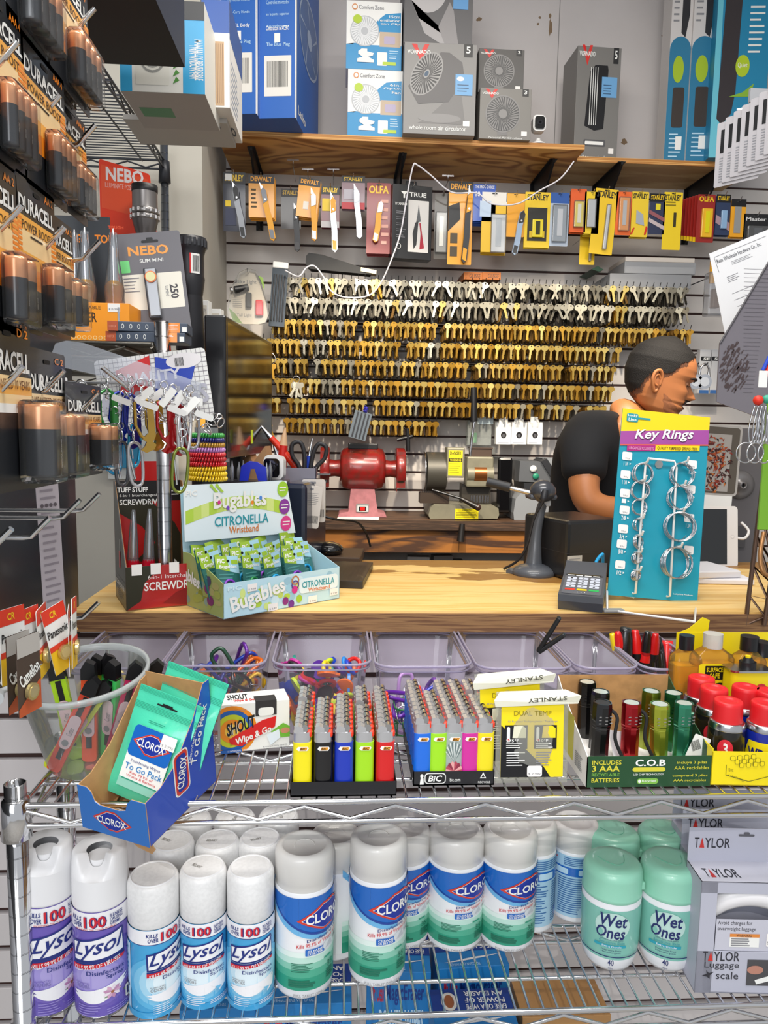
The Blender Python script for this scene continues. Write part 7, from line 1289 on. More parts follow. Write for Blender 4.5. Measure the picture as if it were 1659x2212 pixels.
for k, (x0, x1, lb) in enumerate(((1510, 1536, 'clear package lettered in a black oval, left'), (1534, 1560, 'clear package lettered in a black oval, right'))):
    loc, w, h = fit(x0, 755, x1, 850, 2.98); b, f, l, r, tp = facebox(w, .03, h, mat('cfcfd0', .3)); f.rr(.1, .74, .95, .84, .003, K_, 1); f.text('SE', .3, .76, .85, .82, W_, 2, .03); f.rect(.1, .0, .9, .08, mat('3a6aa8', .4), 1); b.tube([(0, .03, h * .95), (0, .14, h * .95)], .002, DSTEEL, 6); solo(b, 'clear_package', lb, 'package', loc, group='oval logo packages')
q = P(1560, 640, 2.75); t = thing('clear_package', 'large clear package with yellow tape measure behind the invoice', 'package', q, (0, 0, 0)); b = MB(); b.box(-.05, .05, 0, .05, -.07, .09, mat('dfe2e6', .12, clear=.8, tint='e9eaee'), bev=.006); b.build('blister', t); b = MB(); b.box(.0, .04, .01, .04, -.035, .02, mat('f0b81c', .4), bev=.01); b.box(-.03, 0, .01, .04, -.04, .03, mat('7d5a3c', .5), bev=.005); b.tube([(-.02, .37, .08), (-.02, .0, .08)], .002, DSTEEL, 6); b.box(-.04, -.025, .02, .03, .05, .13, mat('e8a81c', .4)); b.build('tape', t)
# white cable draped across the wall
pts = [(616, 584, 2.8), (645, 597, 2.84), (662, 578, 2.86), (680, 575, 2.86), (700, 600, 2.86), (715, 628, 2.85), (745, 642, 2.84), (795, 639, 2.84), (822, 612, 2.84), (846, 560, 2.8), (866, 500, 2.8), (878, 430, 2.8), (892, 360, 2.78), (902, 357, 2.78), (930, 378, 2.8), (975, 415, 2.82), (1030, 417, 2.82), (1062, 440, 2.82), (1118, 440, 2.82), (1165, 412, 2.8), (1210, 386, 2.78), (1240, 348, 2.76)]
b = MB(); b.tube(curve([P(*p) for p in pts], 5), .0028, mat('e8e6ec', .4), 8); solo(b, 'power_cable', 'thin white cable looping across the keys and knife cards', 'cable')
# ---------------------------------------------------------------- boxed fans on the plywood shelves
ZS = 2.4385
def fanpic(f, cx, cy, r, m1, m2, asp, n=28, l=3, hub=True, hz=.82):
    f.ell(cx, cy, r, r * asp, m1, l, 36); f.ell(cx, cy, r * .93, r * .93 * asp, m2, l + 1, 36)
    for i in range(n): a = i * 2 * math.pi / n; a2 = a + .5; f.poly([(cx + r * .25 * math.cos(a), cy + r * .25 * asp * math.sin(a)), (cx + r * .9 * math.cos(a2), cy + r * .9 * asp * math.sin(a2)), (cx + r * .9 * math.cos(a2 + .09), cy + r * .9 * asp * math.sin(a2 + .09))], m1, l + 2)
    f.ell(cx, cy, r * .25, r * .25 * asp, m1, l + 3)
def topbox(label, x0, y0, x1, y1, Y, d, c, draw, rz=0, z=None, zoff=0, side=None, nm='fan_box'):
    loc, w, h = fit(x0, y0, x1, y1, Y); h = (P((x0 + x1) / 2, y0, Y).z - (ZS if z is None else z)) if y1 > 280 or z is not None else h
    b, f, l, r, tp = facebox(w, d, h, mat(c, .45)); draw(f, w, h)
    if side: side(r, l)
    o = solo(b, nm, label, 'box', (loc.x, Y, ZS + 0.0 if z is None else z), (0, 0, rz)); return h
def cz(t1, t2):
    def dr(f, w, h):
        f.rect(0, 0, 1, .36, CBL, 1); f.poly([(0, .3), (.15, .38), (.3, .36), (.0, .36)], CBL, 2)
        f.poly([(.5, .62), (.55, .72), (.7, .82), (.98, .85), (.98, .54), (.6, .54)], CBL, 1); f.rect(.6, .34, .98, .56, mat('c7b39c', .5), 1); f.rr(.68, .38, .88, .5, .004, mat('b9aec8', .5), 2)
        f.text('Comfort Zone', .22, .88, .67, .94, GREYTX, 3, .02); f.ell(.15, .91, .05, .045, mat('d88a4a', .4), 3); f.ell(.15, .91, .033, .03, mat(W_.name[2:], .4) if False else W_, 4)
        for i, s_ in enumerate(t1): f.text(s_, .97 - .085 * len(s_) * .45 - .05, .765 - .055 * i, .965, .805 - .055 * i, W_, 5, .02)
        fanpic(f, .33, .56, .26, mat('b9bcc0', .4), mat('e4e6e8', .4), w / h, 30); f.ell(.2, .73, .08, .065, mat('b4cf2c', .4), 8)
        f.poly([(.28, .3), (.38, .3), (.38, .26), (.5, .24), (.48, .2), (.4, .18), (.5, .14), (.5, .1), (.2, .1), (.2, .15), (.3, .18), (.22, .22), (.22, .26)], W_, 8); f.rr(.56, .06, .74, .26, .003, W_, 3); f.rr(.66, .07, .9, .12, .002, mat('b4cf2c', .4), 4); f.lines(.78, .16, .96, .3, 4, LB2, 4, .3)
    return dr
CBL = mat('1c8fc8', .4)
h1 = topbox('white and blue clip fan box, lower of the two stacked', 751, 151, 869, 295, 2.75, .15, 'efefec', cz(('6in.', 'Clip-On', 'Fan'), 0))
topbox('white and blue clip fan box, upper of the two stacked', 748, 3, 868, 150, 2.75, .15, 'efefec', cz(('15cm', 'Ventilador', 'con Clip'), 0), z=ZS + h1 + .001)
VG = mat('7d7b7a', .45); VD = mat('4b4a4b', .45); VL = mat('9d9b9a', .4)
def vor(f, a=.04, b_=.86, c=.36, d=.93, five=True):
    f.poly([(a + .06, d + .04), (a + .14, d + .04), (a + .14, d)], RED, 3); f.poly([(a + .06, d + .05), (a + .12, d + .05), (a + .18, b_ + .03), (a + .24, d + .05), (a + .30, d + .05), (a + .19, b_ - .07)], mat('d8342e', .4), 2); f.text('VORNADO', a, b_ + .01, c, b_ + .055, W_, 5, .04)
    f.rect(.82, .86, .94, 1, mat('2a2a2c', .4), 3); f.text('5' if five else '3', .85, .9, .91, .975, W_, 4, .03)
def big(f, w, h):
    vor(f); DG_ = mat('4a4a4c', .4)
    f.poly([(.2, .12), (.3, .16), (.75, .5), (.80, .45), (.86, .14), (.8, .12)], VG, 2); f.ell(.50, .18, .3, .05, mat('8d8b8a', .4), 3); 0
    c = math.cos(rad(35)); pts = []
    A = w / h
    def g(r_, t, L=.31, S=.19): a_, b_ = r_ * L * math.cos(t), r_ * S * math.sin(t); return (.31 + a_ * .5 - b_ * .866, .66 + (a_ * .866 + b_ * .5) * A)
    el = lambda r_, m, l: f.poly([g(r_, i * math.pi / 18) for i in range(36)], m, l)
    f.poly([(.06, .52), (.2, .33), (.62, .36), (.84, .62), (.80, .80), (.62, .90), (.5, .90)], mat('5f5d5e', .4), 3)
    el(1, VL, 4); el(.93, mat('39393b', .4), 5)
    for i in range(32): t = i * math.pi / 16; f.poly([g(.2, t), g(.95, t + .55), g(.95, t + .64)], VL, 6)
    el(.2, VL, 7); el(.13, mat('34506a', .4), 8); f.rect(.71, .44, .95, .67, mat('6fa8d8', .4), 5); f.lines(.74, .47, .92, .57, 3, mat('3a5a7c', .4), 6, .3); f.ell(.78, .62, .05, .025, W_, 6); f.text('whole room air circulator', .08, .045, .88, .095, W_, 5, .01); f.rr(.83, .1, .92, .16, .001, STICK, 6)
h2 = topbox('large grey air circulator box with swirl fan picture', 872, 93, 1028, 308, 2.70, .22, '8f8d8b', big)
topbox('grey fan box on top of the large air circulator box', 874, -90, 1022, 93, 2.71, .21, '5c5b5d', lambda f, w, h: (f.rect(.71, .42, .93, .62, mat('5a94c8', .4), 5), f.ell(.34, .7, .30, .34, mat('b4b1b2', .4), 2), f.poly([(.1, .5), (.2, .3), (.5, .15), (.75, .12), (.8, .0), (.55, .0), (.3, .12)], mat('a5a2a3', .4), 2), fanpic(f, .34, .74, .26, mat('c9c6c7', .4), mat('5a5859', .4), w / h, 26), f.poly([(.5, .2), (.66, .5), (.72, .4), (.8, .0), (.6, .0)], mat('8d8a8b', .4), 3)), z=ZS + h2 + .001)
def small(f, w, h): vor(f, five=False); fanpic(f, .45, .50, .34, mat('8a8887', .4), mat('4a4a4b', .4), w / h, 36); f.rect(.35, .08, .55, .18, VG, 2); f.text('Personal Air Circulator', .18, .01, .85, .05, W_, 4, 0); f.rr(.82, .08, .93, .17, .001, STICK, 4)
h3 = topbox('small grey fan box, lower of the two beside the big one', 1036, 191, 1147, 308, 2.72, .16, '84817c', small)
topbox('small dark grey fan box, upper of the two', 1034, 106, 1132, 191, 2.76, .15, '5c5a58', small, z=ZS + h3 + .001)
def tower(f, w, h): vor(f, .04, .9, .4, .96); f.poly([(.22, .3), (.3, .78), (.42, .84), (.7, .84), (.72, .8), (.66, .28), (.45, .26)], mat('1f1f22', .3), 2); [f.rect(.32 + .05 * k, .31, .335 + .05 * k, .82, W_, 3) for k in range(4)]; f.rect(.58, .56, .93, .74, mat('6fa8d8', .4), 4); f.lines(.62, .58, .86, .68, 4, mat('3a5a7c', .4), 5, .3); f.rr(.22, .12, .72, .18, .004, mat('5a5a5c', .3), 3); f.rr(.25, .135, .68, .165, .003, W_, 4); f.rr(.8, .06, .92, .11, .001, STICK, 4); f.text('small tower circulator', .06, .005, .88, .04, W_, 4, 0)
ZS2 = 2.4385
topbox('narrow grey tower circulator box standing apart at right', 1243, 101, 1338, 338, 2.88, .16, '7b7976', tower, z=ZS2, rz=2)
# blue box fan cartons
BFC = mat('1f5fb4', .45)
def bfan(t1):
    def dr(f, w, h):
        f.rect(0, 0, .02, 1, W_, 1); f.rect(.98, 0, 1, 1, W_, 1)
        fanpic(f, .5, .90, .38, mat('8fb4e0', .4), BFC, w / h, 5); f.rr(.14, .12, .88, .34, .002, mat('e8e4dc', .5), 2); f.bars(.22, .17, .8, .31, 26, K_, 3)
        for k, s_ in enumerate(t1): f.text(s_, .2, .68 - k * .065, .82, .70 - k * .065, LB2, 3, .0)
        f.text('STEEL Body' if t1[0][0] != '3' else 'Construccion de ACERO', .2, .475, .82, .50, W_, 3, .01); f.text('The Blue Plug', .2, .385, .84, .41, LB2, 3, .01); f.rr(.42, .41, .58, .46, .001, STICK, 4)
    return dr
def bside(r, l): r.rect(.0, 0, .04, 1, W_, 1); fanpic(r, .55, .6, .42, mat('a9bcd8', .4), mat('3f6aa8', .4), .5, 5); r.text('Lasko', .1, .05, .4, .1, W_, 2, .03)
topbox('blue box fan carton with barcode, right one of the pair', 558, -150, 640, 270, 2.62, .40, '2a66bc', bfan(('3 velocidades silenciosas', 'Controles montados', 'en la parte superior', 'Agarradera para')), side=bside, z=ZS, rz=-9)
topbox('blue box fan carton with barcode, left one of the pair', 474, -150, 555, 262, 2.60, .40, '2a66bc', bfan(('Quiet Speeds', 'Top Mounted Controls', 'Easy-Carry Handle')), side=bside, z=ZS, rz=-9)
# tall fan boxes at right
def hon(k):
    def dr(f, w, h):
        f.rect(0, 0, 1, .5, mat('2a7aa0', .45), 1); f.ell(.5, .505, .5, .06, mat('2a7aa0', .45), 1)
        f.poly([(.5, 1), (.78, 1), (.86, .66), (.7, .56), (.5, .58)], mat('2c2c30', .4), 3); f.ell(.45, .42, .26, .06, mat('a9c42c', .4), 4); f.rr(.25, .16, .8, .34, .008, mat('3c3430', .4), 3); f.lines(.1, .62, .42, .95, 12, GREYTX, 3, .3); f.lines(.2, .02, .8, .14, 6, LB2, 3, .3); f.rr(.5, .06, .8, .12, .001, W_, 4)
    return dr
topbox('tall white and teal tower fan box, leftmost of the three', 1448, -140, 1492, 345, 2.88, .1, 'd6d2d0', hon(0), z=ZS2, rz=-5)
topbox('tall white and teal tower fan box, middle of the three', 1496, -140, 1546, 345, 2.86, .1, 'd6d2d0', hon(1), z=ZS2, rz=-5)
def hon2(f, w, h): f.poly([(.0, 0), (0, 1), (.08, 1), (.12, .2), (.5, .14), (1, .16), (1, 0)], mat('6cc4d8', .4), 1); f.poly([(.1, .18), (.16, 1), (.46, 1), (.42, .3), (.36, .2), (.2, .15)], mat('3a3538', .3), 2); f.ell(.52, .42, .13, .05, mat('b4cf2c', .4), 4); f.text('Quiet', .43, .41, .61, .435, W_, 5, 0); f.lines(.6, .47, .9, .70, 8, W_, 3, .3); f.rect(.52, .75, .95, 1, mat('c9b9ae', .5), 3); f.ell(.64, .86, .10, .06, mat('c48a5a', .5), 4); f.ell(.82, .82, .08, .05, mat('6a4634', .5), 4); f.poly([(.3, .28), (.7, .28), (.75, .34), (.55, .3)], mat('8ab83a', .4), 5); f.ell(.28, .07, .06, .02, GREYTX, 3)
topbox('wide blue tower fan box with a quiet badge and photo', 1548, -140, 1660, 348, 2.80, .12, '1f86b0', hon2, z=ZS2, rz=-6)
# small white cameras
def camera_(label, px, py, Y, z, s_=1.0, rz=0):
    q = P(px, py, Y); t = thing('security_camera', label, 'camera', (q.x, Y, z), (0, 0, rz)); WC = mat('f0eeec', .3, coat=.3); b = MB(); b.lathe([(.001, 0), (.026, 0), (.027, .004), (.018, .009), (.010, .014), (.007, .022)], WC, 24, Matrix.Scale(s_, 4)); b.build('base', t)
    b = MB(); hh = (q.z - z); b.prism([(x, y) for x, y in rrect(.046 * s_, .056 * s_, .014, 6, 0, hh)], -.014, .014, WC, M=TR(0, 0, 0, -4, 0, 0)); b.build('camera_body', t); b = MB(); b.prism(rrect(.036 * s_, .042 * s_, .009, 6, 0, hh), -.0165, -.0135, mat('0d0d10', .12, coat=.8)); b.cyl(.009 * s_, .0, .002, mat('2a2a30', .1), 20, TR(0, -.0165, hh, 90, 0, 0)); b.cyl(.0045 * s_, .002, .003, mat('050508', .05), 16, TR(0, -.0165, hh, 90, 0, 0)); b.build('lens_panel', t)
camera_('small white camera with black face on the plywood shelf edge', 1164, 268, 2.76, ZS, 1.0)
# key fob boxes
for k, (x0, x1, lb) in enumerate(((1072, 1104, 'white boxed key finder, left of three'), (1105, 1138, 'white boxed key finder, middle of three'), (1140, 1172, 'white boxed key finder, right of three'))):
    loc, w, h = fit(x0, 912, x1, 960, 2.95); t = thing('key_finder_box', lb, 'box', loc, (0, 0, 0), 'white boxed key finders'); b, f, l, r, tp = facebox(w, .03, h, W_); f.text('keyfinder', .3, .75, .7, .8, GREYTX, 1, 0); f.ell(.5, .42, .19, .15, K_, 1); f.ell(.5, .40, .1, .08, mat('5a5a5e', .3), 2); f.lines(.1, .03, .9, .1, 1, GREYTX, 1); b.build('carton', t); b = MB(); b.box(-w * .3, w * .3, .012, .014, h, h + .022, W_); b.tube([(0, .17, h + .014), (0, -.02, h + .014), (0, -.03, h + .022)], .002, CHROME, 6); b.build('hang_tab', t)
# ---------------------------------------------------------------- machines and clutter on the workbench
ZW = 1.0715
YB = 2.93
q = P(782, 1095, YB); t = thing('bench_grinder', 'red double wheel bench grinder on a pink pedestal', 'bench grinder', (q.x, YB, ZW)); GRD = mat('8c1c1a', .3, .1, coat=.5, noise=.35, nscale=40, h2='6e2a22'); PNK = mat('b5757a', .55, noise=.2, nscale=40)
zm = P(782, 1012, YB).z - ZW; zm = P(782, 1012, YB).z - ZW; b = MB(); b.prism([(-.095, 0), (.095, 0), (.09, .014), (.06, .02), (.046, zm - .078), (-.046, zm - .078), (-.055, .02), (-.09, .014)], -.06, .06, PNK); b.build('pedestal', t)
b = MB(); b.prism(rrect(.05, .034, .006, 4, 0, .036), -.064, -.06, mat('8a8a88', .4)); b.box(-.020, .020, -.067, -.064, .022, .045, mat('dcdcd8', .3)); b.box(-.015, .015, -.068, -.066, .025, .042, K_); b.box(-.009, .009, -.071, -.067, .028, .039, mat('e0201c', .2, emit=.8)); b.build('power_switch', t)
M = TR(0, 0, zm, 0, 90, 0); b = MB(); b.lathe([(.001, -.088), (.062, -.088), (.078, -.076), (.084, -.05), (.084, .05), (.078, .076), (.062, .088), (.001, .088)], GRD, 40, M); b.build('motor_housing', t); b = MB(); b.lathe([(.036, -.135), (.032, -.11), (.036, -.085)], GRD, 24, M); b.build('axle_cover', t); b = MB(); b.lathe([(.036, .085), (.032, .11), (.036, .135)], GRD, 24, M); b.build('axle_cover', t)
b = MB(); b.box(-.058, .058, -.035, .035, zm + .076, zm + .100, K_, bev=.004); b.build('capacitor_cover', t)
for sx in (-1, 1):
    b = MB(); b.lathe([(.03, -.018), (.080, -.018), (.083, -.014), (.083, .014), (.080, .018), (.03, .018)], GRD, 32, TR(sx * .148, 0, zm, 0, 90, 0), a0=60, a1=300); b.box(sx * .148 - .017, sx * .148 - .014, -.055, .06, zm - .085, zm + .08, GRD); b.box(sx * .148 + .014, sx * .148 + .017, -.055, .06, zm - .07, zm + .065, GRD); b.box(sx * .148 - .017, sx * .148 + .017, -.06, -.055, zm + .045, zm + .07, GRD); b.box(sx * .148 - .017, sx * .148 + .017, -.06, -.055, zm - .07, zm - .03, GRD); b.build('wheel_guard', t)
    b = MB(); b.cyl(.074, -.010, .010, mat('7d8a90', .8, noise=.2, nscale=200) if sx < 0 else mat('5a4630', .9, bump=1, nscale=300), 32, TR(sx * .148, -.008, zm, 0, 90, 0)); b.build('grinding_wheel', t)
b = MB(); b.box(-.19, -.125, -.10, -.06, zm - .022, zm - .016, STEEL); b.build('tool_rest', t)
# key duplicator
YD = 2.92; q = P(985, 1118, YD); t = thing('key_machine', 'grey green key cutting machine with lever handle and yellow warning labels', 'key machine', (q.x, YD - .02, ZW)); KM = mat('8a8672', .45, .2, noise=.12, nscale=30); KM2 = mat('55524a', .4, .4); YL = mat('e8d81c', .4); S = .00182
def px(x, y): return ((x - 985) * S, (1118 - y) * S)
b = MB(); b.prism([px(922, 1118), px(1066, 1116), px(1070, 1108), px(1068, 1094), px(1058, 1088), px(930, 1086), px(922, 1094), px(918, 1110)], -.07, .1, KM); b.build('base', t)
b = MB(); f = Face(b, (px(975, 0)[0], -.0705, px(0, 1117)[1]), (1, 0, 0), (0, 0, 1), 50 * S, 22 * S); f.rect(0, 0, 1, 1, YL, 1); f.text('WARNING', .3, .78, .7, .95, K_, 2, .02); f.lines(.05, .1, .95, .7, 4, mat('6a6010', .5), 2, .3); b.build('warning_label', t)
b = MB(); b.cyl(.078, -.035, .040, KM2, 32, TR(px(936, 0)[0], .03, px(0, 1020)[1], 0, 90, 0)); b.cyl(.08, -.038, -.035, STEEL, 24, TR(px(932, 0)[0], .03, px(0, 1020)[1], 0, 90, 0)); b.build('motor', t)
b = MB(); p0, p1 = px(956, 1030), px(994, 966); b.box(p0[0], p1[0], -.05, .02, p0[1], p1[1], KM, bev=.004); f = Face(b, (p0[0] + .006, -.0505, p0[1] + .008), (1, 0, 0), (0, 0, 1), 30 * S, 54 * S); f.rect(0, 0, 1, 1, YL, 1); f.text('DANGER', .1, .82, .9, .95, K_, 2, .03); f.rect(.02, .55, .98, .68, K_, 2); f.text('WARNING', .1, .57, .9, .66, YL, 3, .02); f.lines(.05, .1, .95, .5, 5, mat('6a6010', .5), 2, .3); b.build('blade_guard', t)
b = MB(); p0, p1 = px(1000, 1050), px(1058, 985); b.box(p0[0], p1[0], -.04, .03, p0[1], p1[1], KM, bev=.006); b.cyl(.032, -.052, .052, KM, 28, TR(px(1030, 0)[0], -.02, px(0, 1022)[1], 0, 90, 0)); b.box(p0[0] - .01, p1[0], 0, .06, .02, p0[1] + .01, mat('3a352e', .5)); b.build('carriage', t)
b = MB(); b.cyl(.0335, -.024, .024, mat('a8693a', .3, .8), 28, TR(px(1030, 0)[0], -.02, px(0, 1022)[1], 0, 90, 0)); b.build('copper_sleeve', t)
b = MB(); p0, p1 = px(1010, 995), px(1058, 968); b.box(p0[0], p1[0], -.0, .03, p0[1], p1[1], mat('4b3a30', .5), bev=.003); b.box(p0[0] - .002, p1[0] + .002, -.005, .035, p1[1], p1[1] + .004, mat('4b3a30', .5)); b.build('top_block', t)
b = MB(); p0, p1 = px(1068, 1105), px(1100, 985); b.box(p0[0], p1[0], -.04, .09, p0[1], p1[1], mat('0d0d0f', .2, coat=.6), bev=.010); b.build('belt_cover', t)
b = MB(); a_ = px(1010, 985); c_ = px(1016, 905); b.tube([(a_[0], 0, a_[1]), (a_[0] + .004, 0, a_[1] + .06), (c_[0] + .003, 0, c_[1])], .006, STEEL, 10); d_ = px(1013, 838); b.build('lever_arm', t); b = MB(); b.tube([(c_[0], 0, c_[1] - .01), (d_[0], 0, d_[1])], .0145, K_, 16); b.build('lever_grip', t)
b = MB(); p0, p1 = px(900, 1085), px(962, 1062); b.box(p0[0], p1[0], -.06, .0, p0[1], p1[1], mat('4a3d33', .45, .4)); [b.box(p0[0] + k * .008, p0[0] + k * .008 + .003, -.062, -.058, p1[1], p1[1] + .006, DSTEEL) for k in range(13)]; b.tube([(px(925, 0)[0], -.065, px(0, 1056)[1]), (px(985, 0)[0], -.10, px(0, 1072)[1])], .005, DSTEEL, 8); b.build('clamp_rail', t)
b = MB(); b.tube([(px(984, 0)[0], -.10, px(0, 1072)[1]), (px(1016, 0)[0], -.12, px(0, 1088)[1])], [.008, .013], mat('1c1715', .35), 14); b.sph(.013, mat('3b241c', .25, coat=.5), TR(px(1018, 0)[0], -.122, px(0, 1089)[1])); b.build('feed_handle', t)
b = MB()
for k in range(7): b.cyl(.004, 0, .028, STEEL, 8, TR(px(1012 + k * 6, 0)[0], -.04, px(0, 1083)[1]))
b.build('cutter_pins', t)
b = MB(); b.tube([(px(985, 0)[0], -.135, px(0, 1120)[1] - .005), (px(982, 0)[0], -.14, px(0, 1160)[1])], [.010, .015], mat('15110f', .5), 12); b.build('hanging_grip', t)
# second key machine
q = P(1150, 1100, 2.92); t = thing('key_machine', 'grey plastic key cutting machine partly behind the man', 'key machine', (q.x, 2.90, ZW)); G1 = mat('5c5f63', .4); G2 = mat('8e9296', .4); G3 = mat('2c2e32', .4)
def py2(x, y): return ((x - 1150) * S, (1100 - y) * S)
b = MB(); b.prism([py2(1098, 1100), py2(1215, 1100), py2(1215, 1045), py2(1190, 1040), py2(1118, 1034), py2(1100, 1055), py2(1096, 1085)], -.07, .12, G2); b.build('base', t)
b = MB(); b.prism([py2(1118, 1040), py2(1190, 1042), py2(1190, 1024), py2(1116, 1020)], -.075, .1, G3); f = Face(b, (py2(1150, 0)[0], -.0755, py2(0, 1040)[1]), (1, 0, 0), (0, 0, 1), 30 * S, 16 * S); f.poly([(0, .5), (.45, 1), (1, .45), (.5, 0)], W_, 1); f.poly([(.08, .5), (.45, .9), (.9, .45), (.5, .1)], LRED, 2); b.build('control_band', t)
b = MB(); b.prism([py2(1106, 1018), py2(1190, 1020), py2(1188, 1008), py2(1168, 975), py2(1108, 974)], -.06, .1, G1); b.lathe([(.001, 0), (.013, 0), (.013, .006), (.001, .006)], W_, 20, TR(py2(1136, 0)[0], -.062, py2(0, 990)[1], 90, 0, 0)); b.lathe([(.001, 0), (.012, 0), (.012, .006), (.001, .006)], mat('2a8a6c', .4), 20, TR(py2(1142, 0)[0], -.062, py2(0, 1006)[1], 90, 0, 0)); b.build('top_cover', t)
b = MB(); b.prism([py2(1152, 974), py2(1180, 1016), py2(1176, 985), py2(1164, 968)], -.07, .06, G3); b.prism([py2(1160, 968), py2(1215, 968), py2(1215, 1010), py2(1185, 1012)], -.03, .08, G2); b.build('shield', t)
b = MB(); b.sph(.012, mat('d81e2a', .3), TR(py2(1176, 0)[0], -.09, py2(0, 1037)[1])); b.tube([(py2(1176, 0)[0], -.09, py2(0, 1037)[1]), (py2(1200, 0)[0], -.08, py2(0, 1037)[1])], .004, G3, 8); b.build('red_knob', t)
# paper under the grinder, cable, items below the bench
b = MB(); b.box(-.09, .07, -.05, .04, 0, .0006, PAPER); q = P(780, 1105, 2.83); solo(b, 'paper_slip', 'white paper slip lying in front of the red grinder', 'paper', (q.x, 2.84, ZW + .0002), (0, 0, -4))
for k, (x, y, w_, h_) in enumerate(((905, 1205, .09, .07), (962, 1200, .08, .07), (925, 1215, .05, .05), (975, 1212, .12, .05))): b = MB(); b.box(-w_ / 2, w_ / 2, 0, .05, 0, h_, mat(('b9b4b0', '8f8a86')[k % 2], .6), bev=.001); q = P(x, y, 2.88); solo(b, 'parts_box', 'small dim carton stored under the workbench, %s from left' % ordn(k), 'box', (q.x, 2.9 + .03 * (k % 2), .8405), (0, 0, RN.uniform(-8, 8)), 'cartons under the workbench')
# hanging grey flat package with blue coil, and white display tag
loc, w, h = fit(752, 888, 790, 948, 2.8); t = thing('hinge_pack', 'grey ribbed plastic pack with blue coil hanging over the grinder', 'package', loc, (0, 14, 0)); b = MB(); b.box(-w / 2, w / 2, 0, .012, 0, h, mat('7c8790', .25, clear=.3, tint='a9b3bc')); [b.box(-w / 2 + .01 + k * .014, -w / 2 + .016 + k * .014, -.002, 0, .004, h - .004, DSTEEL) for k in range(4)]; b.build('pack_body', t); b = MB(); b.tube([(.004 + .008 * math.cos(a), .008 * math.sin(a), h + .001 * a) for a in [i * .6 for i in range(40)]], .002, mat('2a2ac0', .3), 6); b.tube([(0, .3, h + .03), (0, 0, h + .03), (0, 0, h + .02)], .002, DSTEEL, 6); b.build('coil', t)
loc, w, h = fit(1010, 908, 1062, 962, 2.98); b = MB(); b.box(-w / 2, w / 2, 0, .03, 0, h, mat('dfe3e0', .12, clear=.75, tint='e6ebe8'), bev=.003); b.box(-w * .1, w * .55, -.002, 0, h * .85, h * 1.15, mat('c4d4d8', .4)); b.tube([(0, .15, h), (0, .0, h)], .002, DSTEEL, 6); b.box(-w * .35, -w * .1, .01, .02, h * .1, h * .5, mat('5ac07a', .4)); solo(b, 'clear_package', 'clear package with a green item behind the lever handle', 'package', loc)
q = P(880, 945, 2.90); b = MB(); b.ring(.018, .003, K_, TR(0, 0, .05)); b.tube([(0, 0, .035), (.002, 0, 0), (.004, 0, -.055)], .009, K_, 10); b.tube([(-.04, 0, -.01), (.02, 0, .005)], .008, K_, 10); b.tube([(0, .23, .07), (0, 0, .068)], .002, DSTEEL, 6); solo(b, 'hanging_tool', 'black ring handled tool hanging above the grinder right wheel', 'hand tool', q)
for k, (x, y, lb) in enumerate(((581, 775, 'big loop of spare keys hanging beside the monitor, upper'), (640, 820, 'small bunch of silver keys on the brass rail'), (572, 905, 'loop of old keys hanging low beside the monitor'))):
    q = P(x, y, 2.84); t = thing('key_bunch', lb, 'key bunch', q); b = MB(); b.ring((.024, .013, .018)[k], .0014, STEEL); b.build('ring', t)
    for j in range(5): b = MB(); b.prism(key_shape(j % 3), -.0009, .0009, (BRS if k != 1 else SIL)[j % 3], M=TR(-.01 + .006 * j, -.004 * j, -(.026, .018, .022)[k], 0, RN.uniform(-30, 30), 0, 1.15)); b.build('key', t)
    b = MB(); b.tube([(0, .28, .02), (0, -.004, .018 if k != 0 else .024)], .0015, DSTEEL, 6); b.build('hook', t)
# ---------------------------------------------------------------- left end of the counter: monitor, tubs, tools
q = P(520, 1105, 1.72); t = thing('monitor', 'black computer monitor seen nearly edge on', 'monitor', (q.x, 1.72, ZC)); b = MB(); zt1, zb1 = P(515, 690, 1.6).z - ZC, P(530, 990, 1.6).z - ZC
b.box(-.03, .014, -.18, .30, zb1, zt1, mat('17171a', .25, coat=.4), M=TR(0, 0, 0, 0, 0, -6), bev=.004); b.box(-.05, -.014, -.05, .18, zb1 + .02, zt1 - .12, mat('1b1c20', .3, coat=.3), M=TR(0, 0, 0, 0, 0, -6), bev=.012); b.build('housing', t); b = MB(); b.box(.014, .0146, -.165, .285, zb1 + .015, zt1 - .012, mat('1d1812', .1, coat=.9), M=TR(0, 0, 0, 0, 0, -6)); b.build('screen', t)
b = MB(); b.box(-.03, -.0, .03, .09, .01, zb1 + .04, K_, bev=.004); b.box(-.10, .09, -.04, .16, 0, .012, K_, bev=.004); b.build('stand', t)
b = MB(); b.box(0, .0006, -.02, .0, 0, .03, mat('d8f02c', .4)); solo(b, 'sticky_note', 'small yellow green sticky note on the monitor corner', 'note', (t.location.x + .033, 1.68, ZC + zb1 + .03), (0, 0, -6))
def zat(x, y, Y): return P(x, y, Y).z
q = P(700, 1218, 1.70); b, f, l, r, tp = facebox(.12, .22, .016, mat('26211f', .4)); [tp.rr(.06 + .08 * i, .04 + .055 * j, .125 + .08 * i, .085 + .055 * j, .001, K_, 1) for i in range(11) for j in range(14)]; kb = solo(b, 'keyboard', 'dark keyboard lying behind the wristband box', 'keyboard', (P(722, 1200, 1.55).x, 1.50, ZC), (0, 0, -8))
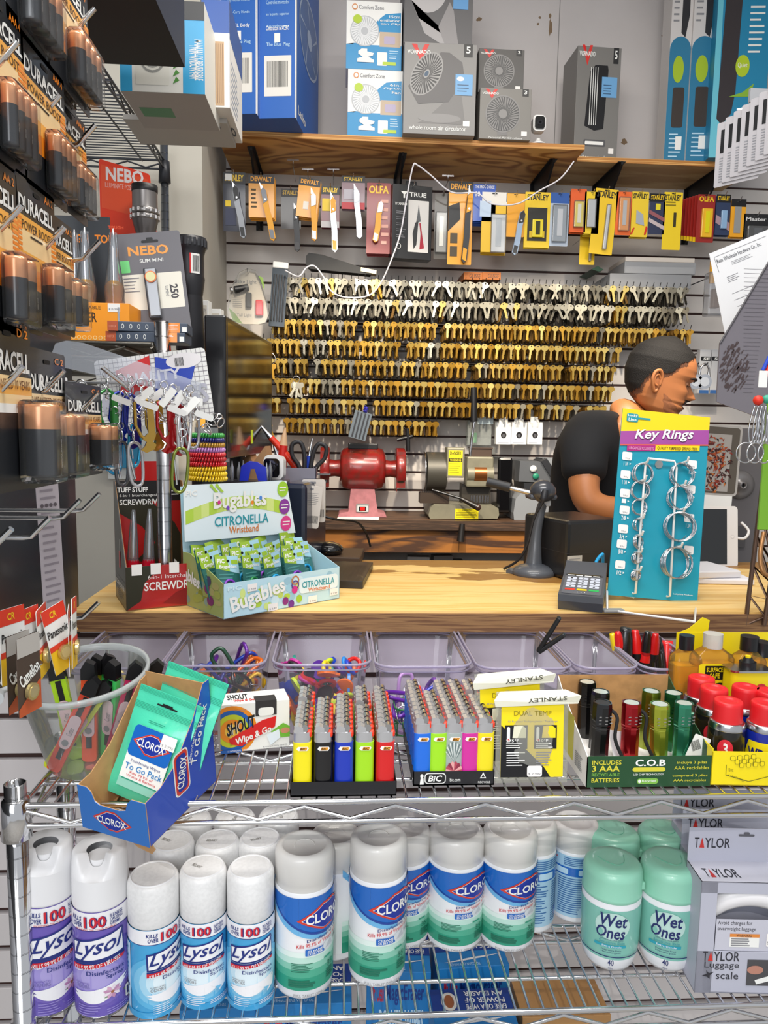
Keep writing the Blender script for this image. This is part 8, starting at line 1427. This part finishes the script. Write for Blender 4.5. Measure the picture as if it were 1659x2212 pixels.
b = MB(); b.sph(.034, mat('0f0f12', .15, coat=.8), TR(0, 0, .014, 0, 0, 20), 20, .55); q = P(712, 1138, 1.76); solo(b, 'computer_mouse', 'black glossy mouse beyond the keyboard', 'mouse', (q.x, 1.78, ZC + .020), (0, 0, 0)); b = MB(); b.box(-.07, .06, -.06, .08, 0, .022, mat('4a3626', .6), bev=.003); solo(b, 'wooden_block', 'low brown board under the mouse beside the keyboard', 'board', (q.x + .02, 1.80, ZC), (0, 0, -6))
b = MB(); b.tube(curve([P(655, 1098, 1.75), P(690, 1112, 1.72), P(725, 1122, 1.72), P(770, 1128, 1.78), P(790, 1150, 1.8), P(800, 1180, 1.84)], 6), .0028, K_, 8); solo(b, 'computer_cable', 'black cable running past the mouse over the counter edge', 'cable')
# tall dark box and clear tub behind the wristband header
b = MB(); z1 = zat(620, 1045, 1.62) - ZC; b.box(-.03, .03, 0, .2, 0, z1, mat('1a2236', .3, coat=.5), bev=.01); q = P(632, 1130, 1.62); solo(b, 'card_holder', 'dark blue glossy case beside the wristband header', 'case', (q.x, 1.62, ZC), (0, 0, -12))
loc, w, h = fit(585, 1000, 650, 1060, 1.9); t = thing('parts_tub', 'grey translucent tub of odds and ends holding scissors', 'tub', (loc.x + .01, 1.86, ZC)); hh = zat(618, 1010, 1.82) - ZC; b = MB(); b.box(-.07, .07, -.05, .05, 0, .002, CLRV); [b.box(a0, a1, c0, c1, 0, hh, mat('a9a6b4', .3, clear=.4, tint='c4c2cc')) for a0, a1, c0, c1 in ((-.07, -.068, -.05, .05), (.068, .07, -.05, .05), (-.07, .07, -.05, -.048), (-.07, .07, .048, .05))]; b.build('tub_body', t); tubx, tubh = loc.x + .01, hh
q = P(652, 990, 1.86); t = thing('scissors', 'black handled scissors standing handles up in the grey tub', 'scissors', (q.x, 1.86, ZC + .02), (0, 4, 0)); hz = q.z - ZC - .02
b = MB()
for sx in (-1, 1): b.tube(curve([(sx * .008, 0, hz - .06), (sx * .022, 0, hz - .02), (sx * .040, 0, hz + .004), (sx * .042, 0, hz + .032), (sx * .022, 0, hz + .038), (sx * .010, 0, hz + .005)], 5, True), .0055, mat('26262a', .5), 8, True)
b.build('handle', t); b = MB(); b.prism([(-.012, hz - .05), (.012, hz - .05), (.002, .0), (-.002, .0)], -.002, .002, STEEL); b.build('blade', t)
def leanr(nm, lb, cat_, c, x, y, rot, L_=.1, r=.009, tip=None):
    q = P(x, y, 1.88); t = thing(nm, lb, cat_, (q.x, 1.88, q.z), rot); b = MB(); b.tube([(0, 0, 0), (.002, 0, -L_ * .5), (-.004, 0, -L_)], [r * .8, r, r * 1.1], mat(c, .35, coat=.3), 12); b.build('handle', t); b = MB(); b.tube([(0, 0, 0), (0, 0, .045)], [r * .8, r * .15], mat(tip, .4) if tip else STEEL, 10); b.build('tip', t)
leanr('nippers', 'red handled cutters with wooden coloured tip in the grey tub', 'pliers', 'd8261c', 612, 962, (0, 6, 0), .16, .014, 'd8b088'); leanr('pliers', 'orange red handled pliers leaning left in the grey tub', 'pliers', 'e0361c', 585, 945, (0, -40, 0), .16, .010); leanr('pliers', 'red handled pliers leaning near the paper bag', 'pliers', 'd8301c', 600, 985, (0, -18, 0), .14, .010)
leanr('marker', 'blue pen behind the scissors', 'pen', '1c46c0', 668, 985, (0, 10, 0), .13, .008)
q = P(560, 1035, 1.80); b = MB(); hb2 = P(555, 975, 1.80).z - ZC; b.prism([(-.045, 0), (.05, 0), (.055, hb2 * .85), (.03, hb2 * .80), (.02, hb2 * 1.05), (-.01, hb2 * .9), (-.02, hb2), (-.045, hb2 * .85)], -.02, .03, mat('b58a62', .8, bump=.8, nscale=20)); solo(b, 'paper_bag', 'crumpled brown paper bag behind the white camera', 'paper bag', (q.x, 1.80, ZC), (0, 0, -10))
camera_('small white camera with black face among the counter tools', 590, 1010, 1.68, ZC + .0, 1.0, -8)
b = MB(); hh = zat(545, 1040, 1.6) - ZC; b.box(-.13, .06, 0, .07, 0, hh, mat('3a3a40', .3, clear=.3, tint='8a8a90')); q = P(560, 1060, 1.60); solo(b, 'pen_tray', 'smoky tray of small tools behind the wristband header', 'tray', (q.x, 1.60, ZC))
q = P(542, 1035, 1.585); b = MB(); b.prism([(-.026, -.02), (-.022, .012), (-.006, .022), (.012, .020), (.030, .008), (.032, -.02), (.014, -.02), (.006, .006), (-.002, .006), (-.008, -.02)], 0, .018, mat('1c2fc0', .3, coat=.4)); solo(b, 'tape_cutter', 'bright blue plastic opener lying on the tool tray', 'tool', (q.x, 1.60, ZC + hh + .021))
for k, (x, y, c) in enumerate(((500, 1022, 'c9ccd0'), (515, 1024, '9a9da0'), (524, 1020, '7d7f84'), (575, 1026, 'b5b8bc'), (583, 1022, '8a8c90'))): q = P(x, y, 1.61); b = MB(); b.lathe([(.001, 0), (.0035, 0), (.0035, .02), (.0045, .024), (.0045, .04), (.002, .048), (.001, .056)], mat(c, .25, .7), 10); solo(b, 'driver_bit', 'loose steel driver bit standing in the tool tray, %s from left' % ordn(k), 'bit', (q.x, 1.62, q.z - .03), group='driver bits in the tray')
for k, (x0, y0, x1, y1, lb, rz) in enumerate(((652, 1035, 703, 1128, 'carded lock with barcode in clear pack, rear', 0), (640, 1048, 688, 1140, 'carded lock with barcode in clear pack, front tilted', -6))): loc, w, h = fit(x0, y0, x1, y1, 1.70 - .03 * k); b = MB(); b.prism(rrect(w, h, .006, 4, 0, h / 2), 0, .003, mat('ddd6cf', .4, coat=.4)); f = Face(b, (-w / 2, 0, 0), (1, 0, 0), (0, 0, 1), w, h); f.lines(.25, .55, .9, .85, 7, GREYTX, 1, .2); f.bars(.5, .12, .95, .3, 14, K_, 1); f.ell(.25, .55, .1, .07, GREYTX, 1); f.rr(.3, .9, .6, .95, .001, GREYTX, 1); solo(b, 'lock_card', lb, 'package', loc, (4, rz * -1, 0), 'carded locks')
for k, (x0, y0, x1, y1, c, lb) in enumerate(((425, 905, 482, 925, 'f0b040', 'orange yellow paper strip pinned to the left wall'), (476, 895, 496, 932, '4a9ad8', 'small blue card pinned to the wall beside the monitor'), (440, 925, 500, 1000, 'e9e9ec', 'white leaflet standing behind the coil bands'), (232, 885, 385, 1035, 'd9dcda', 'pale noticeboard panel behind the key clips'), (222, 960, 300, 1010, '2f8ab4', 'blue poster edge behind the key clips'))):
    Y = 2.585 if k < 4 else 2.57
    loc, w, h = fit(x0, y0, x1, y1, Y if k != 2 else 1.9); b = MB(); b.box(-w / 2, w / 2, 0, .004, 0, h, mat(c, .6)); solo(b, 'notice', lb, 'notice', loc, (0, (0, 0, -6, 0, 0)[k], 0))
q = P(690, 1100, 1.9)
# ---------------------------------------------------------------- right edge: folder, invoice, rings, cards, post
a_, b_, c_, d_, e_ = P(1548, 868, 1.5), P(1555, 742, 1.5), P(1676, 540, 1.5), P(1680, 905, 1.5), P(1640, 902, 1.5); b = MB(); FO = mat('8a858c', .3, clear=.3, tint='a5a0a8')
pl = [(p.x - a_.x, p.z - a_.z) for p in (a_, b_, c_, d_, e_)]; b.prism(pl, 0, .004, FO); f = Face(b, (0, -.0005, 0), (1, 0, 0), (0, 0, 1), 1, 1)
for k in range(30): z_ = .02 + k * .0085; f.rect(.055 - .0006 * k, z_, .075 + .0007 * k, z_ + .0008, mat('5a555c', .4), 1)
for k in range(170):
    an, rr_ = RN.uniform(0, 6.28), RN.uniform(.0, 1) ** .5; cx, cz = .030 + rr_ * .030 * math.cos(an), .068 + rr_ * .050 * math.sin(an); f.poly([(cx, cz), (cx + .004, cz + .007), (cx + .006, cz + .006), (cx + .002, cz - .001)], mat('4a3c3c', .35), 2)
b.tube([(pl[1][0], -.001, pl[1][1]), (pl[2][0], -.001, pl[2][1])], .0022, mat('4a474c', .4), 6); solo(b, 'plastic_folder', 'grey translucent plastic folder hanging at the right with dark oval mark', 'folder', a_)
cs = [P(1532, 548, 1.62), P(1668, 492, 1.62), P(1700, 640, 1.62), P(1610, 800, 1.62), P(1566, 722, 1.62)]; b = MB(); o_ = cs[0]; U_ = (cs[1] - cs[0]).normalized(); b.prism([(p.x - o_.x, p.z - o_.z) for p in cs], 0, .0008, PAPER)
f = Face(b, (0, -.0002, 0), (U_.x, 0, U_.z), (-U_.z, 0, U_.x), .1, .1); TXD = mat('4a4a52', .6); f.text('Reiss Wholesale Hardware Co., Inc.', .10, -.28, 1.15, -.18, TXD, 1, .01); f.rect(.08, -.12, 1.3, -.11, GREYTX, 1); f.rect(.07, -.45, .08, -.12, GREYTX, 1); f.lines(.4, -.42, .9, -.33, 3, GREYTX, 1, .3); f.lines(.2, -.75, .5, -.6, 4, GREYTX, 1, .3); f.rect(.2, -1.0, 1.2, -.99, GREYTX, 1); f.rect(.2, -1.15, 1.2, -1.14, GREYTX, 1); f.rect(.22, -1.5, 1.0, -1.49, GREYTX, 1); f.rect(.22, -1.3, 1.0, -1.29, GREYTX, 1); f.rect(.5, -1.6, .51, -1.14, GREYTX, 1)
solo(b, 'invoice_sheet', 'white invoice sheet headed with a hardware company name, pinned at right', 'paper', o_)
t = thing('wire_rack', 'narrow brown wire rack side at the right end of the counter', 'wire rack'); BW = mat('6d5648', .35, .7); b = MB(); a1, a2 = P(1610, 1350, 1.31), P(1665, 900, 1.31); b1, b2 = P(1650, 1350, 1.30), P(1690, 1100, 1.3)
b.tube([a1, a2], .0042, BW, 8); b.tube([b1, b2], .0042, BW, 8); pts = []; 
for k in range(14): s_ = k / 13; pts.append(a1.lerp(a2, s_ * .95) if k % 2 == 0 else b1.lerp(b2 + (b2 - b1) * .7, s_ * .95 * .6))
b.tube(pts, .0028, BW, 6); b.build('side_frame', t); b = MB(); b.tube(curve([P(1650, 1150, 1.3), P(1642, 1200, 1.28), P(1648, 1235, 1.27), P(1665, 1245, 1.27)], 5), .004, mat('a8784a', .35, .5), 8); b.build('hook', t)
t = thing('key_tag_string', 'bundle of steel clips and coloured cords hanging at the right frame edge', 'key clips', P(1648, 800, 1.15)); b = MB(); b.tube([P(1662, 770, 1.15) - t.location, (0, 0, .0)], .003, mat('1c46c0', .5), 8); b.tube([P(1668, 780, 1.15) - t.location, (.004, 0, -.01)], .004, mat('e0321c', .5), 8); b.build('cord', t)
b = MB(); b.sph(.008, mat('e0321c', .5), TR(-.004, 0, -.047)); b.sph(.007, mat('3aa88a', .5), TR(.010, 0, -.045)); b.build('bead', t); b = MB(); b.prism(rrect(.014, .026, .001, 2, -.002, -.014), -.006, -.005, W_); b.build('price_tag', t)
b = MB()
for k in range(7): b.tube(curve([(-.008 + .004 * k, -.003 * (k % 3), -.055), (-.016 + .005 * k, -.003 * (k % 3), -.09), (-.012 + .005 * k, 0, -.115), (-.004 + .004 * k, 0, -.09)], 5, True), .0012, STEEL, 6, True)
for k in range(3): b.ring(.016, .0012, STEEL, TR(-.018 + .013 * k, -.004 * k, -.130, 0, 0, 12 * k))
b.build('clip_bundle', t)
for k in range(9):
    x0, y0 = 1548 + k * 9.5, 268 - k * 6.5; q = P(x0 + 20, y0 - 0, 1.08); b = MB(); w_, h_ = .062, .088; b.prism(rrect(w_, h_, .002, 2, w_ / 2, -h_ / 2), 0, .0008, mat('b4b0b2', .4)); f = Face(b, (0, 0, -h_), (1, 0, 0), (0, 0, 1), w_, h_); f.rect(.1, .52, 1, .88, K_, 1); f.lines(.1, .06, .9, .46, 10, GREYTX, 1, .4)
    if k == 8: f.text('LA MAR', .3, .86, .95, .93, K_, 2, .03); f.rect(.0, .5, 1, .84, mat('5a5a5c', .4), 2); f.ell(.6, .68, .2, .1, W_, 3)
    solo(b, 'carded_accessory', 'grey and black accessory card at the upper right, %s in the fanned row' % ordn(k), 'card', (q.x - .012, 1.08 - .010 * k, q.z), (0, 0, -52), 'accessory cards at the upper right')
b = MB(); q = P(1650, 205, 1.02); b.tube([(-.005, .02, .0), (.1, -.03, .0)], .003, CHROME, 8); b.box(-.0, .07, -.005, .0, .002, .02, mat('9a9a9c', .4)); solo(b, 'steel_hook', 'steel hook carrying the accessory cards at the upper right', 'hook', (q.x, 1.06, q.z + .004))
b = MB(); b.box(-.01, .02, 0, .004, -.12, .10, mat('7ab02c', .4)); solo(b, 'green_strip', 'bright green plastic strip at the right frame edge', 'strip', P(1662, 990, 1.2))
# ---------------------------------------------------------------- the man behind the counter
YM = 2.1
SK = mat('bd7848', .45, noise=.06, nscale=18); HAIR = mat('0e0a08', .75, bump=.8, nscale=400); SHIRT = mat('141417', .85, bump=.25, nscale=14); STUB = mat('a0643f', .6, noise=.22, nscale=200); BROW = mat('1d1512', .8)
nk = P(1343, 920, YM + .01); Hc = P(1405, 905, YM - .01)
man = thing('person', 'man in a black t-shirt facing right, head bent, smiling', 'person', (P(1290, 1400, YM).x, YM, 0)); O = man.location
def W(p): return V(p) - O
def skin(name, verts, edges, radii, m, sub=2, root=0, parent=None):
    me = bpy.data.meshes.new(name); me.from_pydata([tuple(v) for v in verts], edges, []); o = bpy.data.objects.new(name, me); COL.objects.link(o)
    o.modifiers.new('s', 'SKIN'); me.skin_vertices or None
    for i, r in enumerate(radii): sv = me.skin_vertices[0].data[i]; sv.radius = (r, r) if not isinstance(r, tuple) else r; sv.use_root = (i == root)
    md = o.modifiers.new('u', 'SUBSURF'); md.levels = sub; md.render_levels = sub
    dg = bpy.context.evaluated_depsgraph_get(); m2 = bpy.data.meshes.new_from_object(o.evaluated_get(dg)); bpy.data.objects.remove(o); m2.materials.append(m)
    for p in m2.polygons: p.use_smooth = True
    o2 = bpy.data.objects.new(name, m2); COL.objects.link(o2); o2.parent = parent; return o2
side = V((-.57, -.82, 0)); pel = P(1265, 1345, YM + .08); che = P(1275, 1060, YM + .06); uch = P(1297, 955, YM + .04)
sh1 = P(1262, 970, 1.96); sh2 = V((uch.x, uch.y, uch.z + .03)) - side * .165
el1 = P(1262, 1092, 1.90); wr1 = P(1398, 1112, 1.88); el2 = sh2 + V((.10, .06, -.24)); wr2 = el2 + V((.2, -.1, .0))
hip1 = pel + side * .09 + V((0, 0, -.04)); hip2 = pel - side * .09 + V((0, 0, -.04)); kn1 = V((hip1.x + .03, hip1.y, .48)); an1 = V((hip1.x, hip1.y + .02, .07)); kn2 = V((hip2.x + .03, hip2.y, .48)); an2 = V((hip2.x, hip2.y + .02, .07))
neck2 = P(1384, 870, YM)
vs = [pel, che, uch, nk, neck2, sh1, el1, wr1, sh2, el2, wr2, hip1, kn1, an1, an1 + V((.13, 0, -.04)), hip2, kn2, an2, an2 + V((.13, 0, -.04)), (sh1 + el1) / 2, (el1 + wr1) / 2, wr1 + V((.06, -.005, -.005)), wr2 + V((.06, 0, 0))]
ed = [(0, 1), (1, 2), (2, 3), (3, 4), (2, 5), (5, 19), (19, 6), (6, 20), (20, 7), (2, 8), (8, 9), (9, 10), (0, 11), (11, 12), (12, 13), (13, 14), (0, 15), (15, 16), (16, 17), (17, 18), (7, 21), (10, 22)]
rd = [.11, .115, .085, .074, .064, .046, .044, .026, .055, .042, .026, .085, .06, .042, .03, .085, .06, .042, .03, .05, .04, .03, .03]
skin('body', [W(v) for v in vs], ed, rd, SK, 2, 0, man)
for wv, s_ in ((vs[21], 1), (vs[22], -1)):   # hands: palm, four fingers, thumb
    hv = [W(wv)]; he = []; hr = [.026]
    for k in range(4):
        b0 = W(wv) + V((.03, (k - 1.5) * .017, .004)); i0 = len(hv); L = (.036, .042, .040, .032)[k]; hv += [b0, b0 + V((L * .9, 0, -.008)), b0 + V((L * 1.5, 0, -.026)), b0 + V((L * 1.6, 0, -.042))]; he += [(0, i0), (i0, i0 + 1), (i0 + 1, i0 + 2), (i0 + 2, i0 + 3)]; hr += [.011, .009, .0082, .007]
    i0 = len(hv); b0 = W(wv) + V((.0, -s_ * .028, -.004)); hv += [b0, b0 + V((.03, -s_ * .014, -.012)), b0 + V((.052, -s_ * .008, -.022))]; he += [(0, i0), (i0, i0 + 1), (i0 + 1, i0 + 2)]; hr += [.013, .010, .008]
    skin('hand', hv, he, hr, SK, 2, 0, man)
mid1 = sh1.lerp(el1, .62); mid2 = sh2.lerp(el2, .62)
skin('t_shirt', [W(v) for v in (pel + V((0, 0, -.02)), che, uch, uch.lerp(nk, .62), sh1, mid1, sh2, mid2, sh1.lerp(el1, .3))], [(0, 1), (1, 2), (2, 3), (2, 4), (4, 8), (8, 5), (2, 6), (6, 7)], [.135, .15, .135, .084, .068, .064, .068, .066, .066], SHIRT, 2, 0, man)
skin('trousers', [W(v) for v in (pel, hip1, kn1, an1, hip2, kn2, an2)], [(0, 1), (1, 2), (2, 3), (0, 4), (4, 5), (5, 6)], [.128, .095, .072, .055, .095, .072, .055], mat('23262e', .8), 2, 0, man)
# head built in slices: profile front/back and half width by height
def itp(tab, z):
    for (a, va), (b_, vb) in zip(tab, tab[1:]):
        if a <= z <= b_: t_ = (z - a) / (b_ - a); t_ = t_ * t_ * (3 - 2 * t_) if False else t_; return va + (vb - va) * t_
    return tab[-1][1] if z > tab[-1][0] else tab[0][1]
FR = [(-.01, .045), (0, .062), (.008, .074), (.02, .078), (.032, .072), (.040, .079), (.047, .082), (.053, .075), (.059, .083), (.066, .080), (.075, .079), (.09, .079), (.105, .076), (.118, .077), (.130, .085), (.15, .086), (.17, .080), (.19, .068), (.21, .046), (.225, .022), (.234, .0)]
BK = [(-.01, .035), (0, .02), (.012, -.01), (.03, -.045), (.05, -.070), (.08, -.092), (.12, -.104), (.16, -.102), (.19, -.088), (.21, -.066), (.225, -.036), (.234, -.002)]
WD = [(-.01, .012), (0, .026), (.012, .042), (.03, .055), (.05, .060), (.08, .066), (.12, .073), (.16, .075), (.19, .065), (.21, .048), (.225, .028), (.234, .001)]
def hp(z, a, off=0):
    f_, k_, w_ = itp(FR, z), itp(BK, z), itp(WD, z); cx = (f_ + k_) / 2; rx = (f_ - k_) / 2; c, s_ = math.cos(a), math.sin(a); e = .86
    x = cx + (rx + off) * math.copysign(abs(c) ** e, c); y = (w_ + off) * math.copysign(abs(s_) ** e, s_)
    d = abs(math.atan2(s_, c))
    if off < .02:
        n_ = max(0, 1 - abs(z - .078) / .014) * .026 if z < .078 else max(0, 1 - (z - .078) / .040) * .026; x += n_ * math.exp(-(d / .17) ** 2) + .006 * math.exp(-((z - .130) / .007) ** 2) * math.exp(-(d / .5) ** 2)
        x -= .007 * math.exp(-((z - .112) / .009) ** 2) * math.exp(-((d - .36) / .16) ** 2)
        r2 = .004 * math.exp(-((z - .085) / .016) ** 2) * math.exp(-((d - .6) / .3) ** 2); x += r2 * c; y += r2 * s_
    return V((x, y, z))
HM_ = Matrix.Translation(W(Hc) + V((-.004, 0, .004))) @ Euler((0, rad(14), rad(-19))).to_matrix().to_4x4()
nz_, na = 100, 132
def hgrid(b, off, m, msk, smooth=True):
    vs = []; fs = []; zs = [-.01 + .244 * (1 - math.cos(math.pi * (j / nz_) * .5 + math.pi * .5 * (j / nz_))) / 2 if False else -.01 + .244 * j / nz_ for j in range(nz_ + 1)]
    for z in zs:
        for i in range(na): vs.append(hp(min(z, .2338), 2 * math.pi * i / na, off))
    for j in range(nz_):
        for i in range(na):
            a = 2 * math.pi * (i + .5) / na; a = a if a <= math.pi else a - 2 * math.pi
            if msk is None or msk((zs[j] + zs[j + 1]) / 2, abs(a)): i2 = (i + 1) % na; fs.append((j * na + i, j * na + i2, (j + 1) * na + i2, (j + 1) * na + i))
    b.add(vs, fs, m, smooth, HM_)
b = MB(); hgrid(b, 0, SK, None); b.build('head', man)
HT = [(0, .190), (.5, .186), (.85, .172), (1.15, .160), (1.35, .128), (1.55, .122), (1.8, .112), (2.1, .072), (2.6, .056), (3.2, .052)]
hl = lambda z, a: z > itp(HT, a) + .0025 * math.sin(a * 61) * math.sin(z * 900)
hgb = MB(); hgrid(hgb, .0028, HAIR, hl); hgb.build('hair', man)
b = MB(); hgrid(b, .0006, mat('6e4630', .8, noise=.3, nscale=300), lambda z, a: (hl(z + .012, a) and not hl(z + .0, a) and a > .9)); b.build('faded_sides', man)
b = MB(); hgrid(b, .0006, STUB, lambda z, a: (z < .040 + .05 * max(0, a - .8) and a < 1.45)); b.build('stubble', man)
b = MB(); hgrid(b, .0022, mat('221814', .85), lambda z, a: (.061 < z < .0705 and a < .42) or (.0555 < z < .064 and .34 < a < .50)); b.build('moustache', man)
b = MB(); hgrid(b, .0012, mat('9a5a4c', .45), lambda z, a: (.043 < z < .0575 and a < .36 and abs(z - .0515) > .0014)); b.build('lips', man)
for s_ in (-1, 1):
    b = MB(); hgrid2 = [(.128 + .004 * math.sin(i / 7 * 3.1) - .002, s_ * (.14 + i * .065)) for i in range(8)]; b.tube([hp(z, a, .0015) for z, a in hgrid2], [.002, .0034, .004, .004, .0038, .0034, .0028, .0016], BROW, 8, M=HM_); b.build('eyebrow', man)
    b = MB(); c = hp(.1115, s_ * .37, -.004); b.sph(.0105, mat('c48a66', .5), HM_ @ Matrix.Translation(c), 16); b.build('eyelid', man)
    b = MB(); b.tube([HM_ @ hp(z, s_ * a, .0052) for z, a in ((.1085, .24), (.1062, .31), (.1058, .38), (.107, .46), (.110, .53))], [.0008, .0015, .0017, .0014, .0006], BROW, 6); b.build('eyelashes', man)
    M = HM_ @ Matrix.Translation(hp(.098, s_ * 1.62, -.001)) @ Euler((0, rad(-6), rad(s_ * -24))).to_matrix().to_4x4()
    b = MB(); b.sph(1, mat('a8683f', .5), M @ Matrix.Translation((0, s_ * .004, 0)) @ Matrix.Diagonal((.015, .006, .028, 1)), 20); b.tube(curve([(.010, s_ * .006, -.008), (.010, s_ * .009, .014), (.0, s_ * .013, .029), (-.014, s_ * .014, .024), (-.018, s_ * .014, .004), (-.010, s_ * .011, -.018), (-.002, s_ * .007, -.029), (.006, s_ * .005, -.022)], 6), .0046, SK, 8, M=M); b.tube(curve([(.006, s_ * .008, .008), (-.002, s_ * .011, .018), (-.010, s_ * .011, .010), (-.008, s_ * .010, -.006), (.002, s_ * .009, -.012)], 5), .0032, SK, 8, M=M); b.build('ear', man)
